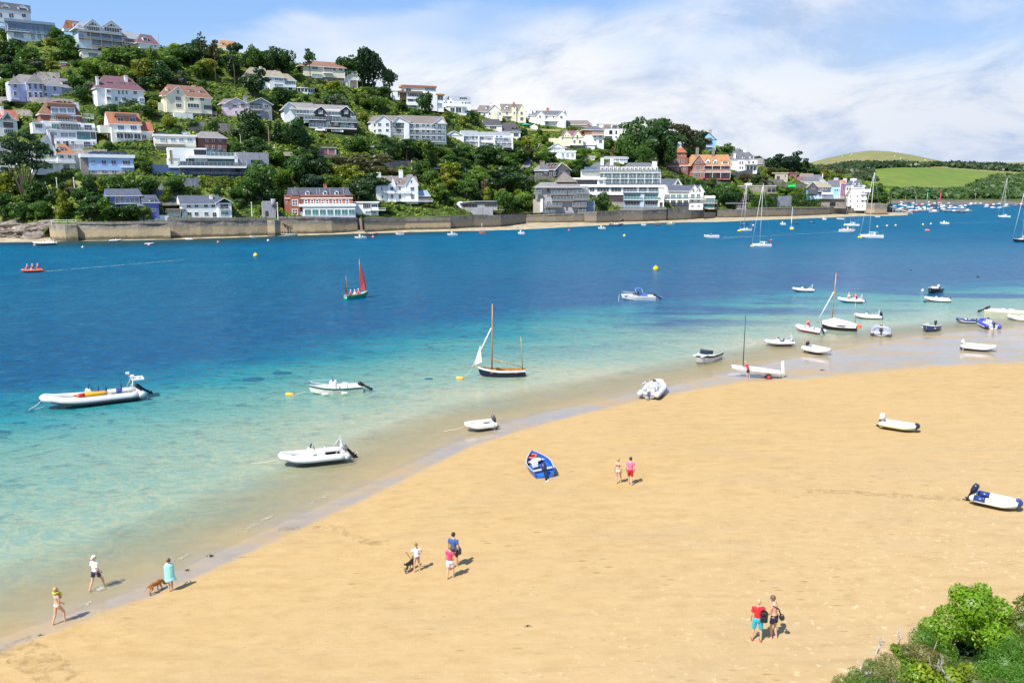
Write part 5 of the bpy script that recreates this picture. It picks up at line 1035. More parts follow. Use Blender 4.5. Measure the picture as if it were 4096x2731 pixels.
def wall_stairs(label,crop,x0,y0,x1,y1,m='brownboard',w_=1.6,rail=True,steps=10,dr=-2.2):
 a,c=on_r(crop,x0,y0,dr),on_r(crop,x1,y1,dr);b=MB();rt=(c-a);rt.z=0;rt.normalize();n=Vector((-rt.y,rt.x,0))
 if n.y<0:n=-n
 for i in range(steps):
  p=a.lerp(c,(i+.5)/steps);h=abs(c.x-a.x)/steps/2+.05
  b.loft([[p-rt*h-n*0+Vector((0,0,z)),p+rt*h+Vector((0,0,z)),p+rt*h+n*w_+Vector((0,0,z)),p-rt*h+n*w_+Vector((0,0,z))]for z in(-.22,0)])
  if i%2==0:b.tube([(p.x,p.y,-.5),(p.x,p.y,p.z+1)],.1,4,0,False)
 b.tube([a+Vector((0,0,1)),c+Vector((0,0,1))],.08,4,0,False);b.tube([a+n*w_,c+n*w_],.15,4,0,False);b.tube([a,c],.15,4,0,False)
 return tag(b.build('wall_stairs',M(m)),label,'stairs','stairs down the sea wall')
wall_stairs('dark wooden stairs slanting down the sea wall below the white slate-roofed house','D',545,1240,405,1395)
wall_stairs('long grey stairs slanting down to the right below the red brick villa','D',1235,1260,1475,1395,'woodpale',steps=14)
wall_stairs('steep narrow ladder stairs beside the little white cottage','D',2135,1215,2155,1375,'woodpale',steps=8)
wall_stairs('pale stairs on posts slanting down below the hotel wing','F',1640,1280,1740,1385,'woodpale',steps=10)
wall_stairs('short stone steps beside the bastion','C',1000,1380,1080,1455,'concrete',2.5,steps=6)
for lab,c_,x,y0,y1 in(('tall dark timber pile against the left bastion','C',798,1285,1462),('second dark timber pile against the left bastion','C',845,1285,1462),('pale post against the brown sea wall below the violet house','C',1275,1275,1445)):
 a=on_r(c_,x,y0,-2.6 if x<1000 else-.6);b=MB();b.box(a.x-.25,a.x+.25,a.y,a.y+.4,-.5,a.z);tag(b.build('timber_pile',M('brownboard' if x<1000 else 'woodpale')),lab,'post','timber piles on the sea wall')
import bmesh
def rock(name,loc,sx,sy,sz,seed,rz,label,m='rock',group=None):
 bm=bmesh.new();bmesh.ops.create_icosphere(bm,subdivisions=4,radius=1)
 for v in bm.verts:
  c=v.co;k=1+.35*noise.noise(c*1.3+Vector((seed,0,0)))+.22*noise.noise(Vector((c.x*3,c.y*3,c.z*9))+Vector((0,seed,0)))
  z=c.z;z=round(z*4)/4*.5+z*.5
  v.co=Vector((c.x*sx*k,c.y*sy*k,z*sz*k))
 me=bpy.data.meshes.new(name);bm.to_mesh(me);bm.free();me.materials.append(M(m))
 return tag(link(name,me,None,loc,rz),label,'rock',group)
RK=[(8,547,9,3,1.7,'lowest dark ledge of rock at the left edge of the far beach'),(32,541,11,4,2.2,'long layered rock above the left beach'),(62,545,8,3,1.6,'rock ledge touching the beach sand left of the bastion'),(92,543,9,4,2.3,'brown rock next to the bastion'),(108,549,6,2,1.0,'small rock at the foot of the bastion'),(20,531,11,4,2.4,'upper pale grey rock at the left edge'),(52,530,12,4,2.3,'cracked grey rock shelf under the shrubs'),(84,528,11,4,2.6,'grey rock shelf just left of the bastion'),(40,520,12,4,2.2,'topmost rock shelf below the green shrubs'),(105,520,9,4,2.4,'highest rock beside the bastion railing'),(-6,517,10,4,2.4,'grey rock cut by the left picture edge')]
for i,(x,y,sx,sy,sz,lab)in enumerate(RK):
 a=az_of(*O(x,y));s_=(551-y)*.22;p=on_r('O',x,y,s_);rock('rock',p+Vector((0,1,-.4)),sx*.62,sy,sz,i*3.7,-a+rnd.uniform(-.15,.15),lab,group='rocks at the left end of the shore')
 # walls, roads and posts on the hill
def hillwall(label,crop,pts,hpx,m='rubble',thick=.7):
 P=[hit(*px(crop,x,y))for x,y in pts];b=MB();rings=[]
 for p in P:
  d=Vector((p.x,p.y,0)).normalized();h=hpx*CROPS[crop][2]*p.length/FOC
  rings.append([(p.x,p.y,p.z-2),(p.x,p.y,p.z+h),(p.x+d.x*thick,p.y+d.y*thick,p.z+h),(p.x+d.x*thick,p.y+d.y*thick,p.z-2)])
 b.loft(rings,True,True)
 return tag(b.build('stone_wall',M(m)),label,'wall','garden walls on the hill')
hillwall('long grey stone retaining wall in front of the lavender house','A',[(0,1190),(200,1196),(420,1196),(620,1200),(860,1220)],62)
hillwall('grey stone wall behind the roof of the lavender house','A',[(170,880),(420,885),(690,900)],50)
hillwall('sunlit stone retaining wall left of the tall stepped house','A',[(140,1330),(300,1330),(460,1340)],55)
hillwall('broad ivy topped stone wall below the cream house','B',[(150,1500),(330,1510),(640,1530)],95,'rubble')
hillwall('grey stone wall under the modern white box house','D',[(-30,850),(120,850),(300,850)],85,'greystone')
hillwall('dark retaining wall behind the dark boarded cottages','E',[(1940,1235),(2100,1235),(2330,1240)],72,'brownstone')
hillwall('brown wall under the garage pair beside the hill road','D',[(1500,500),(1700,505),(1950,520)],28,'brownstone')
hillwall('curved pale stone terrace wall under the white manor','G',[(365,755),(480,735),(560,720),(680,700)],60,'rubble')
hillwall('sloping pale roadside wall right of the manor','G',[(580,770),(700,795),(840,812),(960,815)],40,'rubble')
hillwall('bare grey terrace wall between two ivy patches above the sea wall','G',[(830,1080),(940,1080),(1050,1078)],112,'greystone')
hillwall('grey wall of the road above the green lawn','G',[(700,862),(960,868),(1240,880)],52,'brownstone')
hillwall('stone garden wall below the tall stepped house','C',[(820,478),(1000,478),(1230,470)],40,'rubble')
hillwall('wall of the terrace in front of the orange manor lawn','F',[(2030,985),(2150,990),(2360,1000)],55,'rubble')
hillwall('crumbling stone wall descending behind the turret','D',[(760,900),(850,930),(940,985),(1010,1030)],38,'rubble')
hillwall('dark wall under the pines of the hotel car park','E',[(330,1080),(560,1080),(720,1085)],90,'brownstone')
hillwall('low grey wall of the hotel car park','E',[(1290,1215),(1400,1200),(1530,1190)],60,'brownstone')
t=NT('slate_scree');tc=t.node('ShaderNodeTexCoord');nz=t.noise(.5,5,.7,tc.outputs['Object']);t.l(t.ramp(nz.outputs[0],[(.3,(.045,.045,.05)),(.6,(.11,.105,.10)),(.75,(.09,.11,.05))]).outputs[0],t.b.inputs['Base Color']);t.bump(nz.outputs[0],.8,.5);MATS['slate_scree']=t.mat
def ground_patch(name,crop,poly,m,lift=.25,n=10,kind='structure'):
 """sheet lying on the hillside inside a quadrilateral of photo pixels"""
 V=[];(a,b_,c,d)=poly
 for i in range(n+1):
  for j in range(n+1):
   u,v=i/n,j/n
   x=(a[0]*(1-u)+b_[0]*u)*(1-v)+(d[0]*(1-u)+c[0]*u)*v;y=(a[1]*(1-u)+b_[1]*u)*(1-v)+(d[1]*(1-u)+c[1]*u)*v
   p=hit(*px(crop,x,y));V.append((p.x,p.y,p.z+lift))
 b=MB();b.add(V,[(i*(n+1)+j,(i+1)*(n+1)+j,(i+1)*(n+1)+j+1,i*(n+1)+j+1)for i in range(n)for j in range(n)],0,True)
 o=b.build(name,M(m));tag(o,kind=kind);return o
ground_patch('cliff_face','C',((1700,840),(2000,850),(2090,1080),(1800,1085)),'slate_scree',.5)
mat('asphalt',(.17,.17,.175),.9);mat('lawn',(.105,.15,.028),.95,.3,.3);mat('dry_lawn',(.21,.20,.06),.95,.3,.3)
ground_patch('road','E',((2130,800),(2185,795),(2060,1070),(1955,1090)),'asphalt',.5)
ground_patch('road','D',((1850,465),(2320,385),(2330,405),(1880,492)),'asphalt',.5)
ground_patch('lawn','G',((450,920),(1190,925),(1200,945),(455,980)),'lawn',.5)
ground_patch('lawn','B',((1000,1120),(1380,1150),(1385,1175),(1060,1215)),'lawn',.5)
ground_patch('lawn','C',((760,790),(1090,830),(1060,990),(840,960)),'dry_lawn',.5)
ground_patch('lawn','F',((0,335),(420,350),(400,375),(10,362)),'dry_lawn',.5)
def pole(label,crop,x,yb,yt,r=.09,m='white',name='flagpole',cat='pole',group='poles on the hill',lamp=False):
 p=hit(*px(crop,x,yb));d=ray(*px(crop,x,yt));h=CAMZ+d.z/math.hypot(d.x,d.y)*math.hypot(p.x,p.y)-p.z
 b=MB();b.tube([(0,0,-1),(0,0,h)],[r*1.3,r*.8],6,0,False)
 o=b.build(name,M(m),None,p)
 b=MB();b.ball((0,0,h+r),r*1.8,6,0)
 if lamp:b=MB();b.box(-.15,.15,-.9,.1,h-.05,h+.2)
 b.build('lamp_head' if lamp else 'finial',M(m),o);return tag(o,label,cat,group)
pole('white pole on the terraced lawn nearest the cypress steps','C',665,945,758,.13);pole('tallest white pole on the lawn below the pale blue house','C',867,985,758,.15);pole('white pole on the lawn closest to the violet house','C',1047,985,835,.12)
pole('white flagpole on the sea wall left of the stone turret','D',885,1192,1040,.14);pole('white flagpole on the sea wall right of the stone turret','D',1183,1225,1045,.16);pole('white flagpole in front of the pines above the gothic house','E',711,1115,990,.14)
pole('grey telegraph pole beside the dark red hilltop roof','A',1826,555,405,.12,'woodpale','telegraph_pole');pole('tall wooden telegraph pole below the pink house','D',1085,440,170,.13,'woodpale','telegraph_pole');pole('white flagpole in front of the red brick manor','F',2016,900,680,.12)
pole('street lamp on the bend above the brick villa','D',755,352,258,.09,'rail','street_lamp','street lamp',lamp=True);pole('street lamp beside the cream house dormers','C',1215,145,35,.09,'rail','street_lamp','street lamp',lamp=True);pole('street lamp at the top of the steep road','E',2140,955,870,.09,'rail','street_lamp','street lamp',lamp=True);pole('dark lamp post on the bastion','C',762,1240,1125,.08,'darkgrey','street_lamp','street lamp',lamp=True)
pole('white pole at the left edge beside the lavender house','A',30,1100,905,.18);pole('grey mast in front of the garages','D',1145,448,380,.14,'rail')
def tent(label,crop,x,yb,w_px,h_px,m,peak=True):
 p=hit(*px(crop,x,yb));s_=CROPS[crop][2]*p.length/FOC;w_=w_px*s_/2;h=h_px*s_
 o=empty('marquee',p,0);tag(o,label,'tent');b=MB()
 b.loft([[(-w_,-w_*.6,h*.5),(w_,-w_*.6,h*.5),(w_,w_*.6,h*.5),(-w_,w_*.6,h*.5)],[(-w_*.45,-.1,h*.8),(w_*.45,-.1,h*.8),(w_*.45,.1,h*.8),(-w_*.45,.1,h*.8)],[(-w_*.15,-.05,h),(w_*.15,-.05,h),(w_*.15,.05,h),(-w_*.15,.05,h)]])
 b.build('canopy',M(m),o)
 for sx in(-1,1):
  for sy in(-1,1):b=MB();b.tube([(sx*w_*.95,sy*w_*.55,-.5),(sx*w_*.95,sy*w_*.55,h*.5)],.07,5,0,False);b.build('leg',M('rail'),o)
 if m=='white':b=MB();b.box(-w_*.97,w_*.97,-w_*.5,w_*.57,-.3,h*.5);b.build('side_wall',M('white'),o)
tent('turquoise gazebo canopy on the lawn below the white villa','E',2012,590,110,32,'turq');tent('white marquee on the lawn beside the turquoise gazebo','E',2112,622,86,46,'white')
objcol_mat('carpaint',.25,.6,.05);mat('tyre',(.02,.02,.02),.8)
def car_meshes():
 b=MB()
 prof=[(-2.1,.35,.62),(-2.05,.3,.85),(-1.2,.28,.95),(-.55,.28,1.42),(.75,.28,1.46),(1.55,.28,.98),(2.05,.3,.8),(2.12,.35,.55)]
 b.loft([[(x,-.85,z0),(x,.85,z0),(x,.8 if z1<1.1 else .66,z1),(x,-.8 if z1<1.1 else-.66,z1)]for x,z0,z1 in prof],True,True,0)
 g=MB()
 for s_ in(-1,1):g.loft([[(-1.05,s_*.79,1.0),(1.3,s_*.79,1.0),(.72,s_*.70,1.36),(-.55,s_*.70,1.34)],[(-1.05,s_*.83,1.0),(1.3,s_*.83,1.0),(.72,s_*.74,1.36),(-.55,s_*.74,1.34)]])
 g.add([(-1.2,-.6,1.0),(-1.2,.6,1.0),(-.62,.55,1.41),(-.62,-.55,1.41)],[(0,3,2,1)]);g.add([(1.5,-.6,1.05),(1.5,.6,1.05),(.85,.55,1.45),(.85,-.55,1.45)],[(0,1,2,3)])
 w_=MB();w_.loft([[(.33*math.cos(a),y,.33*math.sin(a))for a in[2*PI*k/10 for k in range(10)]]for y in(-.1,.1)],True,True)
 return b.mesh('body',[M('carpaint')]),g.mesh('windows',[M('glass')]),w_.mesh('wheel',[M('tyre')])
CARM=None
def car(label,crop,x,y,col,scale=1.0,van=False,rz=None,loc=None):
 global CARM
 CARM=CARM or car_meshes()
 p=loc if loc is not None else hit(*px(crop,x,y));a=math.atan2(-p.x,p.y)
 o=empty('parked_van' if van else 'parked_car',p,a if rz is None else rz);tag(o,label,'van' if van else 'car','cars parked on the hill')
 sc_=(1.15*scale,1.1*scale,(1.45 if van else 1.0)*scale)
 bd=link('body',CARM[0],o);bd.color=(*col,1);bd.scale=sc_;wd=link('windows',CARM[1],o);wd.scale=sc_
 for wx in(-1.3,1.3):
  for wy in(-.78,.78):q=link('wheel',CARM[2],o,(wx*sc_[0],wy*sc_[1],.33))
 return o
def upon(crop,x,y,dr):
 p=hit(*px(crop,x,y));r=math.hypot(p.x,p.y)+dr;d=ray(*px(crop,x,y));h=math.hypot(d.x,d.y);return Vector((d.x/h*r,d.y/h*r,CAMZ+d.z/h*r))
car('crimson car parked in front of the lavender house','A',670,1168,(.35,.01,.04));car('white van under the left end of the balcony apartments','B',1665,1512,(.8,.8,.8),1.0,True);car('white van under the right end of the balcony apartments','B',1872,1528,(.8,.8,.8),1.05,True)
car('bright green van on the road above the lawn','G',1028,866,(.02,.55,.08),1.6,True);car('white van on the road left of the stone garages','G',178,826,(.8,.8,.8),1.1,True);car('white van on the road above the stone garages','G',555,838,(.8,.8,.8),1,True);car('dark car on the road under the brick manor terrace','G',110,830,(.4,.42,.45))
for i,(x,col,lab)in enumerate(((1090,(.03,.05,.14),'navy car leftmost on the roof of the pale blue house'),(1170,(.05,.06,.08),'black car second from left on the roof of the pale blue house'),(1262,(.04,.06,.12),'dark blue car in the middle of the pale blue house roof'),(1325,(.06,.07,.1),'grey car right of the middle on the pale blue house roof'),(1392,(.03,.04,.07),'black car rightmost on the pale blue house roof'))):
 q=on_z(*px('C',x,482),0);R0=next(r for r in RECTS if r[5]=='pale blue flat-roofed house');d=ray(*px('C',x,486));h=math.hypot(d.x,d.y);r=R0[4]+3.5
 car(lab,'C',0,0,col,.95,loc=Vector((d.x/h*r,d.y/h*r,CAMZ+d.z/h*r)))
for x,y,col,lab in((385,478,(.25,.45,.8),'light blue car on the deck right of the modern white box house'),(445,480,(.05,.3,.4),'teal car on the deck right of the modern white box house'),(510,482,(.02,.03,.05),'black car on the deck right of the modern white box house')):
 R0=next(r for r in RECTS if r[5]=='large modern white box house');d=ray(*px('D',x,y));h=math.hypot(d.x,d.y);r=R0[4]+7
 car(lab,'D',0,0,col,.95,loc=Vector((d.x/h*r,d.y/h*r,CAMZ+d.z/h*r)))
car('silver car beside the brick cottage under the ivy wall','D',405,228,(.03,.03,.035));car('white car on the roof terrace behind the long cream building','C',2115,258,(.7,.72,.75));car('dark grey car behind the long cream building','C',1850,255,(.06,.07,.08));car('silver car under the dark tree below the pink house','B',775,1500,(.3,.33,.38));car('silver car in the hotel car park beneath the pines','E',1010,1090,(.5,.52,.55));car('white car in the car park beside the pink flowers','E',1450,1222,(.8,.8,.8),1.1);car('grey car in the car park under the sign board','E',1340,1108,(.3,.33,.37))
p_=hit(*px('E',1290,1105));b=MB();b.box(-.08,.08,0,.12,-1,3.2);b.box(1.6,1.76,0,.12,-1,3.2);o=b.build('notice_board',M('rail'),None,p_);tag(o,'pale blue grey notice board on two posts in the hotel car park','sign');b=MB();b.box(-.3,2,-.06,-.01,2.2,4.1);b.build('board',M('bluegrey'),o)
# vegetation
def leaf_mat(name,wood=False):
 t=NT(name);oi=t.node('ShaderNodeObjectInfo');at=t.node('ShaderNodeAttribute',attribute_name='tone')
 k=t.ramp(at.outputs['Fac'],[(0.0,(.66,.72,.6)),(.5,(1,1,1)),(1.0,(1.6,1.45,1.0))])
 c=t.mix(1.0,oi.outputs['Color'],k.outputs[0],'MULTIPLY')
 df=t.node('ShaderNodeBsdfDiffuse');tr=t.node('ShaderNodeBsdfTranslucent');gl=t.node('ShaderNodeBsdfGlossy');gl.inputs['Roughness'].default_value=.45;gl.inputs['Color'].default_value=(.5,.5,.5,1)
 mx=t.node('ShaderNodeMixShader');mx.inputs[0].default_value=.48;m2=t.node('ShaderNodeMixShader');m2.inputs[0].default_value=.04
 t.l(c,df.inputs[0]);t.l(c,tr.inputs[0]);t.l(df.outputs[0],mx.inputs[1]);t.l(tr.outputs[0],mx.inputs[2]);t.l(mx.outputs[0],m2.inputs[1]);t.l(gl.outputs[0],m2.inputs[2])
 t.l(m2.outputs[0],t.n['Material Output'].inputs['Surface']);MATS[name]=t.mat;return t.mat
leaf_mat('leaf');mat('bark',(.075,.058,.045),.9,.3,2);mat('greybark',(.30,.27,.23),.9,.3,2)
def cards_mesh(name,pts,nrm,size,tone,seed=0,aspect=.75,jitter=.55,mats=None,taper=False):
 """leaf-sized faces at pts facing roughly nrm"""
 g=np.random.default_rng(seed);n=len(pts)
 N=nrm+g.normal(0,jitter,(n,3));N/=np.linalg.norm(N,axis=1)[:,None]+1e-9
 T=np.cross(N,g.normal(0,1,(n,3)));T/=np.linalg.norm(T,axis=1)[:,None]+1e-9
 B_=np.cross(N,T);s=(size*g.uniform(.6,1.3,n))[:,None]/2
 a,b=T*s,B_*s*aspect
 if taper:V=np.stack([pts-a,pts-b*1.0+a*.1,pts+a,pts+b*1.0+a*.1],1)
 else:V=np.stack([pts-a-b,pts+a-b*.8,pts+a*.9+b,pts-a*.8+b*1.1],1)
 me=bpy.data.meshes.new(name);me.vertices.add(n*4);me.vertices.foreach_set('co',V.reshape(-1).astype(np.float32))
 me.loops.add(n*4);me.loops.foreach_set('vertex_index',np.arange(n*4,dtype=np.int32))
 me.polygons.add(n);me.polygons.foreach_set('loop_start',np.arange(0,n*4,4,dtype=np.int32));me.polygons.foreach_set('loop_total',np.full(n,4,dtype=np.int32))
 at=me.attributes.new('tone','FLOAT','FACE');at.data.foreach_set('value',np.clip(tone,0,1).astype(np.float32))
 for m in(mats or[M('leaf')]):me.materials.append(m)
 me.update();me.validate();return me
def blob_cards(name,blobs,per,size,seed,jitter=.42,fill=.25,mats=None,aspect=.75,taper=False):
 g=np.random.default_rng(seed);P=[];N=[];T=[]
 for(cx,cy,cz,rx,ry,rz)in blobs:
  n=max(6,int(per*(rx*ry+ry*rz+rx*rz)/3));d=g.normal(0,1,(n,3));d/=np.linalg.norm(d,axis=1)[:,None]
  r=1-np.abs(g.normal(0,fill*.6,n));bt=g.uniform(-.22,.22)
  P.append(np.array([cx,cy,cz])+d*np.array([rx,ry,rz])*r[:,None]);N.append(d*np.array([1/rx,1/ry,1/rz])/max(1/rx,1/rz));T.append(.5+bt+g.uniform(-.22,.22,n))
 return cards_mesh(name,np.concatenate(P),np.concatenate(N),size,np.concatenate(T),seed,aspect,jitter,mats,taper)
def round_blobs(g,n,rx,rz,z0,br=(.2,.34)):
 out=[]
 for k in range(n):
  d=g.normal(0,1,3);d/=np.linalg.norm(d);q=g.uniform(.35,.8)
  r=g.uniform(*br);out.append((d[0]*q*rx,d[1]*q*rx,z0+d[2]*q*rz,r*rx*2,r*rx*2,r*rz*1.7))
 out.append((0,0,z0,rx*.62,rx*.62,rz*.66));return out
CROWNS={}
def proto(kind,i):
 k=(kind,i)
 if k in CROWNS:return CROWNS[k]
 g=np.random.default_rng(hash(kind)%1000+i*17 if False else sum(map(ord,kind))*13+i*17)
 trunk=MB()
 if kind=='round':
  bl=round_blobs(g,11,.5,.42,.56);me=blob_cards('crown',bl,2400,.075,i+1)
  trunk.tube([(0,0,-.25),(.02,0,.2),(0,.02,.55)],[.04,.032,.015],6)
 elif kind=='tall':
  bl=[(g.normal(0,.12),g.normal(0,.12),.22+.68*q,.3*(1-q*.55),.3*(1-q*.55),.16)for q in np.linspace(0,1,9)];me=blob_cards('crown',bl,3200,.075,i+31)
  trunk.tube([(0,0,-.25),(0,0,.8)],[.04,.01],6)
 elif kind=='shrub':
  bl=round_blobs(g,8,.5,.45,.38,(.2,.36));me=blob_cards('crown',bl,1700,.10,i+61)
 elif kind=='ball':
  bl=[(0,0,.48,.47,.47,.5)]+round_blobs(g,5,.42,.42,.48,(.14,.2));me=blob_cards('crown',bl,2600,.075,i+81,.4,.1)
 elif kind=='wind':
  bl=[]
  for q in range(15):
   z=g.uniform(.3,.95);x=g.uniform(-.32,.42)+(z-.5)*.25;bl.append((x,g.uniform(-.3,.3),z*(1-.25*abs(x)),g.uniform(.14,.26),g.uniform(.12,.22),g.uniform(.06,.11)))
  bl.append((0,0,.5,.4,.35,.3));me=blob_cards('crown',bl,3600,.07,i+101,.5)
  for s_ in(-.25,0,.22):trunk.tube([(s_*.3,0,-.25),(s_*.6,0,.2),(s_*1.3,0,.6)],[.035,.028,.01],5)
 elif kind=='pine':
  bl=[]
  for q in range(10):
   z=g.uniform(.52,.97);w_=.42*(1.15-z);a=g.uniform(0,2*PI);bl.append((math.cos(a)*w_*1.3+.04,math.sin(a)*w_,z,g.uniform(.13,.22),g.uniform(.13,.2),g.uniform(.035,.06)))
  bl.append((.03,0,.8,.2,.2,.1));me=blob_cards('crown',bl,4200,.055,i+131,.6)
  trunk.tube([(0,0,-.2),(.01,0,.3),(-.015,0,.6),(.04,0,.92)],[.03,.026,.02,.008],6)
  for q in range(6):a=g.uniform(0,2*PI);z=.5+q*.07;trunk.tube([(0,0,z),(math.cos(a)*.3,math.sin(a)*.25,z+.06)],[.011,.005],4)
 elif kind=='cedar':
  bl=[]
  for q in range(12):
   z=.3+.66*q/11;w_=.5*(1.08-z);s_=1 if q%2 else-1;bl.append((s_*w_*g.uniform(.5,.9),g.uniform(-.25,.25),z,w_*.7,w_*.6,.035))
  me=blob_cards('crown',bl,4600,.06,i+151,.7);trunk.tube([(0,0,-.2),(0,0,.98)],[.03,.006],6)
  for q in range(8):z=.35+q*.075;s_=1 if q%2 else-1;trunk.tube([(0,0,z),(s_*.5*(1.08-z),0,z+.02)],[.01,.004],4)
 elif kind=='cypress':
  bl=[]
  for q in range(46):
   x=g.uniform(-.46,.5);top=.98-.5*(x-.05)**2*2.2;z=g.uniform(.5,1)*top;bl.append((x,g.uniform(-.25,.25),z,g.uniform(.08,.15),g.uniform(.08,.15),g.uniform(.03,.06)))
  me=blob_cards('crown',bl,9000,.042,i+171,.5)
  for q in range(11):
   x=-.42+.08*q;b0=.03*(q-5)/5-.02;trunk.tube([(b0,0,-.15),(b0*2+x*.1,g.uniform(-.03,.03),.16),(x*.55,g.uniform(-.1,.1),.36),(x*.85,g.uniform(-.15,.15),.56),(x*1.02,g.uniform(-.2,.2),.72)],[.022,.017,.012,.008,.004],5)
 elif kind=='palm':
  P=[];me_b=MB()
  for q in range(16):
   a=2*PI*q/16+g.uniform(-.2,.2);L=g.uniform(.38,.5);up=g.uniform(.05,.32);w_=.04
   pts=[(math.cos(a)*L*u,math.sin(a)*L*u,.62+up*math.sin(u*2.2)-.25*u*u)for u in(0,.35,.7,1)]
   V=[]
   for(x,y,z),ww in zip(pts,(.02,.06,.05,.008)):V+=[(x-math.sin(a)*ww,y+math.cos(a)*ww,z-.02),(x,y,z+.015),(x+math.sin(a)*ww,y-math.cos(a)*ww,z-.02)]
   me_b.add(V,[(r*3+c,r*3+c+1,r*3+c+4,r*3+c+3)for r in range(3)for c in range(2)])
  me=me_b.mesh('crown',[M('leaf')]);at=me.attributes.new('tone','FLOAT','FACE');at.data.foreach_set('value',g.uniform(.3,.8,len(me.polygons)).astype(np.float32))
  trunk.tube([(0,0,-.2),(0,0,.62)],[.05,.04],6)
 CROWNS[k]=(me,trunk.mesh('trunk',[M('bark')])if trunk.v else None);return CROWNS[k]
GREEN=dict(dark=(.030,.072,.019),deep=(.044,.105,.022),mid=(.076,.155,.024),fresh=(.125,.21,.024),lime=(.20,.25,.02),yellow=(.27,.26,.024),olive=(.085,.088,.028),blue=(.035,.075,.045),grey=(.10,.125,.075),bronze=(.085,.055,.025),plum=(.055,.022,.03),brown=(.15,.115,.07))
CW=dict(dark='dark green',deep='deep green',mid='mid green',fresh='fresh green',lime='lime green',yellow='yellow green',olive='olive green',blue='bluish green',grey='grey green',bronze='bronze',plum='purple leaved',brown='brownish')
KW=dict(round=('broadleaf_tree','round-crowned tree','tree'),tall=('tall_tree','narrow tree','tree'),shrub=('shrub','bushy shrub','shrub'),ball=('clipped_shrub','clipped shrub','shrub'),wind=('windswept_tree','windswept tree','tree'),pine=('pine_tree','bare-trunked pine','tree'),cedar=('cedar_tree','tiered conifer','tree'),cypress=('cypress_tree','spreading cypress','tree'),palm=('palm_tree','palm','tree'))
PLANTS=[]
def plant(kind,p,w_,h,colour,label=None,yd=None,group='trees and shrubs on the hillside'):
 i=rnd.randrange(4);me,tk=proto(kind,i);nm=KW[kind][0]
 k=rnd.uniform(.85,1.18);c=[min(1,q*k*rnd.uniform(.94,1.06))for q in GREEN[colour]]
 rz=rnd.uniform(-.5,.5)if kind in('wind','cypress','cedar')else rnd.uniform(0,2*PI)
 sc_=(w_,yd or w_,h)
 if tk:
  o=empty(nm,p,rz);cr=link('crown',me,o);tr=link('trunk',tk,o);cr.scale=tr.scale=sc_
  if kind=='pine' or kind=='cypress':tr.scale=(w_,yd or w_,h)
 else:o=link(nm,me,None,p,rz);cr=o;o.scale=sc_
 cr.color=(*c,1);tag(o,label,KW[kind][2],group)
 x,y=proj((p[0],p[1],p[2]+h*.5));PLANTS.append([o,kind,colour,x,y,h,math.hypot(p[0],p[1]),label]);return o
PXM=lambda p:math.hypot(p.x,p.y)/FOC
def oplant(kind,x,yb,yt,w_,colour,label=None):
 """a plant seen in the photo: overview pixels of base, top and width"""
 p=hit(*O(x,yb));r=math.hypot(p.x,p.y);d=ray(*O(x,yt));h=CAMZ+d.z/math.hypot(d.x,d.y)*r-p.z
 w_=w_*KO*(p-Vector((0,0,CAMZ))).dot(FWD)/FOC*p.y/r;return plant(kind,p,w_,max(h,1),colour,label,yd=min(w_,9))
L_='huge spreading cypress with fanning bare limbs above the left rocks'
oplant('cypress',62,450,303,132,'dark',L_)
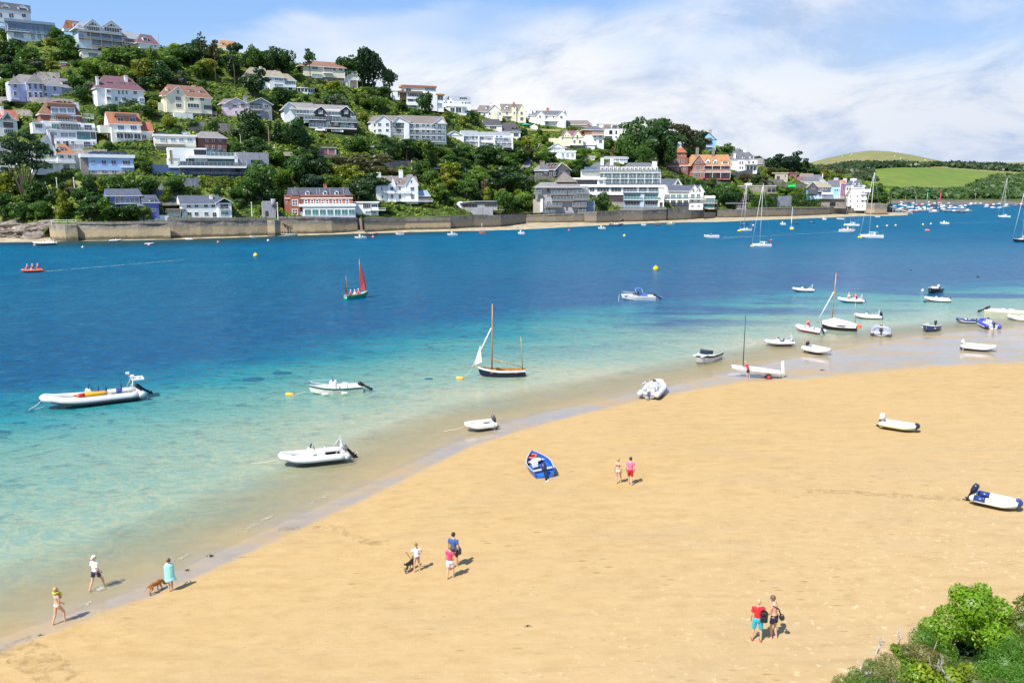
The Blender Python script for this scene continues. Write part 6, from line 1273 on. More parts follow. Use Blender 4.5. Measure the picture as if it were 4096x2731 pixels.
EX=[('pine',713,192,111,50,'deep','lone tall pine standing against the sky in front of the skyline villa'),('round',848,205,108,105,'dark','biggest dark tree on the skyline right of the skyline villa'),('round',805,190,128,60,'deep','dark tree between the skyline villa and the biggest skyline tree'),('wind',790,186,136,42,'mid','lighter feathery tree touching the right end of the skyline villa'),('round',893,205,150,44,'dark','dark tree at the right foot of the biggest skyline tree'),('pine',540,200,92,64,'dark','tall dark pine with two pale trunks above the pink house'),('pine',497,192,90,50,'olive','tall thin pine with yellowish top above the cream house'),('cedar',464,150,73,62,'dark','flat-tiered cedar standing highest on the left skyline'),('wind',586,226,156,66,'dark','dark pine in front of the house with the conservatory wing'),('round',584,168,104,50,'mid','mid green skyline tree right of the tall dark pine'),('round',622,170,112,42,'deep','dark skyline tree between two taller neighbours above the conservatory house'),('round',656,172,114,60,'deep','broad dark skyline tree left of the lone pine'),('round',440,152,98,50,'deep','dark tree under the flat-tiered cedar'),('round',400,150,112,48,'mid','green tree at the skyline notch left of the cedar'),('tall',350,168,112,40,'mid','tree below the dark red hilltop roof'),('round',978,266,211,50,'deep','big round tree in front of the tall white stacked house'),('pine',884,386,308,62,'deep','tall open pine below the long white apartments'),('pine',986,392,320,90,'mid','broad umbrella pine below the low white terrace'),('pine',935,380,318,62,'deep','pine between the open pine and the umbrella pine'),('round',1124,384,330,76,'deep','dome-shaped dark tree below the right end of the low white terrace'),('wind',1148,440,380,100,'dark','broad dark tree beside the hotel car park wall'),('round',1160,492,426,96,'mid','wide green tree overhanging the sea wall left of the pyramid apartments'),('round',1205,480,432,50,'fresh','tree between the wide green tree and the pyramid apartments'),('wind',824,412,348,120,'olive','windswept olive thicket tree above the gothic house'),('wind',780,400,360,70,'olive','smaller windswept tree left of the olive thicket'),('wind',850,442,395,80,'dark','dark windswept tree directly behind the gothic house chimneys'),('wind',815,462,410,70,'dark','dark tree between the brick villa and the gothic house'),('round',602,462,370,72,'mid','large green tree right of the modern white box house'),('round',682,418,356,84,'deep','large dark tree under the concrete parking deck'),('round',614,462,412,66,'deep','dark tree just left of the ivy slope behind the turret'),('round',650,430,385,60,'fresh','fresh green tree between the two large trees under the parking deck'),('round',720,440,392,70,'blue','bluish tree above the left end of the brick villa'),('round',760,440,400,60,'fresh','fresh green tree above the middle of the brick villa'),('round',574,315,250,56,'dark','dark tree in front of the pink house stone end'),('round',686,352,266,72,'deep','big tree in front of the left end of the balcony apartments'),('pine',622,330,276,20,'mid','small umbrella shaped tree below the pink house'),('wind',1460,372,262,92,'deep','leftmost tall tree of the hilltop wood behind the hotel'),('wind',1512,378,268,104,'deep','tallest middle tree of the hilltop wood'),('wind',1562,372,284,92,'olive','windswept tree at the right of the hilltop wood'),('wind',1598,366,300,60,'dark','dark tree next to the bright blue gabled house'),('round',1476,382,322,70,'mid','light green tree at the lower left of the hilltop wood'),('round',1530,388,320,80,'deep','dark tree at the bottom of the hilltop wood behind the hotel'),('round',1480,392,340,66,'mid','round tree at the foot of the hilltop wood above the hotel roof'),('round',1575,385,330,60,'dark','dark tree left of the red brick tower'),('round',1440,372,300,46,'mid','tree touching the white modern cube house'),('round',1384,488,441,42,'deep','single dark tree on the wall in front of the hotel'),('round',1262,370,344,36,'deep','round tree beside the steep road below the cream house'),('round',1335,366,340,30,'fresh','small tree right of the boxy white extension'),('round',1663,455,417,54,'mid','round tree above the hedge right of the hotel wing'),('round',1690,458,432,32,'mid','smaller tree right of the round tree above the hedge'),('wind',1785,394,352,52,'blue','dark bluish pine at the left of the group beside the stone barn'),('wind',1822,395,346,56,'blue','tallest dark bluish pine of the group right of the stone barn'),('wind',1768,392,360,30,'dark','small dark pine next to the stone barn'),('wind',1848,398,362,28,'dark','rightmost small pine of the group beside the stone barn'),('round',1865,408,382,36,'deep','dark tree on the slope right of the pine group'),('round',1740,374,358,20,'dark','small dark tree behind the white manor'),('round',1660,368,350,30,'mid','tree between the blue gabled house and the white manor'),('round',18,160,118,50,'dark','dark conifer at the left edge below the flat modern house'),('round',10,100,62,34,'mid','tree at the left edge beside the flat modern house'),('tall',2,118,80,24,'lime','light green tree at the left edge'),('round',100,82,52,50,'mid','tree on the skyline right of the house with two dormers'),('round',128,95,60,36,'mid','tree behind the right end of the flat modern house'),('round',152,118,72,44,'deep','dark tree left of the twin-gabled glass house'),('tall',112,104,86,24,'yellow','yellow green conical shrub right of the flat modern house'),('round',40,112,90,36,'blue','bluish dome shrub below the flat modern house'),('palm',275,305,282,24,'mid','palm leftmost in front of the patched orange roof house'),('palm',292,306,282,24,'olive','palm in the middle in front of the patched orange roof house'),('palm',318,310,284,26,'mid','palm rightmost in front of the patched orange roof house'),('palm',601,300,278,22,'olive','palm against the ivy topped wall below the pink house'),('palm',1612,400,382,18,'mid','palm in front of the red brick manor'),('round',243,300,272,26,'bronze','bronze leaved bush left of the palms'),('round',52,222,200,24,'fresh','climber covered bush against the lavender house'),('round',20,246,228,24,'deep','round shrub on the stone wall below the lavender house'),('tall',70,245,232,14,'yellow','little golden shrub below the lavender house'),('round',190,236,196,40,'deep','dark tree between the lavender house and the purple roof villa'),('round',175,205,170,44,'mid','tree above the right end of the lavender house'),('round',14,500,432,62,'deep','deep green tree above the rocks at the left edge'),('round',52,507,462,60,'mid','round green tree over the rock shelf below the cypress'),('round',98,505,462,54,'mid','round tree beside the white handrail'),('round',128,470,440,40,'deep','small tree right of the garden steps'),('wind',205,505,450,66,'deep','dark spreading tree above the bastion wall'),('round',252,506,448,62,'mid','green tree on the wall top right of the bastion'),('round',296,507,462,56,'deep','tree in front of the violet house underside'),('round',330,508,474,44,'fresh','fresh green bush at the wall left of the violet house steps'),('round',360,235,215,34,'mid','tree left of the cream house with brown roof')]
for e in EX:oplant(*e)
def hedge(label,crop,x0,y0,x1,y1,hpx,colour,dep=1.6,name='hedge',seed=0):
 a,c=hit(*px(crop,x0,y0)),hit(*px(crop,x1,y1));s_=CROPS[crop][2]*a.length/FOC;h=hpx*s_
 g=np.random.default_rng(seed+int(x0));L=(c-a).length;n=int(L*h*9+L*dep*7);rt=(c-a).normalized();fw=Vector((-rt.y,rt.x,0)).normalized()
 if fw.y<0:fw=-fw
 u=g.uniform(0,1,n);top=g.uniform(0,1,n)<dep/(dep+h);v=np.where(top,g.uniform(0,dep,n),g.normal(0,.12,n));z=np.where(top,h+g.normal(0,.15,n),g.uniform(-.4,h,n))
 wob=.35*np.sin(u*L*.8)+.25*np.sin(u*L*2.1)
 P=np.array(a)[None]+np.array(c-a)[None]*u[:,None]+np.array(fw)[None]*(v+wob*.4)[:,None]+np.array([0,0,1.0])[None]*(z+wob*.5*(z>h*.6))[:,None]
 N=np.where(top[:,None],np.array([[0,0,1.0]]),-np.array(fw)[None]+np.array([[0,0,.3]]))
 me=cards_mesh(name,P-np.array(a)[None],N,.55,.5+g.uniform(-.3,.3,n)+.15*np.sin(u*L*.5),seed,.8,.5)
 o=link(name,me,None,a);o.color=(*GREEN[colour],1);tag(o,label,'hedge');return o
hedge('long clipped hedge sloping down in front of the purple roof villa','A',1275,1188,1590,1262,36,'deep');hedge('short hedge on the right below the purple roof villa','A',1370,1178,1595,1215,40,'deep');hedge('clipped hedge under the palms','C',1235,448,1765,452,46,'deep')
hedge('dark clipped hedge in front of the house behind the cypress','C',700,745,985,755,78,'deep');hedge('ivy covered wall under the modern white box house','D',295,868,800,872,118,'lime',1.2,'ivy');hedge('hedge row above the gothic house','E',560,1180,930,1185,60,'deep');hedge('hedge below the pines in the hotel garden','E',720,1235,930,1240,70,'mid')
hedge('left ivy curtain hanging over the terrace wall above the sea wall','G',580,1085,885,1088,130,'mid',2,'ivy');hedge('right ivy curtain hanging over the terrace wall above the sea wall','G',1040,1078,1300,1080,128,'deep',2,'ivy');hedge('ivy bush at the right end of the terrace wall under the inn','G',1300,1076,1385,1076,70,'mid',2,'ivy');hedge('tall dark hedge right of the hotel wing above the boathouse','G',40,1050,490,1060,130,'deep',3);hedge('thin clipped hedge line above the tall dark hedge','G',60,925,360,965,26,'mid',1);hedge('hedge at the road above the lawn','G',860,905,950,910,55,'mid',2);hedge('yellowish hedge above the ivy terraces','G',1000,935,1230,940,60,'fresh',2);hedge('clipped hedge on the terrace of the white manor','G',690,660,930,690,34,'fresh',1.5)
# everything else on the slope: fill the gaps between the houses
SKYX=np.array([p[0]for p in SKY_O]);SKYY=np.array([p[1]for p in SKY_O]);WTX=np.array([-500,0,120,600,850,1200,1400,1650,2040]);WTY=np.array([515,508,512,500,498,488,480,476,470])
def clear_of_houses(p,w_,h,tol=.10):
 for B,rt,fw,u0,u1,v0,v1,zb in FOOT:
  dx,dy=p.x-B.x,p.y-B.y;u=dx*rt.x+dy*rt.y;v=dx*fw.x+dy*fw.y
  if u0-w_*.35<u<u1+w_*.35 and v0-w_*.35<v<v1+w_*.3:return False
 r=math.hypot(p.x,p.y);a=proj((p.x,p.y,p.z));t_=proj((p.x,p.y,p.z+h));hw=w_/2*FOC/r*.85
 for x0,y0,x1,y1,dist,nm in RECTS:
  if dist>r-3:
   ox=min(a[0]+hw,x1-2)-max(a[0]-hw,x0+2);oy=min(a[1],y1-2)-max(t_[1],y0+2)
   if ox>0 and oy>0 and(ox*oy>tol*2*hw*max(a[1]-t_[1],1)or oy>.35*(y1-y0)):return False
 return True
POS=[(q[0].location.x,q[0].location.y,q[5]*.35)for q in PLANTS]
def region_colour(x,y):
 k=noise.noise((x*.012,y*.016,2))+rnd.uniform(-.45,.45)
 return 'dark' if k<-.5 else 'deep' if k<-.14 else 'mid' if k<.16 else 'fresh' if k<.38 else 'lime' if k<.52 else rnd.choice(['yellow','olive','grey','lime'])
def autofill(n,kinds,hr,tries,sep):
 got=0
 for _ in range(tries):
  if got>=n:break
  x=rnd.uniform(-60,2030);ys=float(np.interp(x,SKYX,SKYY))+6;yw=float(np.interp(x,WTX,WTY))-3
  y=ys+(yw-ys)*rnd.random()
  p=hit(*O(x,y));h=rnd.uniform(*hr);kind=rnd.choice(kinds);w_=h*rnd.uniform(.85,1.35)
  if x>1700:h*=.75;w_*=.8
  if any((p.x-a)**2+(p.y-b)**2<(sep*(w_*.5+c))**2 for a,b,c in POS):continue
  if not clear_of_houses(p,w_,h):continue
  g=rnd.random()<.86
  plant(kind,p,w_,h,region_colour(x,y)if g else rnd.choice(['mid','lime','grey','fresh','brown','mid','fresh']),None);POS.append((p.x,p.y,w_*.5));got+=1
 return got
n1_=autofill(380,['round','round','round','tall','wind','wind'],(5.0,10.5),8000,.48)
n2_=autofill(340,['shrub','shrub','ball','shrub'],(2.0,4.2),7000,.58)
print('plants',len(PLANTS),n1_,n2_)
SHORT=[((r[0]+r[2])/2,(r[1]+r[3])/2,r[2]-r[0],r[3]-r[1],r[5])for r in RECTS if r[5]]
BX={}
for x,y,w_,h,nm in SHORT:
 q=BX.setdefault(nm,[1e9,1e9,-1e9,-1e9]);q[0]=min(q[0],x-w_/2);q[1]=min(q[1],y-h/2);q[2]=max(q[2],x+w_/2);q[3]=max(q[3],y+h/2)
def where(x,y):
 best=None
 for nm,(x0,y0,x1,y1)in BX.items():
  dx=max(x0-x,0,x-x1);dy=max(y0-y,0,y-y1)*1.3;d=math.hypot(dx,dy)+.02*abs(x-(x0+x1)/2)
  if best is None or d<best[0]:
   v='below' if y>y1 else 'above' if y<y0 else 'beside'
   hz='left of' if x<x0 else 'right of' if x>x1 else ''
   fx=(x-x0)/max(x1-x0,1)
   if hz and v=='beside':s_=f'just {hz} the {nm}'
   elif hz:s_=f'{v} and {hz} the {nm}'
   elif v=='beside':s_=f'in front of the {nm}'
   else:s_=f'{v} the '+('left part of the ' if fx<.33 else 'right part of the ' if fx>.67 else 'middle of the ')+nm
   best=(d,s_)
 return best[1]
names={}
for q in PLANTS:
 if q[7]:names.setdefault(q[7],[]).append(q);continue
 size='tall ' if q[5]>7.6 else 'small ' if q[5]<2.7 else ''
 lab=f'{size}{CW[q[2]]} {KW[q[1]][1]} {where(q[3], q[4])}'
 names.setdefault(lab,[]).append(q)
ORD=['first','second','third','fourth','fifth','sixth','seventh','eighth','ninth','tenth']
for lab,qs in names.items():
 if len(qs)==1:qs[0][0]['label']=lab;continue
 qs.sort(key=lambda q:q[3])
 for i,q in enumerate(qs):q[0]['label']=(('leftmost ' if i==0 else 'rightmost ' if i==len(qs)-1 else ORD[i]+'-from-left ')+lab)
for q in PLANTS:
 w_=q[0]['label'].split()
 if len(w_)>16:q[0]['label']=' '.join(w for w in w_ if w not in('just','bushy','part'))
 # undergrowth: low leafy ground cover over the whole slope
g=np.random.default_rng(5);nU=90000
ia=g.uniform(0,len(HILL_A)-1.01,nU);js=g.uniform(4,len(HILL_S)-2,nU)**1.0
i0=ia.astype(int);j0=js.astype(int);fa,fj=ia-i0,js-j0
def bil(Q):return(Q[i0,j0]*(1-fa)*(1-fj)+Q[i0+1,j0]*fa*(1-fj)+Q[i0,j0+1]*(1-fa)*fj+Q[i0+1,j0+1]*fa*fj)
ux,uy,uz_=bil(HILL_X),bil(HILL_Y),bil(HILL_Z)
keep=np.ones(nU,bool)
for B,rt,fw,u0,u1,v0,v1,zb in FOOT:
 dx,dy=ux-B.x,uy-B.y;u=dx*rt.x+dy*rt.y;v=dx*fw.x+dy*fw.y
 keep&=~((u>u0-.6)&(u<u1+.6)&(v>v0-1.2)&(v<v1+.6))
for o in bpy.data.objects:
 if o.name.split('.')[0]in('road','lawn','cliff_face'):
  P=np.array([v.co[:2]for v in o.data.vertices]);c=P.mean(0)
  D=((ux[:,None]-P[None,:,0])**2+(uy[:,None]-P[None,:,1])**2).min(1)if True else 0
  keep&=D>2.2
cl=np.array([noise.noise((a*.12,b*.12,0))+.6*noise.noise((a*.4,b*.4,7))for a,b in zip(ux,uy)]);keep&=(cl>-.42)
ux,uy,uz_,cl=ux[keep],uy[keep],uz_[keep],cl[keep];n=len(ux)
hh=np.clip(.25+1.1*(cl+.42),0,1.5)*g.uniform(0,1,n)
t=NT('undergrowth_leaf');ge=t.node('ShaderNodeNewGeometry');at=t.node('ShaderNodeAttribute',attribute_name='tone')
na_=t.noise(.10,4,.6,ge.outputs['Position'])
c=t.ramp(na_.outputs[0],[(.28,(.035,.078,.015)),(.42,(.062,.125,.018)),(.54,(.11,.18,.02)),(.62,(.18,.215,.024)),(.70,(.10,.115,.032))]).outputs[0]
c=t.mix(1.0,c,t.ramp(at.outputs['Fac'],[(0,(.6,.65,.5)),(1,(1.5,1.4,1.1))]).outputs[0],'MULTIPLY')
t.l(c,t.b.inputs['Base Color']);t.b.inputs['Roughness'].default_value=.8;t.b.inputs['Specular IOR Level'].default_value=.15;MATS['undergrowth_leaf']=t.mat
me=cards_mesh('undergrowth',np.stack([ux,uy,uz_+hh],1),np.tile(np.array([[-.1,-.45,.9]]),(n,1)),.95,g.uniform(0,1,n),3,.75,.6,[t.mat])
tag(link('undergrowth',me),'low green undergrowth covering the slope between the houses','undergrowth',kind='stuff')
# far hills across the harbour
HS=[(1500,372),(1700,380),(1850,377),(1900,364),(1950,353),(2000,347),(2045,349),(2090,356),(2140,366),(2180,374),(2230,378),(2290,375),(2352,373.5),(2500,370),(2900,380)]
HD=[ray(*O(*p))for p in HS];H_AZ=np.array([math.atan2(d.x,d.y)for d in HD]);H_T=np.array([d.z/math.hypot(d.x,d.y)for d in HD])
RS,RR1=1120.0,1750.0
def fh_z(A,r):
 t=np.interp(A,H_AZ,H_T);zr=CAMZ+t*RR1;q=(r-RS)/(RR1-RS)
 return np.where(q<0,-1.0+q*0,np.where(q<1,zr*(1-(1-np.clip(q,0,1))**1.7)*.98+zr*.02*q,zr*(1-.15*(q-1))))
def far_hit(x,y):
 d=ray(*O(x,y));h=math.hypot(d.x,d.y);a=math.atan2(d.x,d.y);t=d.z/h;r=RS
 while r<RR1 and fh_z(a,r)<CAMZ+t*r:r+=3
 return a,r
azs=np.linspace(az_of(*O(1480,450)),az_of(*O(2900,450)),220);rs=np.concatenate([[RS-40,RS-8],np.linspace(RS,RR1,90),[RR1+60,RR1+200,RR1+500]])
A_,R_=np.meshgrid(azs,rs,indexing='ij');Z=fh_z(A_,R_);X,Y=np.sin(A_)*R_,np.cos(A_)*R_
fc=np.zeros_like(Z);OXg=np.zeros_like(Z);OYg=np.zeros_like(Z)
for i in range(Z.shape[0]):
 for j in range(Z.shape[1]):
  x,y=proj((X[i,j],Y[i,j],Z[i,j]));OXg[i,j],OYg[i,j]=x/KO,y/KO
hl=np.interp(OXg,[1850,1950,2060,2150,2240,2352],[388,388,383,385,392,400])
fc=np.where(OYg<hl,2.0,1.0);fc=np.where((OYg>430)|((OXg>2275)&(OYg>400)),3.0,fc);fc=np.where((OXg<1990)&(OYg>392),3.0,fc)
t=NT('far_fields');ge=t.node('ShaderNodeNewGeometry');at=t.node('ShaderNodeAttribute',attribute_name='field')
nz=t.noise(.006,5,.6,ge.outputs['Position']);nf=t.noise(.05,4,.65,ge.outputs['Position'])
k=t.math('DIVIDE',t.math('ADD',at.outputs['Fac'],t.math('MULTIPLY',t.math('SUBTRACT',nf.outputs[0],.5),.3)),3.0)
c1=t.mix(t.ramp(nz.outputs[0],[(.35,0.0),(.65,1.0)]).outputs[0],(.15,.175,.036),(.10,.165,.034));c2=t.mix(t.ramp(nz.outputs[0],[(.4,0.0),(.65,1.0)]).outputs[0],(.19,.19,.075),(.23,.18,.09))
c=t.mix(t.maprange(k,.45,.55),c1,c2);c=t.mix(t.maprange(k,.80,.88),c,(.065,.085,.03));t.l(t.mix(t.ramp(nf.outputs[0],[(.35,.3),(.6,0.0)]).outputs[0],c,(.05,.08,.02)),t.b.inputs['Base Color']);t.b.inputs['Roughness'].default_value=.95;t.b.inputs['Specular IOR Level'].default_value=.1
fh=link('far_hill',grid_mesh('far_hill',X,Y,Z,[t.mat],dict(field=fc)));tag(fh,kind='structure')
X=[];Y=[];Z=[]
for a in np.linspace(az_of(*O(1960,450)),az_of(*O(2900,450)),60):
 rr=[RS-150+40*math.sin(a*60),RS-60,RS+4];X.append([math.sin(a)*q for q in rr]);Y.append([math.cos(a)*q for q in rr]);Z.append([-.3,.4,2.5])
fs=link('foreshore',grid_mesh('foreshore',np.array(X),np.array(Y),np.array(Z),[mat('mud',(.13,.105,.085),.8,.4,.05)]));tag(fs,kind='structure')
def far_wood(label,cond,n,size,hgt,seed,col,name='far_wood'):
 g=np.random.default_rng(seed);P=[]
 while len(P)<n:
  x,y=g.uniform(1860,2420),g.uniform(368,460)
  if not cond(x,y):continue
  a,r=far_hit(x,y)
  if r>=RR1-3:continue
  z=float(fh_z(a,r));q=(math.sin(a)*r,math.cos(a)*r);lump=.5+.5*noise.noise((q[0]*.03,q[1]*.03,seed))
  P.append((q[0]+g.normal(0,2),q[1]+g.normal(0,2),z+g.uniform(0,1)*hgt*(.35+lump)))
 P=np.array(P);me=cards_mesh(name,P,np.tile(np.array([[-.15,-.6,.75]]),(n,1)),size,g.uniform(0,1,n)*.6+.2+.3*np.array([noise.noise((p[0]*.02,p[1]*.02,1))for p in P]),seed,.8,.6)
 o=link(name,me);o.color=(*col,1);return tag(o,label,'wood',kind='stuff')
low=lambda x:float(np.interp(x,[1860,1990,2060,2160,2260,2352,2420],[443,433,441,442,433,424,421]))
far_wood('dense wood along the far harbour shore below the green field',lambda x,y:x>1960 and low(x)<y<457,9000,5.0,6,11,(.065,.13,.034))
far_wood('thick scrubby wood climbing the far hill at the right',lambda x,y:x>2190 and y>float(np.interp(x,[2190,2240,2290,2420],[440,426,408,400]))and y<432 and noise.noise((x*.05,y*.09,2))>-.12 and not(2195<x<2245 and 418<y<428),8000,5.0,6,12,(.09,.15,.042))
far_wood('dark hedge belt across the far hill under the round summit',lambda x,y:x<2185 and abs(y-float(np.interp(x,[1860,1950,2060,2120,2185],[392,386,381,382,380])))<float(np.interp(x,[1860,2000,2100,2185],[6,5,3,1.2])),3600,4.8,6,13,(.045,.08,.03),'hedgerow')
far_wood('dark hedge belt on the right of the far hill',lambda x,y:x>2180 and abs(y-float(np.interp(x,[2180,2250,2352,2420],[381,385,392,394])))<5,2600,4.8,6,14,(.045,.08,.03),'hedgerow')
far_wood('scrub patches behind the quayside houses',lambda x,y:x<2010 and 394<y<440 and noise.noise((x*.03,y*.06,4))>.02,3000,5,5,15,(.055,.09,.03),'scrub')
b=MB();b.ball((0,0,.7),.5,8,0,(1.3,.7,.75));b.ball((.7,0,.95),.2,6,1,(1.2,.8,1))
for x in(-.35,.35):
 for y in(-.2,.2):b.tube([(x,y,0),(x,y,.45)],.07,5,1)
mat('wool',(.75,.72,.64),.95);mat('sheepface',(.12,.10,.09),.9);SM=b.mesh('sheep',[M('wool'),M('sheepface')])
SH=[(1935,362,'sheep highest on the left flank of the far summit'),(1952,361,'sheep left of the far summit'),(1956,356.5,'sheep just left of the hilltop'),(1976,354,'sheep nearest left of the hilltop on the skyline'),(2010,355,'sheep just right of the hilltop'),(2055,361,'sheep on the right flank of the far summit'),(2084,364,'sheep further right on the summit slope'),(2068,366,'upper sheep of the low right trio'),(2062,374,'sheep right of centre in the dry pasture'),(2078,377.5,'lowest sheep in the dry pasture above the hedge'),(2050,377,'sheep low in the middle of the dry pasture'),(2125,370,'sheep furthest right on the far hill')]
for x,y,lab in SH:
 a,r=far_hit(x,y);o=link('sheep',SM,None,(math.sin(a)*r,math.cos(a)*r,float(fh_z(a,r))-.1),rnd.uniform(0,6));o.scale=(1.9,1.9,1.9);tag(o,lab,'sheep','sheep on the far hill')
 # boats
objcol_mat('boatpaint',.35,.5,.06);mat('gelcoat',(.70,.70,.67),.3,.06,.5,.5);mat('varnish',(.42,.19,.05),.3,.25,3,.5);mat('alu',(.55,.57,.6),.3,.05,1,.5);mat('sailcloth',(.80,.80,.76),.8);mat('rope',(.55,.52,.45),.9);mat('deckgrey',(.50,.52,.55),.6);mat('prop',(.6,.6,.58),.3)
BP,GC,BK,AL,SC=M('boatpaint'),M('gelcoat'),M('black'),M('alu'),M('sailcloth')
def part(b,name,m,par,col=None,label=None,loc=(0,0,0)):
 o=b.build(name,m,par,loc)
 if col is not None:o.color=(*col,1)
 if label:o['label']=label
 return o
def boat_root(name,label,cat,p,head,group,roll=0,pitch=0):
 """head: degrees, 0 = bow to the picture's left, 90 = bow towards the viewer"""
 a=math.atan2(-p.x,p.y);o=empty(name,p,a+PI+R(head));o.rotation_euler=(R(roll),R(pitch),a+PI+R(head));return tag(o,label,cat,group)
def outboard(par,x,z,s=1.0,col=(.012,.012,.015),tilt=.9):
 o=empty('outboard',(x,0,z),0,par);o.rotation_euler=(0,tilt,0)
 b=MB();b.loft([[(-.18*s+q,y*s,h*s)for q,y in((-.12*s*k,-.17*k),(.2*s*k,-.15*k),(.2*s*k,.15*k),(-.12*s*k,.17*k))]for h,k in((.05,.8),(.2,1.1),(.5,1.15),(.66,.85),(.70,.4))],True,True,0,True);part(b,'cowl',BP,o,col)
 b=MB();b.box(-.26*s,-.08*s,-.08*s,.08*s,-.75*s,.06*s);b.box(-.36*s,-.02,-.1*s,.1*s,-.56*s,-.52*s);b.loft([[(-.4*s,-.05,-.82*s),(.02,-.04,-.82*s),(.02,.04,-.72*s),(-.4*s,.05,-.72*s)],[(-.4*s,-.04,-.75*s),(.02,-.03,-.75*s),(.02,.03,-.7*s),(-.4*s,.04,-.7*s)]]);b.box(-.3*s,-.1*s,-.02,.02,-1.0*s,-.8*s);part(b,'leg',BK,o)
 b=MB()
 for k in range(3):a=2*PI*k/3;b.tube([(-.45*s,0,-.76*s),(-.46*s,math.cos(a)*.17*s,-.76*s+math.sin(a)*.17*s)],[(.06*s,.02),(.03*s,.01)],5)
 part(b,'propeller',M('prop'),o);return o
def crew(par,x,y,z,shirt,hair=(.1,.06,.03)):
 """seated or standing figure in a boat, tiny in view: still body, shirt and hair"""
 b=MB();b.tube([(0,0,.0),(0,0,.35),(.02,0,.62),(.03,0,.72)],[(.15,.19),(.15,.2),(.13,.2),(.06,.06)],8);b.ball((.05,0,.85),.12,8,0,(1,.85,1.2));b.tube([(0,.2,.58),(.08,.25,.32),(.3,.15,.3)],[.06,.05,.04],6);b.tube([(0,-.2,.58),(.08,-.25,.32),(.3,-.15,.3)],[.06,.05,.04],6);b.tube([(0,.1,.02),(.4,.12,.05),(.45,.12,-.35)],[.09,.07,.05],6);b.tube([(0,-.1,.02),(.4,-.12,.05),(.45,-.12,-.35)],[.09,.07,.05],6)
 o=b.build('person',M('skin'),None)
 par_m=Matrix.LocRotScale(par.location,par.rotation_euler,None);o.location=par_m@Vector((x,y,z));o.rotation_euler=par.rotation_euler
 b=MB();b.tube([(0,0,.02),(0,0,.35),(.02,0,.64)],[(.165,.2),(.165,.215),(.14,.22)],8);part(b,'shirt',BP,o,shirt);b=MB();b.ball((.03,0,.9),.125,8,0,(1,.9,1));part(b,'hair',BP,o,hair);return o
mat('skin',(.62,.36,.245),.6,.1,3)
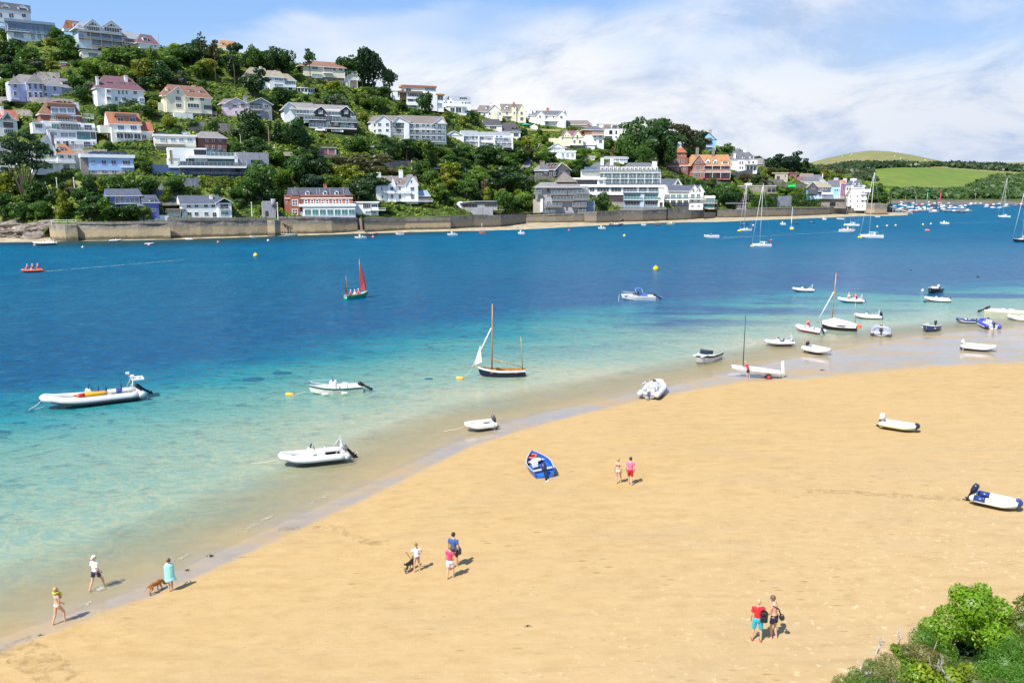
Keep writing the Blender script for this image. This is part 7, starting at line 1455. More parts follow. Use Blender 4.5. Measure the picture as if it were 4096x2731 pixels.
def rib(label,p,L,head=0,tube=(.56,.57,.57),hull=(.72,.71,.66),stripe=(.03,.035,.05),motor=(.012,.012,.015),console=True,frame=True,seat=(.7,.7,.7),beam=.36,tr=.058,caps=None,name='inflatable_boat',cat='inflatable boat',roll=0,ms=None,tilt=.9,sink=.05,group='inflatable boats moored off the beach',nose=None,pitch=0):
 o=boat_root(name,label,cat,p,head,group,roll,pitch);B=L*beam/2;r=max(L*tr,.2);z0=r*1.75-sink;xs=-L*.5;cl=lambda u:min(1,max(0,u))
 def side(u):return B*(1-cl((u-.62)/.38)**2.4)
 path=[];N=12
 for i in range(N):u=i/N;path.append((xs+L*.04+L*.92*u,side(u),z0+.10*L*.55*cl((u-.5)/.5)**2))
 bowz=z0+.055*L;full=path+[(xs+L*.96,B*.34,bowz),(xs+L*.975,0,bowz+.02)]+[(x,-y,z)for x,y,z in[(xs+L*.96,B*.34,bowz)]+path[::-1]]
 n=len(full);b=MB();b.tube(full,[r]*n,10)
 for y in(B,-B):b.tube([(xs+L*.04,y,z0),(xs-r*.2,y,z0),(xs-r*.9,y,z0)],[r,r*.95,r*.35],10)
 part(b,'tube',BP,o,tube)
 for sgn in(1,-1):b=MB();b.tube([(x,sgn*(y+r*.86),z-r*.45)for x,y,z in path]+[(xs+L*.965,sgn*B*.36,bowz-r*.3),(xs+L*.98+r*.7,sgn*.03,bowz-r*.2)],max(.04,r*.26),6);part(b,'rubbing_strake',BP,o,stripe)
 if caps:
  for sgn in(1,-1):b=MB();b.tube([full[0][:1]+(sgn*B,z0),(xs+L*caps[1],sgn*side(caps[1]),z0)],r*1.02,10);b.tube([(xs+L*.04,sgn*B,z0),(xs-r*.9,sgn*B,z0)],[r*1.02,r*.4],10);part(b,'tube_end',BP,o,caps[0])
 if nose:b=MB();b.tube([(xs+L*.93,B*.5,bowz),(xs+L*.96,B*.34,bowz),(xs+L*.977,0,bowz+.02),(xs+L*.96,-B*.34,bowz),(xs+L*.93,-B*.5,bowz)],r*1.04,10);part(b,'bow_patch',BP,o,nose)
 b=MB();st=[]
 for u in(.02,.3,.6,.8,.93):w_=side(u)*.86;k=cl((u-.55)/.4);st.append([(xs+L*u,w_,z0-r*.2+k*.04*L),(xs+L*u,w_*.75,z0-r*1.05+k*.05*L),(xs+L*u,0,-.28*r-sink+k*k*.09*L),(xs+L*u,-w_*.75,z0-r*1.05+k*.05*L),(xs+L*u,-w_,z0-r*.2+k*.04*L)])
 b.loft(st,True,True);part(b,'hull',BP,o,hull)
 b=MB();b.box(xs+.08*L,xs+L*.8,-B*.82,B*.82,z0-r*.4,z0-r*.2);b.box(xs+.02*L,xs+.045*L,-B,B,z0-r*.6,z0+r*.9);part(b,'deck',M('deckgrey'),o)
 k=min(1.1,L/5.5)
 if console:
  cx=xs+L*.52;b=MB();zc=z0-r*.2;b.loft([[(cx-.1,-.32*k,zc),(cx+.5*k,-.32*k,zc),(cx+.5*k,.32*k,zc),(cx-.1,.32*k,zc)],[(cx-.05,-.3*k,zc+.7*k),(cx+.3*k,-.28*k,zc+.75*k),(cx+.3*k,.28*k,zc+.75*k),(cx-.05,.3*k,zc+.7*k)],[(cx,-.2*k,zc+.85*k),(cx+.12*k,-.2*k,zc+.87*k),(cx+.12*k,.2*k,zc+.87*k),(cx,.2*k,zc+.85*k)]]);c_=part(b,'console',GC,o)
  b=MB();b.loft([[(cx+.12*k,-.24*k,zc+.85*k),(cx+.16*k,-.24*k,zc+.85*k),(cx+.16*k,.24*k,zc+.85*k),(cx+.12*k,.24*k,zc+.85*k)],[(cx-.05,-.2*k,zc+1.15*k),(cx,-.2*k,zc+1.15*k),(cx,.2*k,zc+1.15*k),(cx-.05,.2*k,zc+1.15*k)]]);part(b,'windscreen',M('darkglass'),c_)
  b=MB();b.tube([(cx-.18+.03*math.sin(a),.2*k*math.cos(a),zc+.72*k+.2*k*math.sin(a))for a in[2*PI*q/10 for q in range(11)]],.02,5);part(b,'steering_wheel',BK,c_)
  b=MB();b.cbox(cx-1.15*k,cx-.45*k,-.32*k,.32*k,zc,zc+.5*k,.06);b.cbox(cx-1.2*k,cx-1.08*k,-.3*k,.3*k,zc+.45*k,zc+.85*k,.05);part(b,'seat',BP,o,seat)
 else:b=MB();b.box(xs+L*.5,xs+L*.56,-B,B,z0,z0+.06);part(b,'thwart',GC,o)
 if frame:
  b=MB();fx=xs+.1*L;h=z0+1.15*k;b.tube([(fx,-B,z0+r*.8),(fx-.12,-B*.8,h),(fx-.12,B*.8,h),(fx,B,z0+r*.8)],.035,6);b.tube([(fx+.35,-B,z0+r*.8),(fx-.1,-B*.8,h-.1)],.025,5);b.tube([(fx+.35,B,z0+r*.8),(fx-.1,B*.8,h-.1)],.025,5);b.tube([(fx-.12,0,h),(fx-.12,0,h+.35)],.02,5);b.ball((fx-.12,B*.5,h+.1),.09,6);part(b,'stern_arch',AL,o)
 if motor is not None:outboard(o,xs-.02,z0+r*.55,ms or k*.85,motor,tilt)
 for sgn in(1,-1):b=MB();b.tube([(xs+L*u,sgn*(side(u)+r*.55),z0+r*(.78-.18*(q%2))+.05*L*cl((u-.5)/.5)**2)for q,u in enumerate((.25,.33,.41,.49,.57,.65,.73))],.022,4);part(b,'grab_line',M('rope'),o)
 return o
def hullmesh(L,B,D,sole,tr=.85,sheer=.18,fine=1.8,stripe=None,bowr=.22,deck=False,flare=.8):
 """lofted hull: outer skin, gunwale, inside. materials 0 side, 1 gunwale, 2 inside, 3 bottom"""
 b=MB();rings=[];us=[0,.15,.35,.55,.72,.86,.95,1]
 for u in us:
  w_=B/2*(tr+(1-tr)*math.sin(min(u/.45,1)*PI/2))*(1-max(0,(u-.45)/.55)**fine)+.015;k=max(0,(u-.5)/.5);x=-L/2+L*u
  zs=D+sheer*(k**1.6+.25*max(0,.3-u));zc=-.02+k**2*D*.45;zk=-.25*D+k**3*D*.55;i_=max(w_-.07,.005);zi=min(zs-.02,sole+k*.12)if not deck else zs+.02;rk=bowr*k**3
  ms=zc+(zs-zc)*.72;f=lambda z:x-rk*(1-(z-zk)/max(zs-zk,.01))*1.0
  rings.append([(f(zs),w_,zs),(f(ms),w_*.985,ms),(f(zc),w_*flare,zc),(f(zk),0,zk),(f(zc),-w_*flare,zc),(f(ms),-w_*.985,ms),(f(zs),-w_,zs),(f(zs),-i_,zs),(f(zi),-i_*.95,zi),(f(zi),i_*.95,zi),(f(zs),i_,zs)])
 n=11;vs=[p for r_ in rings for p in r_];mm=[4,0,3,3,0,4,1,2,2,2,1]
 for i in range(n):
  b.add([],[],0);j=(i+1)%n
  for k in range(len(rings)-1):b.f.append([k*n+i,k*n+j,(k+1)*n+j,(k+1)*n+i]);b.m.append(mm[i]);b.sm.append(False)
 b.v=[tuple(v)for v in vs];b.f.append(list(reversed(range(n))));b.m.append(0);b.sm.append(False);b.f.append([(len(rings)-1)*n+i for i in range(n)]);b.m.append(0);b.sm.append(False)
 return b
def open_boat(label,p,L,head,side=(.75,.75,.72),rim=None,inside=None,band=None,bottom=None,B=None,D=.6,name='motor_boat',cat='motor boat',motor=(.012,.012,.015),console=0,thwarts=2,bimini=False,screen=False,rail=False,roll=0,cover=None,sheer=.22,group='small boats moored off the beach',tr=.82,tilt=1.0,ms=None,pitch=0):
 o=boat_root(name,label,cat,p,head,group,roll,pitch);B=B or L*.38
 h=part(hullmesh(L,B,D,D*.35,tr,sheer),'hull',[BP,rim or GC,inside or M('deckgrey'),bottom or BP,band or BP],o,side)
 for i in range(thwarts):x=-L*.3+L*.5*i/max(thwarts-1,1);b=MB();b.box(x-.14,x+.14,-B*.44,B*.44,D*.62,D*.68);part(b,'thwart',rim or GC,o)
 if console:b=MB();b.cbox(-.1,.55,-.4,.4,D*.4,D+.55*console,.1);c_=part(b,'console',GC,o);b=MB();b.box(.25,.3,-.38,.38,D+.55*console,D+.8*console);part(b,'windscreen',M('glass'),c_);b=MB();b.cbox(-1.1,-.55,-.4,.4,D*.4,D+.25,.08);part(b,'seat',GC,o)
 if screen:b=MB();b.loft([[(L*.02,-B*.4,D+.1),(L*.16,-B*.2,D+.15),(L*.16,B*.2,D+.15),(L*.02,B*.4,D+.1)],[(-L*.02,-B*.38,D+.5),(L*.08,-B*.18,D+.5),(L*.08,B*.18,D+.5),(-L*.02,B*.38,D+.5)]]);part(b,'windscreen',M('darkglass'),o);b=MB();b.box(L*.12,L*.4,-B*.3,B*.3,D+.02,D+.1);part(b,'foredeck',GC,o)
 if rail:b=MB();b.tube([(L*.1,B*.46,D),(L*.12,B*.46,D+.4),(L*.42,B*.2,D+.55),(L*.46,0,D+.58),(L*.42,-B*.2,D+.55),(L*.12,-B*.46,D+.4),(L*.1,-B*.46,D)],.025,5);part(b,'bow_rail',AL,o)
 if bimini:
  for x in(-.5,.55):b=MB();b.tube([(x-.4,-B*.46,D),(x,-B*.42,D+1.15),(x,B*.42,D+1.15),(x-.4,B*.46,D)],.03,5);part(b,'canopy_hoop',AL,o)
  b=MB();b.tube([(-.55,0,D+1.12),(0,0,D+1.25),(.6,0,D+1.12)],[(.05,B*.45)]*3,8);part(b,'canopy',M('bluecloth'),o);b=MB();b.cbox(-1.5,-.3,-B*.35,B*.35,D*.4,D+.25,.1);part(b,'seat',M('bluecloth'),o)
 if cover:b=MB();b.loft([[(x,w_,D-.28+e),(x,w_*.9,D+e),(x,.04,D+h),(x,-.04,D+h),(x,-w_*.9,D+e),(x,-w_,D-.28+e)]for x,w_,h,e in((-L*.47,B*.34,.2,0),(-L*.3,B*.5,.42,0),(L*.16,B*.5,.85,.03),(L*.3,B*.42,.55,.1),(L*.47,B*.1,.38,.25))]);part(b,'cover',BP,o,cover)
 if motor is not None:outboard(o,-L/2,D*.75,ms or min(1.1,L/5),motor,tilt)
 return o
def spar(par,name,a,c,r,m,**k):b=MB();b.tube([a,c],[r,r*.6],6);return part(b,name,m,par,**k)
def sheetsail(par,name,pts,m,col=None,belly=(0,.0,0)):
 b=MB();P=[Vector(q)for q in pts];c=sum(P,Vector())/len(P)+Vector(belly);V=[tuple(q)for q in P]+[tuple(c)];n=len(P);V2=[(x,y+.02,z)for x,y,z in V]
 b.add(V,[(i,(i+1)%n,n)for i in range(n)]);b.add(V2,[((i+1)%n,i,n)for i in range(n)]);return part(b,name,m,par,col)
def yacht(label,p,L,head,hull=(.8,.8,.8),mast=None,jib=True,hood=(.8,.8,.78),boomsail=None,band=None,group='sailing yachts at their moorings',main=None,mizzen=0,furl=(.78,.78,.76)):
 o=boat_root('sailing_yacht',label,'yacht',p,head,group);B=L*.3;D=L*.115;mh=mast or L*1.25
 part(hullmesh(L,B,D,D,.7,L*.03,1.9,bowr=L*.07,deck=True),'hull',[BP,GC,GC,mat('antifoul',(.04,.05,.12),.6),band or BP],o,hull)
 b=MB();b.loft([[(x,-w_,D),(x,w_,D),(x,w_*.8,D+h),(x,-w_*.8,D+h)]for x,w_,h in((-L*.12,B*.3,.045*L),(L*.1,B*.28,.045*L),(L*.26,B*.12,.015*L))]);cr=part(b,'coachroof',GC,o);b=MB()
 for s_ in(-1,1):b.box(-L*.1,L*.1,s_*B*.285-.02,s_*B*.285+.02,D+.01*L,D+.028*L)
 part(b,'porthole',M('darkglass'),cr);mx=L*.1;ms=spar(o,'mast',(mx,0,D),(mx-L*.01,0,D+mh),L*.009+.03,GC)
 for q in(.42,.72):spar(ms,'spreader',(mx,-B*.4,D+mh*q),(mx,B*.4,D+mh*q),.045,GC)
 bm=spar(o,'boom',(mx,0,D+L*.11),(mx-L*.36,0,D+L*.12),L*.006+.03,GC);b=MB();b.tube([(mx-.1,0,D+L*.125),(mx-L*.34,0,D+L*.13)],[L*.016,L*.008],6);part(b,'furled_sail',BP,bm,boomsail or(.8,.8,.78))
 if jib:b=MB();b.tube([(L*.48,0,D+.4),(mx+.15,0,D+mh*.95)],[L*.009+.03,.04],6);part(b,'furled_jib',BP,o,furl)
 b=MB()
 for s_ in(-1,1):b.tube([(mx-L*.02,s_*B*.47,D),(mx,s_*B*.4,D+mh*.42),(mx,0,D+mh*.95)],.02,3)
 b.tube([(-L*.48,0,D),(mx,0,D+mh)],.02,3);part(b,'rigging',AL,o)
 b=MB();b.loft([[(-L*.1-q*.05*L,y*B*.3,D+z*L*.1)for y,z in((-1,.3),(-.8,.85),(0,1),(.8,.85),(1,.3))]for q in(0,1)]);part(b,'sprayhood',BP,o,hood)
 b=MB()
 for q in range(6):x=-L*.45+q*L*.18;b.tube([(x,B*.4*(1-max(0,q-3)*.25),D),(x,B*.4*(1-max(0,q-3)*.25),D+.6)],.02,3);b.tube([(x,-B*.4*(1-max(0,q-3)*.25),D),(x,-B*.4*(1-max(0,q-3)*.25),D+.6)],.02,3)
 part(b,'guard_rail',AL,o)
 if main:sheetsail(o,'mainsail',[(mx,0,D+L*.15),(mx-.1,0,D+mh*.95),(mx-L*.22,.3,D+L*.4),(mx-L*.34,.3,D+L*.14)],BP,main,(0,.3,0))
 if mizzen:spar(o,'mizzen_mast',(-L*.3,0,D),(-L*.3,0,D+mizzen),.09,GC)
 return o
def W(x,y,c='O'):return on_z(*px(c,x,y),0)
def S(x,y,c='O'):return on_sand(*px(c,x,y))
def mh(p,h):return h*KO*(p-Vector((0,0,CAMZ))).dot(FWD)/FOC
def mlen(p,w_):return mh(p,w_)*p.y/math.hypot(p.x,p.y)
def buoy(label,x,y,r,col,kind=0,group='mooring buoys'):
 p=W(x,y);rr=mlen(p,r);b=MB()
 if kind:b.tube([(-rr,0,.1*rr),(-rr*.8,0,.2*rr),(rr*.8,0,.1*rr),(rr*1.1,0,0)],[rr*.3,rr*.55,rr*.5,rr*.3],8)
 else:b.ball((0,0,rr*.45),rr,10);b.tube([(0,0,rr*1.4),(0,0,rr*1.75)],rr*.15,5)
 o=part(b,'buoy',BP,None,col,loc=p);return tag(o,label,'buoy',group)
def line(label,p,q,r=.02):b=MB();p,q=Vector(p),Vector(q);m_=(p+q)/2-Vector((0,0,abs(p.z-q.z)*.12));b.tube([p,m_,q],r,4);return tag(b.build('mooring_line',M('rope')),label,'rope','mooring lines')
WHT,CRM,NAVY,GRY=(.62,.62,.61),(.57,.55,.47),(.02,.035,.14),(.30,.31,.34)
p=W(214,926);b_=rib('longest white inflatable with yellow and red kayak aboard, in the turquoise shallows at the left',p,mlen(p,232),2,hull=(.62,.63,.5),beam=.27,tr=.042,seat=(.03,.05,.2),ms=1.0)
mw=b_.matrix_basis;L0=mlen(p,232)
bb=MB();bb.tube([(-1.3,0,.05),(-1.0,0,0),(0,0,0),(1.0,0,0),(1.3,0,.05)],[.04,.18,.24,.17,.04],10);ky=part(bb,'kayak',mat('kayak_yellow',(.72,.36,.02),.35),None);ky.location=mw@Vector((.1,.8,1.0));ky.rotation_euler=b_.rotation_euler;tag(ky,'yellow kayak with red bow lying along the long white inflatable','kayak');bb=MB();bb.tube([(.5,0,.0),(.95,0,.01),(1.4,0,.06)],[.225,.185,.03],10);part(bb,'bow',BP,ky,(.6,.03,.02))
bb=MB();bb.box(-.9,.1,-.75,.75,0,.09);pl=part(bb,'radar_platform',M('deckgrey'),b_,loc=(-L0*.42,0,1.75));bb=MB();bb.ball((0,0,.3),.22,8,0,(1,1,.6));bb.ball((-.5,.4,.2),.15,6);bb.tube([(.2,0,.1),(.3,0,.5)],.03,5);bb.box(.2,.5,-.1,.1,.5,.7);part(bb,'radar',GC,pl)
for sx in(.0,.45):
 for sy in(-.3,.3):
  for q,cc in((-.3-sx*4,(.03,.05,.2)),):bb=MB();bb.cbox(q-.2,q+.2,sy-.2,sy+.2,.6,1.0,.05);bb.cbox(q-.25,q-.15,sy-.2,sy+.2,.95,1.5,.04);part(bb,'seat',BP,b_,cc)
line('pale mooring line at the bow of the longest white inflatable',W(66,941),(mw@Vector((L0*.48,.2,.9))),.03);line('second mooring line at the bow of the longest white inflatable',W(80,940),(mw@Vector((L0*.45,0,.3))),.03)
p=W(772,902);o=open_boat('white open motor boat with black outboard and bow rail beside a yellow buoy',p,mlen(p,126),-2,(.70,.70,.6),D=.62,console=1,rail=True,thwarts=1,band=mat('greenline',(.02,.10,.08),.5),ms=.9,inside=GC);buoy('yellow buoy beside the white open motor boat with bow rail',665,907,9,(.75,.42,.04),1);line('line from the yellow buoy to the white open motor boat',W(672,908),o.matrix_basis@Vector((2.5,0,.3)))
for sx in(-.8,.9):b=MB();b.tube([(sx-.3,1.25,.25),(sx+.3,1.25,.25)],.11,8);part(b,'fender',GC,o)
p=W(720,1062);o=rib('white inflatable with grey outboard and silver arch in ankle deep water',p,mlen(p,152),5,WHT,CRM,(.12,.16,.18),(.42,.42,.42),tr=.055,sink=-.05,tilt=.7,seat=(.75,.75,.75),ms=.95);line('thin dark line running left from the white inflatable with the silver arch',W(578,1064),o.matrix_basis@Vector((2.2,0,.5)),.018)
p=W(1102,986);o=rib('small pale grey inflatable dinghy aground at the waterline below the navy yawl',p,mlen(p,66),20,(.62,.60,.54),(.6,.58,.5),(.5,.48,.42),(.08,.09,.1),False,False,sink=-.05,beam=.5,tr=.085,ms=.75,tilt=.35);line('white line from the small pale grey dinghy',W(1020,990),o.matrix_basis@Vector((1.3,0,.35)))
p=S(1502,905);rib('grey inflatable seen from astern, aground at the water edge with silver arch',p,4.3,-103,(.58,.59,.62),GRY,(.05,.06,.1),(.5,.52,.54),seat=(.7,.7,.7),sink=-.05,tilt=.5)
p=W(1622,829);open_boat('white bowrider motor boat with dark stripe, bow towards the beach',p,4.6,62,WHT,D=.75,band=BK,screen=True,motor=None,thwarts=1,inside=GC,B=2.0,bottom=GC)
p=W(1788,794);o=rib('white inflatable with domed console and silver arch moored bow to the left',p,mlen(p,66),22,WHT,CRM,(.02,.02,.03),(.6,.6,.6),seat=(.03,.06,.2),sink=-.05);line('white bow line of the inflatable with the domed console',W(1716,796),o.matrix_basis@Vector((2.5,0,.6)))
p=W(1878,812);rib('small white inflatable dinghy with black outboard, aground in the shallows',p,2.9,140,(.68,.67,.62),CRM,(.55,.53,.48),(.015,.018,.03),False,False,sink=-.05,beam=.52,tr=.085,ms=.8,tilt=.3)
p=W(1858,762);o=rib('white and red inflatable carrying a person in a red lifejacket',p,3.8,-35,(.55,.58,.68),(.6,.6,.6),(.5,.02,.03),(.02,.02,.03),frame=False,tilt=.5);tag(crew(o,.2,0,.75,(.65,.02,.06),(.35,.2,.1)),'person in red lifejacket standing in the white and red inflatable','person')
p=W(1992,731);rib('white inflatable with black outboard just behind the covered yawl',p,mlen(p,60),8,WHT,WHT,(.7,.7,.68),(.015,.018,.03),seat=(.5,.45,.6),ms=.95,tilt=.3)
p=W(1953,694);o=rib('blue and white inflatable with two people aboard',p,mlen(p,58),8,(.75,.77,.82),WHT,(.05,.16,.62),(.4,.4,.42));tag(crew(o,.3,.3,.6,(.62,.48,.3),(.6,.5,.3)),'person in a sun hat aboard the blue and white inflatable','person');tag(crew(o,-.8,-.2,.6,(.62,.03,.10)),'person in a red top aboard the blue and white inflatable','person')
p=W(1844,669);rib('white inflatable moored alone in the deeper blue water',p,mlen(p,48),12,WHT,(.5,.55,.6),(.4,.42,.45),(.02,.02,.03),seat=(.02,.02,.03))
p=W(2023,766);rib('grey inflatable with red tube ends seen from astern',p,4.0,-90,(.32,.34,.42),GRY,(.2,.2,.24),(.012,.012,.015),caps=((.65,.03,.03),.06),seat=(.1,.1,.12),tilt=.25,beam=.5)
p=W(2146,671);open_boat('black hulled motor boat with white deck seen bow on',p,5.2,75,(.02,.02,.03),D=.75,B=2.2,thwarts=1,console=.6,motor=(.5,.5,.5));buoy('white buoy left of the black hulled motor boat',2119,669,4,WHT)
p=W(2152,692);rib('white inflatable with white sunpad just below the black hulled boat',p,mlen(p,58),5,WHT,WHT,(.75,.75,.73),(.03,.05,.06),frame=False,seat=(.78,.78,.76),tilt=.1);buoy('dark buoy at the bow of the white inflatable below the black boat',2124,693,4,(.01,.03,.03),1)
p=W(2137,758);open_boat('small white topped boat with navy hull at the shallow water edge',p,4.0,75,(.03,.06,.16),D=.65,B=2.0,cover=None,thwarts=3,inside=GC,ms=.8,tilt=.3)
p=W(2219,741);rib('navy and white inflatable with white seat moored near the sand',p,mlen(p,46),15,NAVY,WHT,(.7,.7,.72),(.02,.04,.08),frame=False,seat=WHT,tilt=.2)
p=S(2268,752);rib('blue inflatable seen from astern on the wet sand',p,4.3,-72,(.035,.05,.36),WHT,(.6,.62,.7),(.03,.035,.04),frame=False,seat=(.7,.7,.7),sink=-.05,tilt=.35);
p=W(2318,723);open_boat('cream open motor boat with blue fenders, black outboard raised, at the right edge',p,6.2,172,(.72,.66,.52),D=.6,console=.5,inside=GC,bottom=GC)
p=S(2346,739);rib('pale grey inflatable cut by the right picture edge',p,3.4,10,(.55,.57,.6),GRY,(.5,.5,.52),(.03,.03,.03),False,False,beam=.5,tr=.08,sink=-.05,ms=.6)
p=S(2248,805);rib('white inflatable dinghy with white outboard, alone on wet sand',p,mlen(p,74),172,WHT,CRM,(.75,.75,.72),(.78,.78,.76),False,False,beam=.42,tr=.075,sink=-.02,ms=.75,tilt=.1)
p=S(2066,987);rib('white inflatable dinghy with black bow patch, alone on the open sand',p,mlen(p,84),168,CRM,CRM,(.28,.27,.05),(.75,.75,.73),False,False,beam=.45,tr=.075,sink=0,ms=.85,nose=(.012,.012,.015),tilt=.25,roll=-2)
p=S(2288,1163);rib('white inflatable dinghy with navy stern and bow, closest boat at the right edge',p,mlen(p,108),170,WHT,CRM,(.35,.35,.25),(.015,.018,.05),False,False,beam=.45,tr=.078,caps=((.02,.035,.17),.30),nose=(.02,.035,.17),sink=0,ms=.85,tilt=.35)
p=S(1238,1078);o=open_boat('blue clinker dory with pale rope rim lying tilted on the sand',p,3.4,-76,(.02,.115,.42),rim=mat('rope_fender',(.36,.36,.37),.9),inside=mat('bluepaint',(.018,.105,.40),.5),bottom=M('bluepaint'),D=.6,B=1.65,name='rowing_boat',cat='dory',thwarts=2,motor=(.02,.03,.06),roll=-8,tilt=.5,ms=.85)
b=MB();b.tube([(1.2+.3*math.cos(a),.1+.3*math.sin(a),.55)for a in[2*PI*q/12 for q in range(13)]],.07,6);part(b,'lifebuoy',BP,o,(.75,.10,.02));b=MB();b.ball((.5,0,.5),.33,8,0,(.9,1.2,.4));b.ball((.15,.25,.5),.2,8,0,(1,1.2,.5));part(b,'folded_cover',GC,o);b=MB();b.cbox(-.6,-.2,.1,.5,.45,.75,.05);part(b,'cool_box',GC,o)
p=W(1466,688);o=open_boat('white motor boat with blue folding canopy moored on the deep blue water',p,mlen(p,80),0,WHT,D=.72,bimini=True,screen=True,rail=True,thwarts=0,inside=GC,ms=1.0,bottom=GC);line('mooring line of the motor boat with the blue canopy',W(1421,691),o.matrix_basis@Vector((3.2,0,.8)),.035)
p=W(1152,864);L0=mlen(p,110);o=open_boat('navy hulled wooden yawl with two varnished masts and a furled white jib',p,L0,0,(.008,.012,.035),rim=M('varnish'),inside=M('varnish'),band=GC,bottom=mat('red_boot',(.16,.03,.03),.6),D=.72,B=L0*.3,name='sailing_dinghy',cat='sailing boat',motor=None,thwarts=2,sheer=.3,tr=.55,group='wooden yawls')
def rig(o,L0,m1,m2,m):
 spar(o,'main_mast',(L0*.2,0,.4),(L0*.185,0,m1),.085,m);spar(o,'mizzen_mast',(-L0*.44,0,.5),(-L0*.40,0,m2),.055,m);spar(o,'bowsprit',(L0*.42,0,.95),(L0*.62,0,.9),.05,m)
 b=MB();b.tube([(L0*.60,0,.95),(L0*.21,0,m1*.67)],[.09,.05],6);return part(b,'furled_jib',SC,o)
j=rig(o,L0,mh(p,168),mh(p,92),M('varnish'));sheetsail(o,'loose_sail',[(L0*.58,0,1.1),(L0*.44,.1,3.2),(L0*.41,.15,1.5)],SC);spar(o,'boom',(L0*.18,0,1.75),(-L0*.42,.2,1.0),.06,M('varnish'))
buoy('yellow buoy at the bow of the navy yawl',1056,870,8,(.75,.42,.04),1);line('line from the navy yawl to its yellow buoy',W(1063,869),o.matrix_basis@Vector((L0*.6,0,.9)))
p=W(1926,758);L0=mlen(p,84);o=open_boat('yawl under a white canvas cover with two bare masts',p,L0,0,(.012,.012,.018),rim=M('varnish'),D=.75,B=L0*.3,name='sailing_dinghy',cat='sailing boat',motor=None,thwarts=0,sheer=.3,tr=.55,group='wooden yawls',cover=(.74,.72,.66));rig(o,L0,mh(p,131),mh(p,68),M('varnish'));buoy('orange buoy right of the covered yawl',1974,751,5,(.8,.12,.03))
p=W(820,684);L0=5.0;o=open_boat('small green sailing boat with dark red sails crossing the deep channel',p,L0,-140,(.015,.30,.17),rim=M('varnish'),inside=GC,bottom=mat('green_boot',(.02,.2,.12),.5),D=.7,B=1.8,name='sailing_dinghy',cat='sailing boat',motor=None,thwarts=1,sheer=.3,tr=.5)
mt=mh(p,88);spar(o,'main_mast',(.9,0,.4),(.8,0,mt),.07,M('varnish'));spar(o,'mizzen_mast',(-2.1,0,.5),(-2.2,0,mt*.6),.05,M('varnish'));RED=(.30,.035,.03)
sheetsail(o,'mainsail',[(.8,0,1.3),(.78,0,mt*.97),(.65,-1.0,mt*.6),(.5,-1.7,1.35)],BP,RED,(.42,-.3,0));sheetsail(o,'jib',[(1.9,-.2,1.0),(.85,0,mt*.62),(1.0,-1.0,1.2)],BP,(.42,.06,.04),(.3,-.25,0));sheetsail(o,'furled_mizzen',[(-2.1,.0,1.0),(-2.18,0,mt*.58),(-2.4,.1,1.1)],BP,RED)
for x,y,c,lb in((-1.2,.2,(.6,.05,.06),'person in red steering the green sailing boat'),(-.7,-.3,(.75,.75,.72),'person in white aboard the green sailing boat'),(.5,.2,(.5,.05,.05),'person in red near the mast of the green sailing boat')):tag(crew(o,x,y,.5,c,(.75,.74,.7)),lb,'person')
p=S(1734,866);L0=4.7;o=boat_root('racing_dinghy','white racing dinghy with tall black mast on a red-wheeled trolley at the water edge','sailing boat',p+Vector((0,0,.5)),6,None,0,-5);part(hullmesh(L0,1.7,.35,.35,.75,.08,2,bowr=.1,deck=True),'hull',[BP,GC,GC,GC,BP],o,WHT);spar(o,'mast',(L0*.26,0,.3),(L0*.26+.087*mh(p,128),0,mh(p,128)),.05,BK)
b=MB();b.loft([[(-L0/2-.1,y,.2)for y in(-.03,.03)]+[(-L0/2-.4,y,.2)for y in(.03,-.03)],[(-L0/2+.1,y,1.4)for y in(-.02,.02)]+[(-L0/2-.15,y,1.5)for y in(.02,-.02)]]);part(b,'rudder',GC,o);b=MB();b.box(-1,.8,-.4,.4,.36,.46);part(b,'foredeck',GC,o)
o2=boat_root('launching_trolley','launching trolley with red wheels under the white racing dinghy','trolley',p,6,None);spar(o2,'frame',(-1.3,0,.3),(2.6,0,.15),.04,AL);spar(o2,'axle',(-1.2,-.75,.28),(-1.2,.75,.28),.03,AL)
for y in(-.8,.8):b=MB();b.tube([(-1.2,y-.08,.27),(-1.2,y+.08,.27)],.27,12,0,False);wh=part(b,'wheel',BK,o2);b=MB();b.tube([(-1.2,y-.1,.27),(-1.2,y+.1,.27)],.17,10,0,False);part(b,'hub',BP,wh,(.65,.03,.03))
def wake(label,x0,y0,x1,y1,w0,w1):
 b=MB();n=26;V=[]
 for i in range(n+1):q=i/n;c=W(x0+(x1-x0)*q,y0+(y1-y0)*q);w_=(w0+(w1-w0)*q)*(.6+.5*noise.noise((q*14,x0,0)));V+=[(c.x,c.y-w_,.012),(c.x+.2,c.y,.10*(1-q)+.02),(c.x,c.y+w_,.012)]
 b.add(V,[(i*3+k,i*3+k+3,i*3+k+4,i*3+k+1)for i in range(n)for k in(0,1)],0,True);return tag(b.build('wake_foam',M('foam')),label,'wake','wakes of moving boats')
t=NT('foam');tc=t.node('ShaderNodeTexCoord');nz=t.noise(1.2,5,.7,tc.outputs['Object']);t.b.inputs['Base Color'].default_value=(.48,.50,.48,1);t.l(t.ramp(nz.outputs[0],[(.42,.02),(.66,.55)]).outputs[0],t.b.inputs['Alpha']);MATS['foam']=t.mat
p=W(74,625);o=rib('orange rescue boat speeding at the left with three people',p,mlen(p,48),5,(.75,.11,.02),(.6,.08,.02),(.05,.05,.06),name='rescue_boat',cat='rescue boat',frame=False,seat=(.1,.1,.12),tilt=0)
for i,x in enumerate((.8,-.2,-1.2)):tag(crew(o,x,0,.9,(.55,.02,.02),(.7,.7,.68)),'red clad person %s aboard the orange rescue boat'%('nearest the bow','in the middle','nearest the stern')[i],'person')
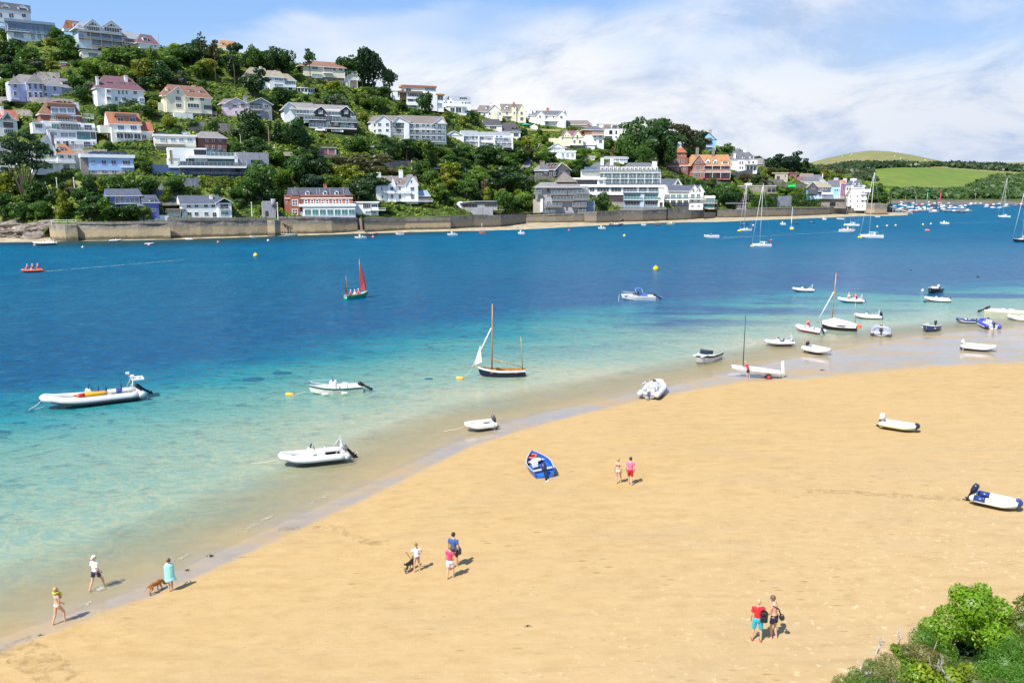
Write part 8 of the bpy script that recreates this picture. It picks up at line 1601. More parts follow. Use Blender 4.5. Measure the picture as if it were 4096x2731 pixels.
for x,y,rx,ry,lab in((582,871,27,5,'nearer dark weed patch left of the white open motor boat'),(649,857,23,4,'further dark weed patch left of the white open motor boat'),(985,870,10,2,'thin dark weed streak between the motor boat and the navy yawl')):
 p=W(x,y);b=MB();a_=mlen(p,rx);c_=mlen(p,ry)/.24;V=[(0,0,.02)]+[(a_*math.cos(q)*(1+.25*noise.noise((q,x,0))),c_*math.sin(q)*(1+.4*noise.noise((q*2,x,1))),.02)for q in[2*PI*i/24 for i in range(24)]];b.add(V,[(0,i+1,(i+1)%24+1)for i in range(24)]);tag(b.build('weed_patch',mat('weed_blue',(.008,.075,.13),.4,.3,.8),None,p),lab,'weed patch','weed patches in the shallows')
wake('white wake behind the orange rescue boat',98,624,420,597,.8,2.2);wake('white wake of the crowded launch between the yachts',1925,533,1660,547,.8,2.0);wake('small wake behind the white launch',1655,545,1710,542,.7,.4);wake('white wake of the motor boat near the far yachts',2178,513,2352,507,.7,.4)
p=W(1634,546);o=open_boat('white launch heading left with one person aboard',p,mlen(p,36),0,WHT,D=.9,screen=True,motor=None,inside=GC,bottom=GC);tag(crew(o,.2,0,.8,(.7,.7,.7)),'person aboard the white launch heading left','person')
p=W(1945,533);o=open_boat('crowded white launch with cabin between the yachts',p,mlen(p,38),180,WHT,D=1.0,console=2,rail=True,motor=None,inside=GC,bottom=GC)
for i,(x,c)in enumerate(((-2,(.7,.15,.1)),(-1.2,(.6,.6,.65)),(1.2,(.7,.4,.05)),(1.9,(.05,.06,.1)))):tag(crew(o,x,.2,.8,c),'person in %s aboard the crowded white launch'%('red','white','orange','black')[i],'person')
p=W(2169,515);open_boat('small white motor boat under way near the far yachts',p,mlen(p,22),0,WHT,D=.9,console=1.4,motor=None,inside=GC,bottom=GC)
for x,y,ln,mst,hd,lab,kw in((1712,530,30,112,20,'yacht with blue furled mainsail and red ensign left of the nearest yacht',dict(boomsail=(.02,.04,.3))),(1749,566,46,146,5,'nearest white yacht in the channel with orange lifebuoy',dict(hull=(.68,.69,.68))),(1818,525,17,52,-60,'small white yacht with its mainsail half raised',dict(main=(.72,.74,.82),jib=False)),(1956,519,36,112,10,'white yacht moored behind the big white yacht',dict()),(2001,546,56,152,5,'big white sloop with tallest mast near the quay',dict(hull=(.75,.77,.8))),(2306,499,30,92,5,'white yacht moored at the far right',dict(hull=(.8,.8,.78))),(2352,556,62,172,25,'dark hulled yacht cut by the right picture edge',dict(hull=(.012,.015,.02),mizzen=9))):
 p=W(x,y);o=yacht(lab,p,mlen(p,ln),hd,mast=mh(p,mst)*.93,**kw)
 if 'orange' in lab:b=MB();b.tube([(-mlen(p,ln)*.46,.8,1.7),(-mlen(p,ln)*.46,.8,2.3)],.35,8);part(b,'lifebuoy',BP,o,(.75,.06,.03))
 if 'ensign' in lab:b=MB();b.box(-mlen(p,ln)*.52,-mlen(p,ln)*.45,-.03,.03,1.6,3.2);part(b,'ensign',BP,o,(.6,.02,.05))
for x,y,r,c,lab,kd in((587,589,5.5,(.8,.5,.03),'big yellow buoy in the channel left of the red sailed boat',0),(1506,620,6.5,(.85,.52,.0),'largest yellow buoy, above the motor boat with the blue canopy',0),(1728,566,4.5,(.8,.55,.02),'yellow buoy at the bow of the nearest white yacht',1),(1698,531,4,(.8,.55,.02),'yellow buoy under the yacht with the blue mainsail',1),(1818,527,4,(.8,.5,.02),'yellow buoy under the small yacht with raised mainsail',1),(1975,546,5,(.8,.55,.02),'yellow buoy at the bow of the big white sloop',1),(1940,519,3,(.8,.4,.02),'orange buoy left of the yacht behind the big sloop',0),(2130,530,5.5,(.8,.16,.04),'orange drum buoy alone in the right channel',1),(2015,522,2.6,(.75,.5,.2),'first pale orange buoy right of the big sloop',0),(2037,520,2.6,(.75,.5,.2),'second pale orange buoy right of the big sloop',0),(2057,519,2.6,(.75,.5,.2),'third pale orange buoy right of the big sloop',0),(2120,517,2.6,(.75,.5,.2),'left one of two pale orange buoys near the harbour',0),(2138,515.5,2.6,(.75,.5,.2),'right one of two pale orange buoys near the harbour',0),(190,569,3,(.75,.6,.5),'pale pink buoy on the far side below the bastion',0),(80,565,3.5,(.7,.25,.2),'red and white buoy at the bow of the far left boat',0),(501,557.5,3,(.7,.25,.2),'red buoy below the white slate-roofed house',0),(616,554,3,WHT,'white buoy below the pale pier',0),(857,545.5,3,(.7,.2,.2),'red buoy below the small white cottage',0),(342,564,3,(.7,.35,.3),'red buoy beside the small tender below the violet house',0),(1307,530,2.5,(.75,.08,.08),'bright red buoy below the pyramid-roofed apartments',0),(1434,543,3.2,(.8,.55,.05),'yellow buoy below the hotel',0),(1730,519,2.4,WHT,'white buoy below the boathouse',0),(2246,636,3.5,(.03,.04,.01),'dark weedy buoy upper right',1),(2092,620,2.5,(.03,.04,.01),'dark weedy buoy off the right beach',1)):buoy(lab,x,y,r,c,kd)
for x,y,ln,hd,c,lab,ty in((103,563,52,12,WHT,'white rigid inflatable nearest the left beach','r'),(325/1.0-2,511+46,0,0,WHT,'',''),(265,554.5,28,175,WHT,'white dinghy moored below the bastion steps','r'),(343,562,20,170,(.5,.52,.6),'grey tender moored below the violet house','r'),(435,552,18,5,WHT,'white tender below the white slate-roofed house','r'),(581,546,15,5,WHT,'white tender left of the pale pier','o'),(828,548,28,5,WHT,'white cabin boat below the small white cottage','c'),(855,540,26,175,(.05,.06,.08),'black inflatable tied below the small white cottage','r'),(918,539.5,20,5,WHT,'white tender right of the black inflatable','o'),(1039,541,24,5,WHT,'white motor boat below the boat pavilion','c'),(1107,537,13,5,(.65,.08,.06),'small red hulled sailing dinghy below the trees','s'),(1197,538,16,0,WHT,'white motor boat alone below the apartments','c'),(1382,526,18,5,WHT,'white motor boat with blue cover below the hotel','c'),(1416,519,29,172,(.04,.05,.09),'dark inflatable full of people below the hotel','r'),(1509,518.5,18,0,(.05,.06,.09),'dark tender below the hotel steps','o'),(1541,516,20,175,(.5,.42,.03),'yellow workboat below the hotel wing','c'),(670,541.5,30,178,WHT,'white dinghy pulled up below the red brick villa','o'),(597,541,18,178,(.7,.75,.7),'pale green dinghy at the foot of the pale pier','o'),(1708,516,15,0,(.04,.04,.05),'dark tender behind the yacht with the blue mainsail','r'),(1798,516.5,14,5,WHT,'white tender left of the small yacht with raised sail','c'),(1828,515,12,0,(.03,.03,.04),'black tender right of the small yacht with raised sail','o'),(1863,512,13,0,(.04,.04,.05),'black inflatable off the ivy terraces','r'),(1893,505,8,0,WHT,'little white boat below the blue inn','c'),(1930,504,18,0,(.55,.72,.72),'pale green skiff below the tall quayside house','o'),(2015,499,13,0,WHT,'white skiff in front of the quay head','o'),(1478,518,12,0,WHT,'white skiff pulled up below the hotel terrace','o')):
 if not ty:continue
 p=W(x,y);L0=max(mlen(p,ln),2.5)
 if ty=='r':rib(lab,p,L0,hd,c,group='small boats moored along the far shore',frame=L0>6,ms=.8)
 else:open_boat(lab,p,L0,hd,c,D=.7,console=1.6 if ty=='c' else 0,motor=(.05,.05,.06)if ty=='c' else None,group='small boats moored along the far shore',bottom=GC)
 if ty=='s':b=MB();b.tube([(p.x,p.y,.5),(p.x,p.y,mlen(p,24))],.06,5);tag(b.build('mast',GC),'thin mast of the small red sailing dinghy','mast')
 # crowded harbour pontoons at the right
HP=[]
def hproto(ty):
 o=empty('moored_boat',(0,0,-50));L=dict(motor=6.5,dinghy=4.5,sail=8,tender=5)[ty]
 part(hullmesh(L,L*.36,.7,.7 if ty!='tender' else .3,.75,.25,deck=ty!='tender'),'hull',[BP,GC,GC,BP,BP],o,WHT)
 if ty=='motor':b=MB();b.cbox(-.8,1.4,-.8,.8,.7,1.7,.2);c_=part(b,'cabin',GC,o);b=MB();b.box(1.38,1.46,-.7,.7,1.2,1.6);part(b,'window',M('glass'),c_);outboard(o,-L/2,.6)
 if ty=='dinghy':b=MB();b.loft([[(-2.2,-.7,.75),(-2.2,.7,.75),(-2.2,0,.95)],[(.3,-.8,.75),(.3,.8,.75),(.3,0,1.4)],[(2.1,-.1,.95),(2.1,.1,.95),(2.1,0,1.05)]]);part(b,'cover',BP,o,(.75,.76,.8))
 if ty=='sail':spar(o,'mast',(.7,0,.7),(.7,0,10.5),.08,GC);spar(o,'boom',(.7,0,1.7),(-2.6,0,1.8),.14,SC);b=MB();b.box(-1,1.6,-.7,.7,.7,1.2);part(b,'coachroof',GC,o)
 if ty=='tender':outboard(o,-L/2,.5)
 HP.append(o);return o
HPR={k:hproto(k)for k in('motor','dinghy','sail','tender')};first=set();hl=[]
HC=[(WHT,'white'),(WHT,'white'),(WHT,'white'),((.06,.12,.3),'blue'),((.55,.6,.68),'pale grey'),((.45,.06,.05),'red'),((.03,.04,.06),'dark'),((.6,.55,.4),'cream')]
rh=random.Random(3)
ROWS=[(2030,2110,463,5),(2055,2240,468,11),(2048,2240,474,13),(2045,2225,480,15),(2050,2150,485,9),(2130,2225,487,6),(2150,2352,464,9),(2220,2352,470,9),(2260,2352,477,6),(2270,2352,462,6)]
for x0,x1,y,n in ROWS:
 for i in range(n):
  x=x0+(x1-x0)*(i+rh.uniform(.1,.9))/n;yy=y+rh.uniform(-2.2,2.2);ty=rh.choice(['motor','dinghy','dinghy','tender','motor','sail' if y<478 and rh.random()<.55 else 'dinghy']);q=HPR[ty]
  if ty in first:q=copy_tree(q)
  first.add(ty);p=W(x,yy);q.location=p;q.rotation_euler=(0,0,rh.choice([0,PI])+rh.uniform(-.35,.35));col,cw=rh.choice(HC);q.children[0].color=(*col,1)
  for ch in q.children:
   if ch.name.startswith('hull'):ch.color=(*col,1)
  hl.append((q,ty,cw,x,yy))
TY=dict(motor='cabin boat',dinghy='covered dinghy',sail='small yacht with bare mast',tender='open tender');grp={}
for q,ty,cw,x,yy in hl:
 zone=('nearest the quay head' if x<2085 else 'amid the crowded pontoons' if x<2160 else 'at the pontoon ends' if x<2245 else 'off the far wood')+(', far row' if yy<469 else ', near row' if yy>479 else ', centre row')
 grp.setdefault((cw,ty,zone),[]).append((x,q))
for(cw,ty,zone),l in grp.items():
 l.sort(key=lambda e:e[0])
 for i,(x,q)in enumerate(l):tag(q,f'{cw} {TY[ty]} {zone}'+('' if len(l)==1 else ', '+['leftmost such','second such from left','third such from left','fourth such from left','fifth such from left'][min(i,4)]),'boat','boats crowded in the far harbour')
for x,y,yt,c,lab in((2157,486,440,(.5,.03,.08),'red pole beacon among the pontoon boats'),(2127,485,440,(.02,.35,.2),'green pole beacon left of the red one'),(2044,486,450,(.05,.05,.06),'dark pontoon pile nearest the quay'),(2100,484,447,(.05,.05,.06),'dark pontoon pile in the middle'),(2149,484,449,(.05,.05,.06),'dark pontoon pile beside the red beacon')):
 p=W(x,y);b=MB();h=mh(p,y-yt);b.tube([(0,0,-1),(0,0,h)],.28,6);b.lathe([(.9,h),(.1,h+1.6)]if 'beacon' in lab else[(.3,h),(.3,h+.3)],6);o=part(b,'beacon' if 'beacon' in lab else 'pontoon_pile',BP,None,c,loc=p);tag(o,lab,'post','harbour posts')
b=MB();a_,c_=W(2050,483),W(2225,484);d_=W(2060,470);b.loft([[a_+Vector((0,-1,-.2)),c_+Vector((0,-1,-.2)),c_+Vector((0,1,.4)),a_+Vector((0,1,.4))],[a_+Vector((0,-1,.4)),c_+Vector((0,-1,.4)),c_+Vector((0,1,.5)),a_+Vector((0,1,.5))]]);tag(b.build('pontoon',M('woodpale')),'long grey floating pontoon among the crowded boats','pontoon')
b=MB();a_,c_=W(2036,489),W(2095,492);b.tube([a_+Vector((0,0,5)),c_+Vector((0,0,.8))],.35,5)
for i in range(9):q=a_.lerp(c_,i/8);b.tube([(q.x,q.y,-1),(q.x,q.y,5.2-4.2*i/8)],.2,4)
tag(b.build('landing_stage',M('woodpale')),'sloping timber landing stage right of the quay head','jetty')
# people and dogs on the sand
def remesh(o,v=.012,sm=3):
 m_=o.modifiers.new('r','REMESH');m_.mode='VOXEL';m_.voxel_size=v;m_.use_smooth_shade=True
 if sm:s_=o.modifiers.new('s','SMOOTH');s_.iterations=sm;s_.factor=.5
SK=(.60,.345,.235)
def hand(b,w_,e,s):
 """palm, four unequal curled fingers and a thumb that leaves the side of the palm"""
 d=(w_-e).normalized();side=d.cross(Vector((0,1,0)));side=side.normalized()if side.length>.1 else Vector((1,0,0));fr=side.cross(d)
 k=w_+d*.085;b.tube([w_,k],[(.022,.03),(.016,.042)],8)
 for i,ln in enumerate((.068,.078,.072,.056)):q=k+fr*(.03-.02*i);m_=q+d*ln*.55;b.tube([q-d*.01,m_,m_+d*ln*.35+side*.022*s],[.0105,.0095,.008],6)
 q=w_+d*.03+fr*.034;b.tube([q,q+fr*.025+d*.025,q+fr*.03+d*.055],[.012,.011,.009],6)
def person(label,p,Ht,face,cl,hair=(.06,.035,.02),stride=.0,lf=None,rf=None,la=None,ra=None,lean=0.0,nod=0.0,look=0.0,skin=SK,long=False,shoes=None,female=False):
 """face: degrees, 0 looks away from the viewer, 90 to the left, -90 to the right. x right, y forward"""
 s=Ht/1.75;V3=lambda x,y,z:Vector((x*s,y*s,z*s));a0=math.atan2(-p.x,p.y)
 o_rot=a0+R(face);b=MB();hip=.92;cl=dict(cl)
 lf=V3(-.09,stride,0)if lf is None else V3(*lf);rf=V3(.09,-stride,0)if rf is None else V3(*rf);L={}
 for k,f,sg in(('l',lf,-1),('r',rf,1)):
  h_=V3(sg*.095,0,hip-abs(stride)*.06);an=f+V3(0,-.02,.085);kn=(h_+an)/2+V3(sg*.005,.05+max(0,f.y/s)*.12+max(0,f.z)*.35,0);L[k]=(h_,kn,an)
  b.tube([h_+V3(0,0,.04),h_-V3(0,0,.06),(h_+kn)/2,kn,kn.lerp(an,.3),kn.lerp(an,.75),an,an-V3(0,0,.03)],[.092*s,.088*s,.075*s,.054*s,.056*s,.04*s,.034*s,.034*s],10);b.tube([an+V3(0,-.04,-.06),an+V3(0,.06,-.055),an+V3(0,.16,-.07)],[(.032*s,.036*s),(.03*s,.042*s),(.016*s,.036*s)],8)
 ln=lambda y,z:V3(0,y+(z-hip)*math.sin(lean),hip+(z-hip)*math.cos(lean));wd=.88 if female else 1
 T=[(ln(0,.86),(.10*s,.155*s)),(ln(0,.97),(.11*s,.165*s)),(ln(.005,1.10),(.093*s,.135*s*wd)),(ln(.01,1.25),(.11*s,.16*s*wd)),(ln(0,1.38),(.10*s,.185*s*wd)),(ln(-.005,1.455),(.062*s,.12*s*wd)),(ln(0,1.50),(.052*s,.056*s))]
 b.tube([q for q,r in T],[r for q,r in T],14);neck=ln(0,1.5);hd=neck+V3(math.sin(R(look))*.0,.02+.10*math.sin(nod+lean),.155*math.cos(nod))
 b.tube([neck-V3(0,0,.03),hd],[.054*s,.05*s],8);b.ball(hd,.098*s,12,0,(.82,1,1.22));f=Vector((math.sin(R(-look))*math.cos(nod),math.cos(R(look))*math.cos(nod),-math.sin(nod)));rt=f.cross(Vector((0,0,1))).normalized();up=rt.cross(f)
 b.ball(hd+f*.10*s-up*.02*s,.018*s,6);b.ball(hd+f*.075*s-up*.07*s,.045*s,8);b.ball(hd+rt*.082*s,.022*s,6);b.ball(hd-rt*.082*s,.022*s,6)
 A={}
 for k,arm,sg in(('l',la,-1),('r',ra,1)):
  sh=ln(0,1.41)+V3(sg*.19*wd,0,0);e,w_=arm or((sg*.06,-.03,-.29),(sg*.06,.05,-.53));e,w_=sh+V3(*e),sh+V3(*w_);A[k]=(sh,e,w_)
  b.tube([sh-V3(sg*.03,0,0),sh.lerp(e,.4),e,e.lerp(w_,.3),w_],[.052*s,.046*s,.036*s,.037*s,.025*s],10);hand(b,w_,e,s)
 o=b.build('person',BP,None,p,o_rot);o.color=(*skin,1);remesh(o,.011);tag(o,label,'person','people on the beach')
 def cloth(name,tubes,col,v=.014):
  b=MB()
  for pts,rr,n in tubes:b.tube(pts,rr,n)
  c_=part(b,name,BP,o,col);remesh(c_,v,2);return c_
 g=.016*s
 if 'shirt' in cl:
  z=cl.get('shirt_low',.93);tb=[([ln(0,z)]+[q for q,r in T[2:6]]+[ln(0,1.475)],[(.125*s,.175*s)]+[(r[0]+g,r[1]+g)for q,r in T[2:6]]+[(.06*s,.085*s)],14)]
  for k in 'lr':
   sh,e,w_=A[k]
   if cl.get('sleeve',.65):tb.append(([sh-(e-sh)*.1,sh.lerp(e,.5),sh.lerp(e,cl.get('sleeve',.65))],[.066*s,.064*s,.062*s],10))
  cloth('shirt',tb,cl['shirt'])
 if 'shorts' in cl:
  q_=cl.get('leglen',.75);cloth('shorts',[([ln(0,.84),ln(0,.93),ln(0,1.01)],[(.115*s,.17*s),(.13*s,.183*s),(.122*s,.165*s)],14)]+[([h_+V3(0,0,.02),h_.lerp(kn,q_)],[.107*s,(.098 if q_<.8 else .088)*s],10)for h_,kn,an in L.values()],cl['shorts'])
 if 'brief' in cl:cloth('bikini_bottom',[([ln(-.01,.84),ln(-.01,.90),ln(-.005,.955)],[(.09*s,.12*s),(.118*s,.172*s),(.118*s,.168*s)],14)],cl['brief'])
 if 'bra' in cl:cloth('bikini_top',[([ln(.01,1.25),ln(.012,1.31)],[(.125*s,.158*s)]*2,12),([ln(.08,1.3),ln(0,1.48)],.02,6)],cl['bra'])
 if 'towel' in cl:
  cloth('towel',[([ln(0,.60)+V3(.03,-.03,0),ln(0,.75),ln(0,1.0),ln(.03,1.25),ln(.02,1.4),ln(0,1.5)],[(.2*s,.27*s),(.19*s,.25*s),(.17*s,.24*s),(.17*s,.25*s),(.15*s,.235*s),(.08*s,.1*s)],12),([ln(0,.72)+V3(.1,0,0),ln(-.05,.56)+V3(.3,0,0)],[(.1*s,.16*s),(.03*s,.06*s)],8)],cl['towel'],.02)
 if hair is not None:
  tb=[([hd-f*.05*s-up*.07*s,hd-f*.035*s-up*.02*s,hd-f*.02*s+up*.05*s,hd-f*.01*s+up*.12*s],[(.07*s,.075*s),(.098*s,.095*s),(.112*s,.098*s),(.06*s,.06*s)],12)]
  if long:tb.append(([hd-f*.08*s,hd-f*.11*s-up*.12*s,hd-f*.09*s-up*.24*s],[.05*s,.045*s,.02*s],8))
  cloth('hair',tb,hair,.01)
 if 'hat' in cl:b=MB();b.ball(hd+up*.06*s,.104*s,12,0,(.92,1.0,.72));b.tube([hd-f*.08*s+up*.04*s,hd-f*.15*s],[(.015,.06*s),(.008,.045*s)],8);part(b,'cap',BP,o,cl['hat'])
 b=MB()
 for q in(-1,1):b.ball(hd+f*.09*s+rt*.033*s*q+up*.015*s,.014*s if 'glasses' not in cl else .026*s,6)
 part(b,'sunglasses' if 'glasses' in cl else 'eyes',BK,o)
 if shoes:
  for k,q in L.items():b=MB();b.tube([q[2]+V3(0,-.06,-.05),q[2]+V3(0,.06,-.05),q[2]+V3(0,.17,-.062)],[(.04*s,.044*s),(.038*s,.05*s),(.024*s,.04*s)],8);part(b,'shoe',BP,o,shoes)
 o['_a']=0;del o['_a'];return o,A,L,hd,ln,V3
def held(o,b,name,m,label,cat,col=None):
 h=part(b,name,m,None,col);h.location=o.location;h.rotation_euler=o.rotation_euler;return tag(h,label,cat)
def ph(p,w_):return mlen(p,w_)
BL=(.42,.27,.09)
person('blonde woman in a white bikini with a yellow scarf walking in the shallow water',S(136,1431),1.66,-62,dict(brief=(.75,.7,.7),bra=(.1,.4,.35)),BL,0,(-.09,-.22,-.02),(.09,.24,.06),ra=((.02,.02,-.3),(-.05,.18,-.46)),la=((-.03,.05,-.28),(.05,.2,-.12)),female=True)[0]
pp=S(136,1431);sc_o=empty('scarf',pp,math.atan2(-pp.x,pp.y)+R(-62));tag(sc_o,'yellow patterned scarf around the neck of the blonde woman','scarf');b=MB();b.tube([(.1*math.cos(a),.1*math.sin(a),1.45)for a in[2*PI*q/10 for q in range(11)]],.045,6);b.tube([(-.02,.12,1.43),(-.02,.2,1.25),(-.03,.2,1.1)],[.05,.07,.06],6);part(b,'cloth',BP,sc_o,(.55,.5,.03))
person('man in white cap, white T-shirt and navy shorts wading in the water',W(222,1351)-Vector((0,0,.08)),1.72,-58,dict(shirt=(.78,.78,.8),shorts=(.012,.02,.07),hat=(.75,.72,.62),glasses=1,leglen=.55),None,0,(-.09,-.3,0),(.09,.36,.02),ra=((.02,.02,-.3),(-.02,.16,-.48)))
person('woman wrapped in a pale turquoise towel standing with her back turned',S(393,1357),1.62,8,dict(towel=(.30,.70,.70)),(.07,.03,.02),0,(-.07,0,0),(.07,.05,0),la=((-.02,.1,-.25),(.05,.25,-.1)),ra=((.02,.1,-.25),(-.05,.25,-.1)),female=True)
pg=S(958,1312);og,Ag,*_=person('child in white T-shirt and purple swimsuit holding a dog lead',pg,1.42,12,dict(shirt=(.78,.78,.8),shirt_low=.98,sleeve=.6,brief=(.25,.08,.3)),(.20,.11,.05),0,(-.17,.0,0),(.17,.06,0),la=((-.2,.05,-.16),(-.44,.08,-.08)),ra=((.16,.0,-.2),(.05,.0,-.3)),lean=.1,nod=.3,long=True,female=True)
person('dark haired man in blue T-shirt and dark shorts walking away',S(1042,1303),1.80,-25,dict(shirt=(.05,.10,.30),shorts=(.02,.022,.03),leglen=.9),(.03,.018,.012),0,(-.09,-.28,.05),(.09,.22,0),nod=.15)
pk=S(1042,1303);b=MB();b.cbox(.2,.36,-.02,.2,.72,1.02,.05);b.tube([(.3,.1,1.05),(.05,.12,1.35),(-.17,.0,1.42),(-.2,-.14,1.1),(-.1,-.2,.95)],.025,5);o=part(b,'shoulder_bag',BP,None,(.025,.027,.035),loc=pk);o.rotation_euler=(0,0,math.atan2(-pk.x,pk.y)+R(-25));tag(o,'black shoulder bag carried by the man in the blue T-shirt','bag')
person('woman in pink sleeveless top and white shorts walking beside the man in blue',S(1034,1328),1.66,-30,dict(shirt=(.62,.05,.14),sleeve=.12,shirt_low=.98,shorts=(.78,.77,.76),leglen=.7),(.28,.16,.06),0,(-.09,-.12,0),(.09,.18,.02),ra=((.06,.0,-.28),(-.05,.12,-.46)),nod=.2,female=True)
person('blonde woman in white bikini briefs and black top walking beside the man in pink',S(1419,1111),1.66,-14,dict(brief=(.78,.77,.72),bra=(.02,.02,.03)),BL,0,(-.09,.02,0),(.13,.32,0),female=True,look=-25)
person('man in pink vest and red shorts walking away along the sand',S(1447,1113),1.78,-6,dict(shirt=(.60,.16,.30),sleeve=.1,shorts=(.48,.015,.025),leglen=.85),(.03,.018,.012),0,(-.09,.12,0),(.09,-.1,.02))
person('bald man in red T-shirt, turquoise shorts and red shoes seen from behind',S(1738,1471),1.78,8,dict(shirt=(.60,.02,.03),shorts=(.02,.42,.58),leglen=.95),None,0,(-.17,.05,0),(.15,.0,0),shoes=(.32,.03,.04),skin=(.60,.33,.2))
pk=S(1738,1471);b=MB();b.cbox(-.14,.14,-.28,-.1,.95,1.40,.07);b.cbox(-.11,.11,-.34,-.27,.99,1.22,.05);o=empty('backpack',pk,math.atan2(-pk.x,pk.y)+R(8));tag(o,'black backpack hung on the right shoulder of the man in red','backpack');q=part(b,'bag',BP,o,(.012,.012,.015),loc=(.2,.02,0));b=MB();b.tube([(.16,-.12,1.4),(.16,.0,1.49),(.16,.12,1.38),(.17,.1,1.1)],.025,5);part(b,'strap',BP,o,(.05,.05,.055))
person('shirtless tattooed man in navy shorts with headband, looking down',S(1776,1465),1.80,62,dict(shorts=(.012,.014,.06),leglen=.62),(.10,.075,.06),0,(-.08,.06,0),(.08,-.06,0),la=((-.03,.06,-.3),(.1,.2,-.48)),ra=((.03,.06,-.3),(-.1,.2,-.48)),lean=.08,nod=.55)
pk=S(1776,1465);o=empty('shoulder_bag',pk,math.atan2(-pk.x,pk.y)+R(62));tag(o,'black and white shoulder bag of the shirtless man','bag');b=MB();b.ball((.12,-.24,.97),.13,10,0,(.7,.9,1.1));part(b,'bag',BP,o,(.02,.02,.022));b=MB();b.tube([(.1,-.2,1.05),(.05,-.13,1.3),(-.17,.02,1.47),(-.16,.12,1.35)],.03,6);part(b,'strap',BP,o,(.03,.025,.022))
o,A,L,hd,ln,V3=person('person in a red jacket and black shorts bending over the racing dinghy',S(1718,869),1.72,65,dict(shirt=(.60,.02,.05),sleeve=1.0,shorts=(.02,.02,.025),leglen=.7),(.35,.33,.3),0,(-.13,.05,0),(.13,-.1,0),la=((-.0,.2,-.2),(.02,.42,-.3)),ra=((.0,.2,-.2),(-.02,.42,-.3)),lean=.42,nod=.4)
def dog(label,p,face,h,main,second,headlow):
 b=MB();s=h/.58;a=math.atan2(-p.x,p.y)+R(face);V=lambda*q:Vector(q)*s
 b.tube([V(0,-.34,.44),V(0,-.22,.45),V(0,0,.43),V(0,.2,.43),V(0,.3,.47)],[(.09*s,.08*s),(.115*s,.09*s),(.12*s,.095*s),(.155*s,.105*s),(.11*s,.085*s)],10)
 hz=.2 if headlow else .62;hy=.55 if headlow else .46;b.tube([V(0,.28,.5),V(0,.42,(.5+hz)/2+.05),V(0,hy,hz)],[.085*s,.07*s,.065*s],8);b.tube([V(0,hy-.04,hz+.02),V(0,hy+.05,hz),V(0,hy+.17,hz-.06)],[.07*s,.065*s,.03*s],8)
 for q in(-1,1):
  b.tube([V(q*.045,hy-.02,hz+.07),V(q*.085,hy-.03,hz+.02),V(q*.09,hy,hz-.06)],[.02*s,.035*s,.015*s],6);b.tube([V(q*.07,.24,.4),V(q*.07,.22+q*.03,.26),V(q*.07,.24+q*.06,.14),V(q*.07,.24+q*.07,.03),V(q*.07,.3+q*.07,.015)],[.06*s,.042*s,.03*s,.026*s,.026*s],8)
  b.tube([V(q*.07,-.28,.42),V(q*.075,-.2-q*.04,.28),V(q*.07,-.36-q*.05,.19),V(q*.07,-.33-q*.06,.03),V(q*.07,-.27-q*.06,.015)],[.085*s,.06*s,.032*s,.027*s,.027*s],8)
 b.tube([V(0,-.36,.48),V(0,-.48,.46),V(0,-.55,.36)]if headlow else[V(0,-.36,.48),V(0,-.44,.6),V(0,-.36,.68)],[.035*s,.024*s,.012*s],6)
 o=part(b,'dog',BP,None,main,loc=p);o.rotation_euler=(0,0,a);remesh(o,.009,2);tag(o,label,'dog','dogs on the beach')
 if second:
  b=MB();b.ball(V(0,-.33,.38),.115*s,8,0,(.9,.8,.9));b.ball(V(0,.33,.40),.1*s,8,0,(.8,.6,1))
  for q in(-1,1):b.tube([V(q*.07,-.34-q*.05,.22),V(q*.07,-.33-q*.06,.03)],.034*s,6);b.tube([V(q*.07,.23+q*.05,.2),V(q*.07,.24+q*.07,.03)],.032*s,6)
  part(b,'tan_fur',BP,o,second)
 return o
dog('red brown dog sniffing the wet sand beside the woman in the towel',S(358,1359),-50,.56,(.34,.13,.03),None,True)
pd=S(940,1310);dog('small black and tan dog on a lead beside the child',pd,-38,.5,(.02,.018,.016),(.42,.30,.18),False)
hw=Matrix.Translation(og.location)@og.rotation_euler.to_matrix().to_4x4()@Ag['l'][2];b=MB();b.tube([hw+Vector((0,0,-.04)),pd+Vector((.12,.12,.48))],.014,5);tag(b.build('dog_lead',BK),'thin dog lead from the hand of the child to the black dog','lead')
for i,(x,y,r,lab)in enumerate(((430,1310,7,'dark seaweed clump right of the woman in the towel'),(485,1277,9,'dark seaweed strand at the water edge'),(92,1459,8,'green seaweed scrap at the lower left'),(1212,1438,6,'dark seaweed scrap on the lower sand'),(1890,850,6,'twig on the wet sand right of the racing dinghy'))):
 p=S(x,y);g=np.random.default_rng(i);n=30;rr=mlen(p,r);P=np.stack([p.x+g.normal(0,rr*.5,n),p.y+g.normal(0,rr*.3,n),p.z+g.uniform(.01,.06,n)],1);o=link('seaweed',cards_mesh('seaweed',P,np.tile([[0,0,1.0]],(n,1)),rr*.5,g.uniform(0,1,n),i,.3,.5));o.color=(.03,.025,.012,1)if i!=2 else(.12,.2,.02,1);tag(o,lab,'seaweed','seaweed scraps')
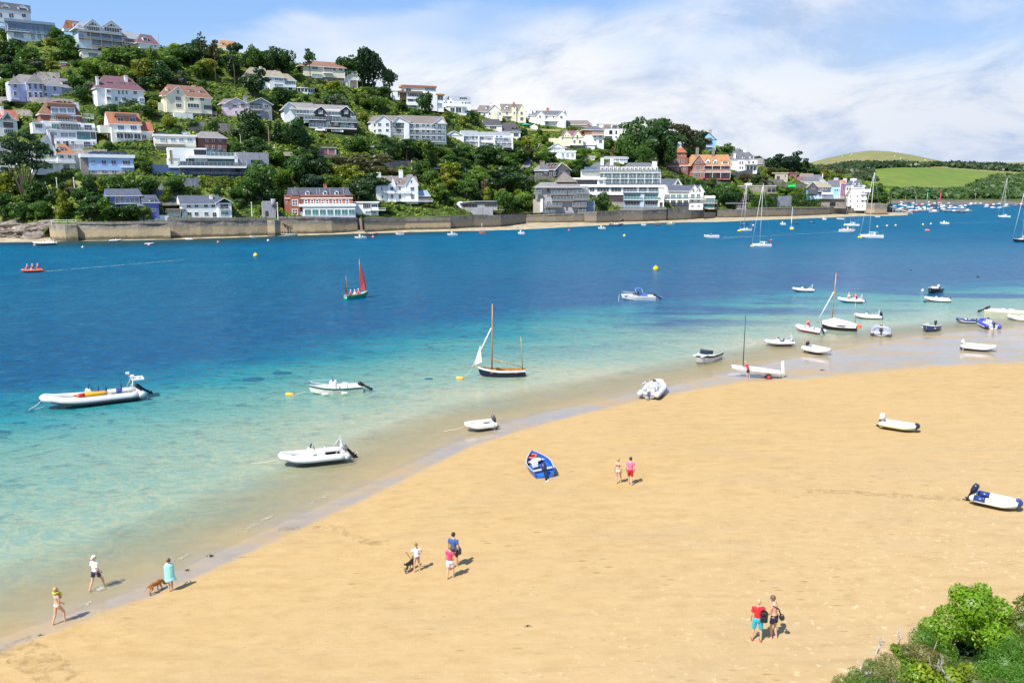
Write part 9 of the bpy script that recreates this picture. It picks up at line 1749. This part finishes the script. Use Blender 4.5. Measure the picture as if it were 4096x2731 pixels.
for i,(x0,y0,x1,y1,w0,lab)in enumerate(((545,1228,632,1180,.3,'longest white foam line of a tiny wave breaking on the beach'),(385,1296,440,1270,.22,'foam line behind the woman in the towel'),(160,1402,215,1380,.18,'foam line right of the blonde woman in the shallows'),(705,1158,760,1134,.2,'foam line below the white inflatable with the silver arch'),(222,1356,240,1348,.25,'splash at the foot of the wading man'))):
 b=MB();V=[];n=22;a,c=W(x0,y0),W(x1,y1);pr=Vector((-(c-a).y,(c-a).x,0)).normalized()
 for k in range(n+1):q=a.lerp(c,k/n)+pr*(.35*noise.noise((k*.35,i,0)));w_=w0*(.25+.9*abs(noise.noise((k*.5,i,5))))*min(1,k/3,(n-k)/3);V+=[(*(q-pr*w_)[:2],.015),(q.x,q.y,.07),(*(q+pr*w_)[:2],.015)]
 b.add(V,[(k*3+j,k*3+j+3,k*3+j+4,k*3+j+1)for k in range(n)for j in(0,1)],0,True);tag(b.build('wave_foam',M('foam')),lab,'foam','foam lines at the water edge')
t=NT('scuffed_sand');tc=t.node('ShaderNodeTexCoord');nz=t.noise(2.2,6,.8,tc.outputs['Object']);t.b.inputs['Base Color'].default_value=(.20,.125,.045,1);t.b.inputs['Roughness'].default_value=.95;t.l(t.ramp(nz.outputs[0],[(.46,0.0),(.62,.3)]).outputs[0],t.b.inputs['Alpha']);t.bump(nz.outputs[0],.6,.1)
for pts,w0,lab in(([(1850,1128),(1950,1130),(2050,1138),(2150,1143),(2222,1146)],.35,'drag mark in the sand leading to the navy and white dinghy'),([(20,1478),(60,1500),(110,1535),(160,1570)],.7,'churned track in the sand at the lower left'),([(640,1215),(760,1210),(850,1247),(900,1246)],.3,'line of footprints left of the child with the dog')):
 P=[S(*q)for q in pts];V=[];n=0
 for a,c in zip(P[:-1],P[1:]):
  for k in range(8):q=a.lerp(c,k/8);q.z=sand_z(q.x,q.y)+.02;d=(c-a).normalized();pr=Vector((-d.y,d.x,0))*w0*(1+.5*noise.noise((k*.7,q.x,2)));V+=[tuple(q-pr),tuple(q+pr)];n+=1
 b=MB();b.add(V,[(k*2,k*2+1,k*2+3,k*2+2)for k in range(n-1)],0,True);tag(b.build('sand_track',t.mat),lab,'track','tracks in the sand')
 # clifftop shrubs in the near right corner
def cp(x,y,k):return Vector((0,0,CAMZ))+ray(*O(x,y))*k
b=MB();V=[];XS=[1860,1930,2010,2090,2160,2230,2300,2360,2450,2600];YS=[1640,1625,1590,1545,1500,1480,1485,1485,1460,1440];n=len(XS)
for x,y in zip(XS,YS):q=cp(x,y,17.6);V.append((q.x,q.y+1,0));V.append(q)
V=V[0::2]+V[1::2]+[cp(x,1640,14)for x in XS]+[cp(x+100,2300,9)for x in XS]+[cp(x+500,3400,6)for x in XS]
b.add(V,[(r*n+i,r*n+i+1,(r+1)*n+i+1,(r+1)*n+i)for r in range(4)for i in range(n-1)],0,True);tag(b.build('cliff',mat('cliff_earth',(.05,.045,.025),.95,.4,1)),kind='structure')
def fbush(label,blobs,per,size,col,seed,aspect=.45,jit=.8,fill=.35,name='shrub',twigs=0):
 c0=cp(*blobs[0][:2],blobs[0][3]);B_=[]
 for x,y,r,k in blobs:q=cp(x,y,k)-c0;rr=r/(FOC/KO)*k;B_.append((q.x,q.y,q.z,rr,rr,rr*.9))
 o=link(name,blob_cards(name,B_,per*3.2,size,seed,jit,fill,None,aspect,True),None,c0);o.color=(*col,1);tag(o,label,'shrub','shrubs on the near cliff')
 if twigs:
  g=random.Random(seed);b=MB()
  for _ in range(twigs):x,y,z,r,_a,_b=g.choice(B_);e=Vector((x+g.uniform(-r,r),y+g.uniform(-r,.2),z+g.uniform(0,r)));s_=Vector((x*.8,y,z-r));b.tube([s_,s_.lerp(e,.5)+Vector((g.uniform(-.08,.08),0,.05)),e],[.02,.012,.005],5)
  b.build('branch',M('greybark'),o)
 return o
P_=2600
fbush('tall glossy leaved shrub on top of the near bushes',[(2232,1392,52,16.6),(2185,1428,44,16.6),(2280,1408,46,16.6),(2150,1462,34,16.4),(2310,1440,34,16.5),(2240,1440,50,16.8),(2205,1362,24,16.6),(2255,1358,22,16.6),(2290,1465,40,16.0),(2135,1440,26,16.6)],2600,.088,(.21,.38,.022),1,.42,.7)
fbush('orange tipped leafy shrub at the right picture edge',[(2345,1440,40,16.2),(2370,1400,40,16.4),(2330,1480,34,16)],P_,.07,(.12,.17,.025),2)
fbush('feathery dark green gorse beside the glossy shrub',[(2120,1468,34,16.2),(2160,1500,40,16.2),(2095,1500,24,16),(2180,1540,34,15.6)],7000,.06,(.12,.26,.028),3,.24,1.2,.6)
fbush('large feathery gorse bush in the lower right corner',[(2310,1530,62,15.2),(2350,1500,50,15.4),(2270,1560,45,14.8),(2350,1580,60,14.4)],7000,.06,(.125,.28,.03),4,.24,1.2,.6)
fbush('dry yellow brown gorse with a twisted stem in the middle of the bushes',[(2120,1505,36,15.8),(2155,1525,30,15.6),(2090,1495,22,15.8)],7000,.055,(.20,.20,.065),5,.22,1.2,.5,twigs=12)
fbush('faded olive gorse low on the left of the bushes',[(2010,1545,34,15.8),(2040,1520,26,16),(2060,1565,40,15.2),(1985,1570,28,15.4)],7000,.055,(.18,.22,.055),6,.22,1.2,.5,twigs=10)
fbush('faded olive gorse patch at the bottom right',[(2240,1570,34,14.8),(2215,1535,24,15.2),(2300,1595,40,14)],7000,.055,(.15,.19,.045),7,.22,1.2,.5,twigs=8)
fbush('bright yellow green bramble leaves below the twisted stem',[(2185,1560,36,14.9),(2225,1545,26,15),(2150,1580,30,14.6),(2120,1545,26,15.4)],2600,.08,(.26,.35,.025),8,.6,.7)
fbush('light green leafy bramble left of the dry gorse',[(2075,1500,22,16),(2058,1490,14,16.2),(2095,1530,26,15.7),(2085,1555,26,15.2)],2800,.075,(.18,.31,.025),9,.55,.8)
fbush('low green gorse at the left end of the near bushes',[(1960,1570,26,16),(1925,1585,22,16),(1990,1552,20,16.2),(2015,1590,40,15),(1900,1590,22,15.4),(1935,1570,24,15.4),(1965,1548,20,15.6),(2000,1528,18,15.8),(1985,1600,46,14.8)],6000,.06,(.11,.21,.03),10,.2,1.1,.5)
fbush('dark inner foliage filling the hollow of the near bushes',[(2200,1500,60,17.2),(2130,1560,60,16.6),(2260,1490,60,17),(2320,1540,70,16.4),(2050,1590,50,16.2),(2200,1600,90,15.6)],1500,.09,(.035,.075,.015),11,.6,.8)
def twig_tree(b,p,d,L,r,g,lv):
 q=p+d*L;b.tube([p,p.lerp(q,.5)+Vector((g.uniform(-.04,.04),g.uniform(-.04,.04),0)),q],[r,r*.8,r*.55],5)
 if lv:
  for _ in range(g.choice((2,3,3))):twig_tree(b,p.lerp(q,g.uniform(.5,1)),(d+Vector((g.uniform(-.7,.7),g.uniform(-.6,.6),g.uniform(-.1,.5)))).normalized(),L*g.uniform(.45,.7),r*.55,g,lv-1)
for x,y,k,d,L,lab,sd in((2012,1520,16.2,(.08,0,1),.32,'bleached dead bush with upright white twigs',1),(2060,1495,16.2,(.1,0,1),.28,'small bleached twigs above the bramble',2),(1985,1580,15.6,(-.25,0,1),.3,'thin dead stems leaning left at the edge of the bushes',3),(2190,1575,14.6,(-.5,0,.7),.42,'twisted bare pale stem among the near bushes',4)):
 b=MB();twig_tree(b,cp(x,y,k),Vector(d).normalized(),L,.022,random.Random(sd),3);tag(b.build('dead_bush',mat('bleached_wood',(.50,.46,.42),.85,.3,4)if sd<4 else M('greybark')),lab,'shrub','dead twigs on the near cliff')
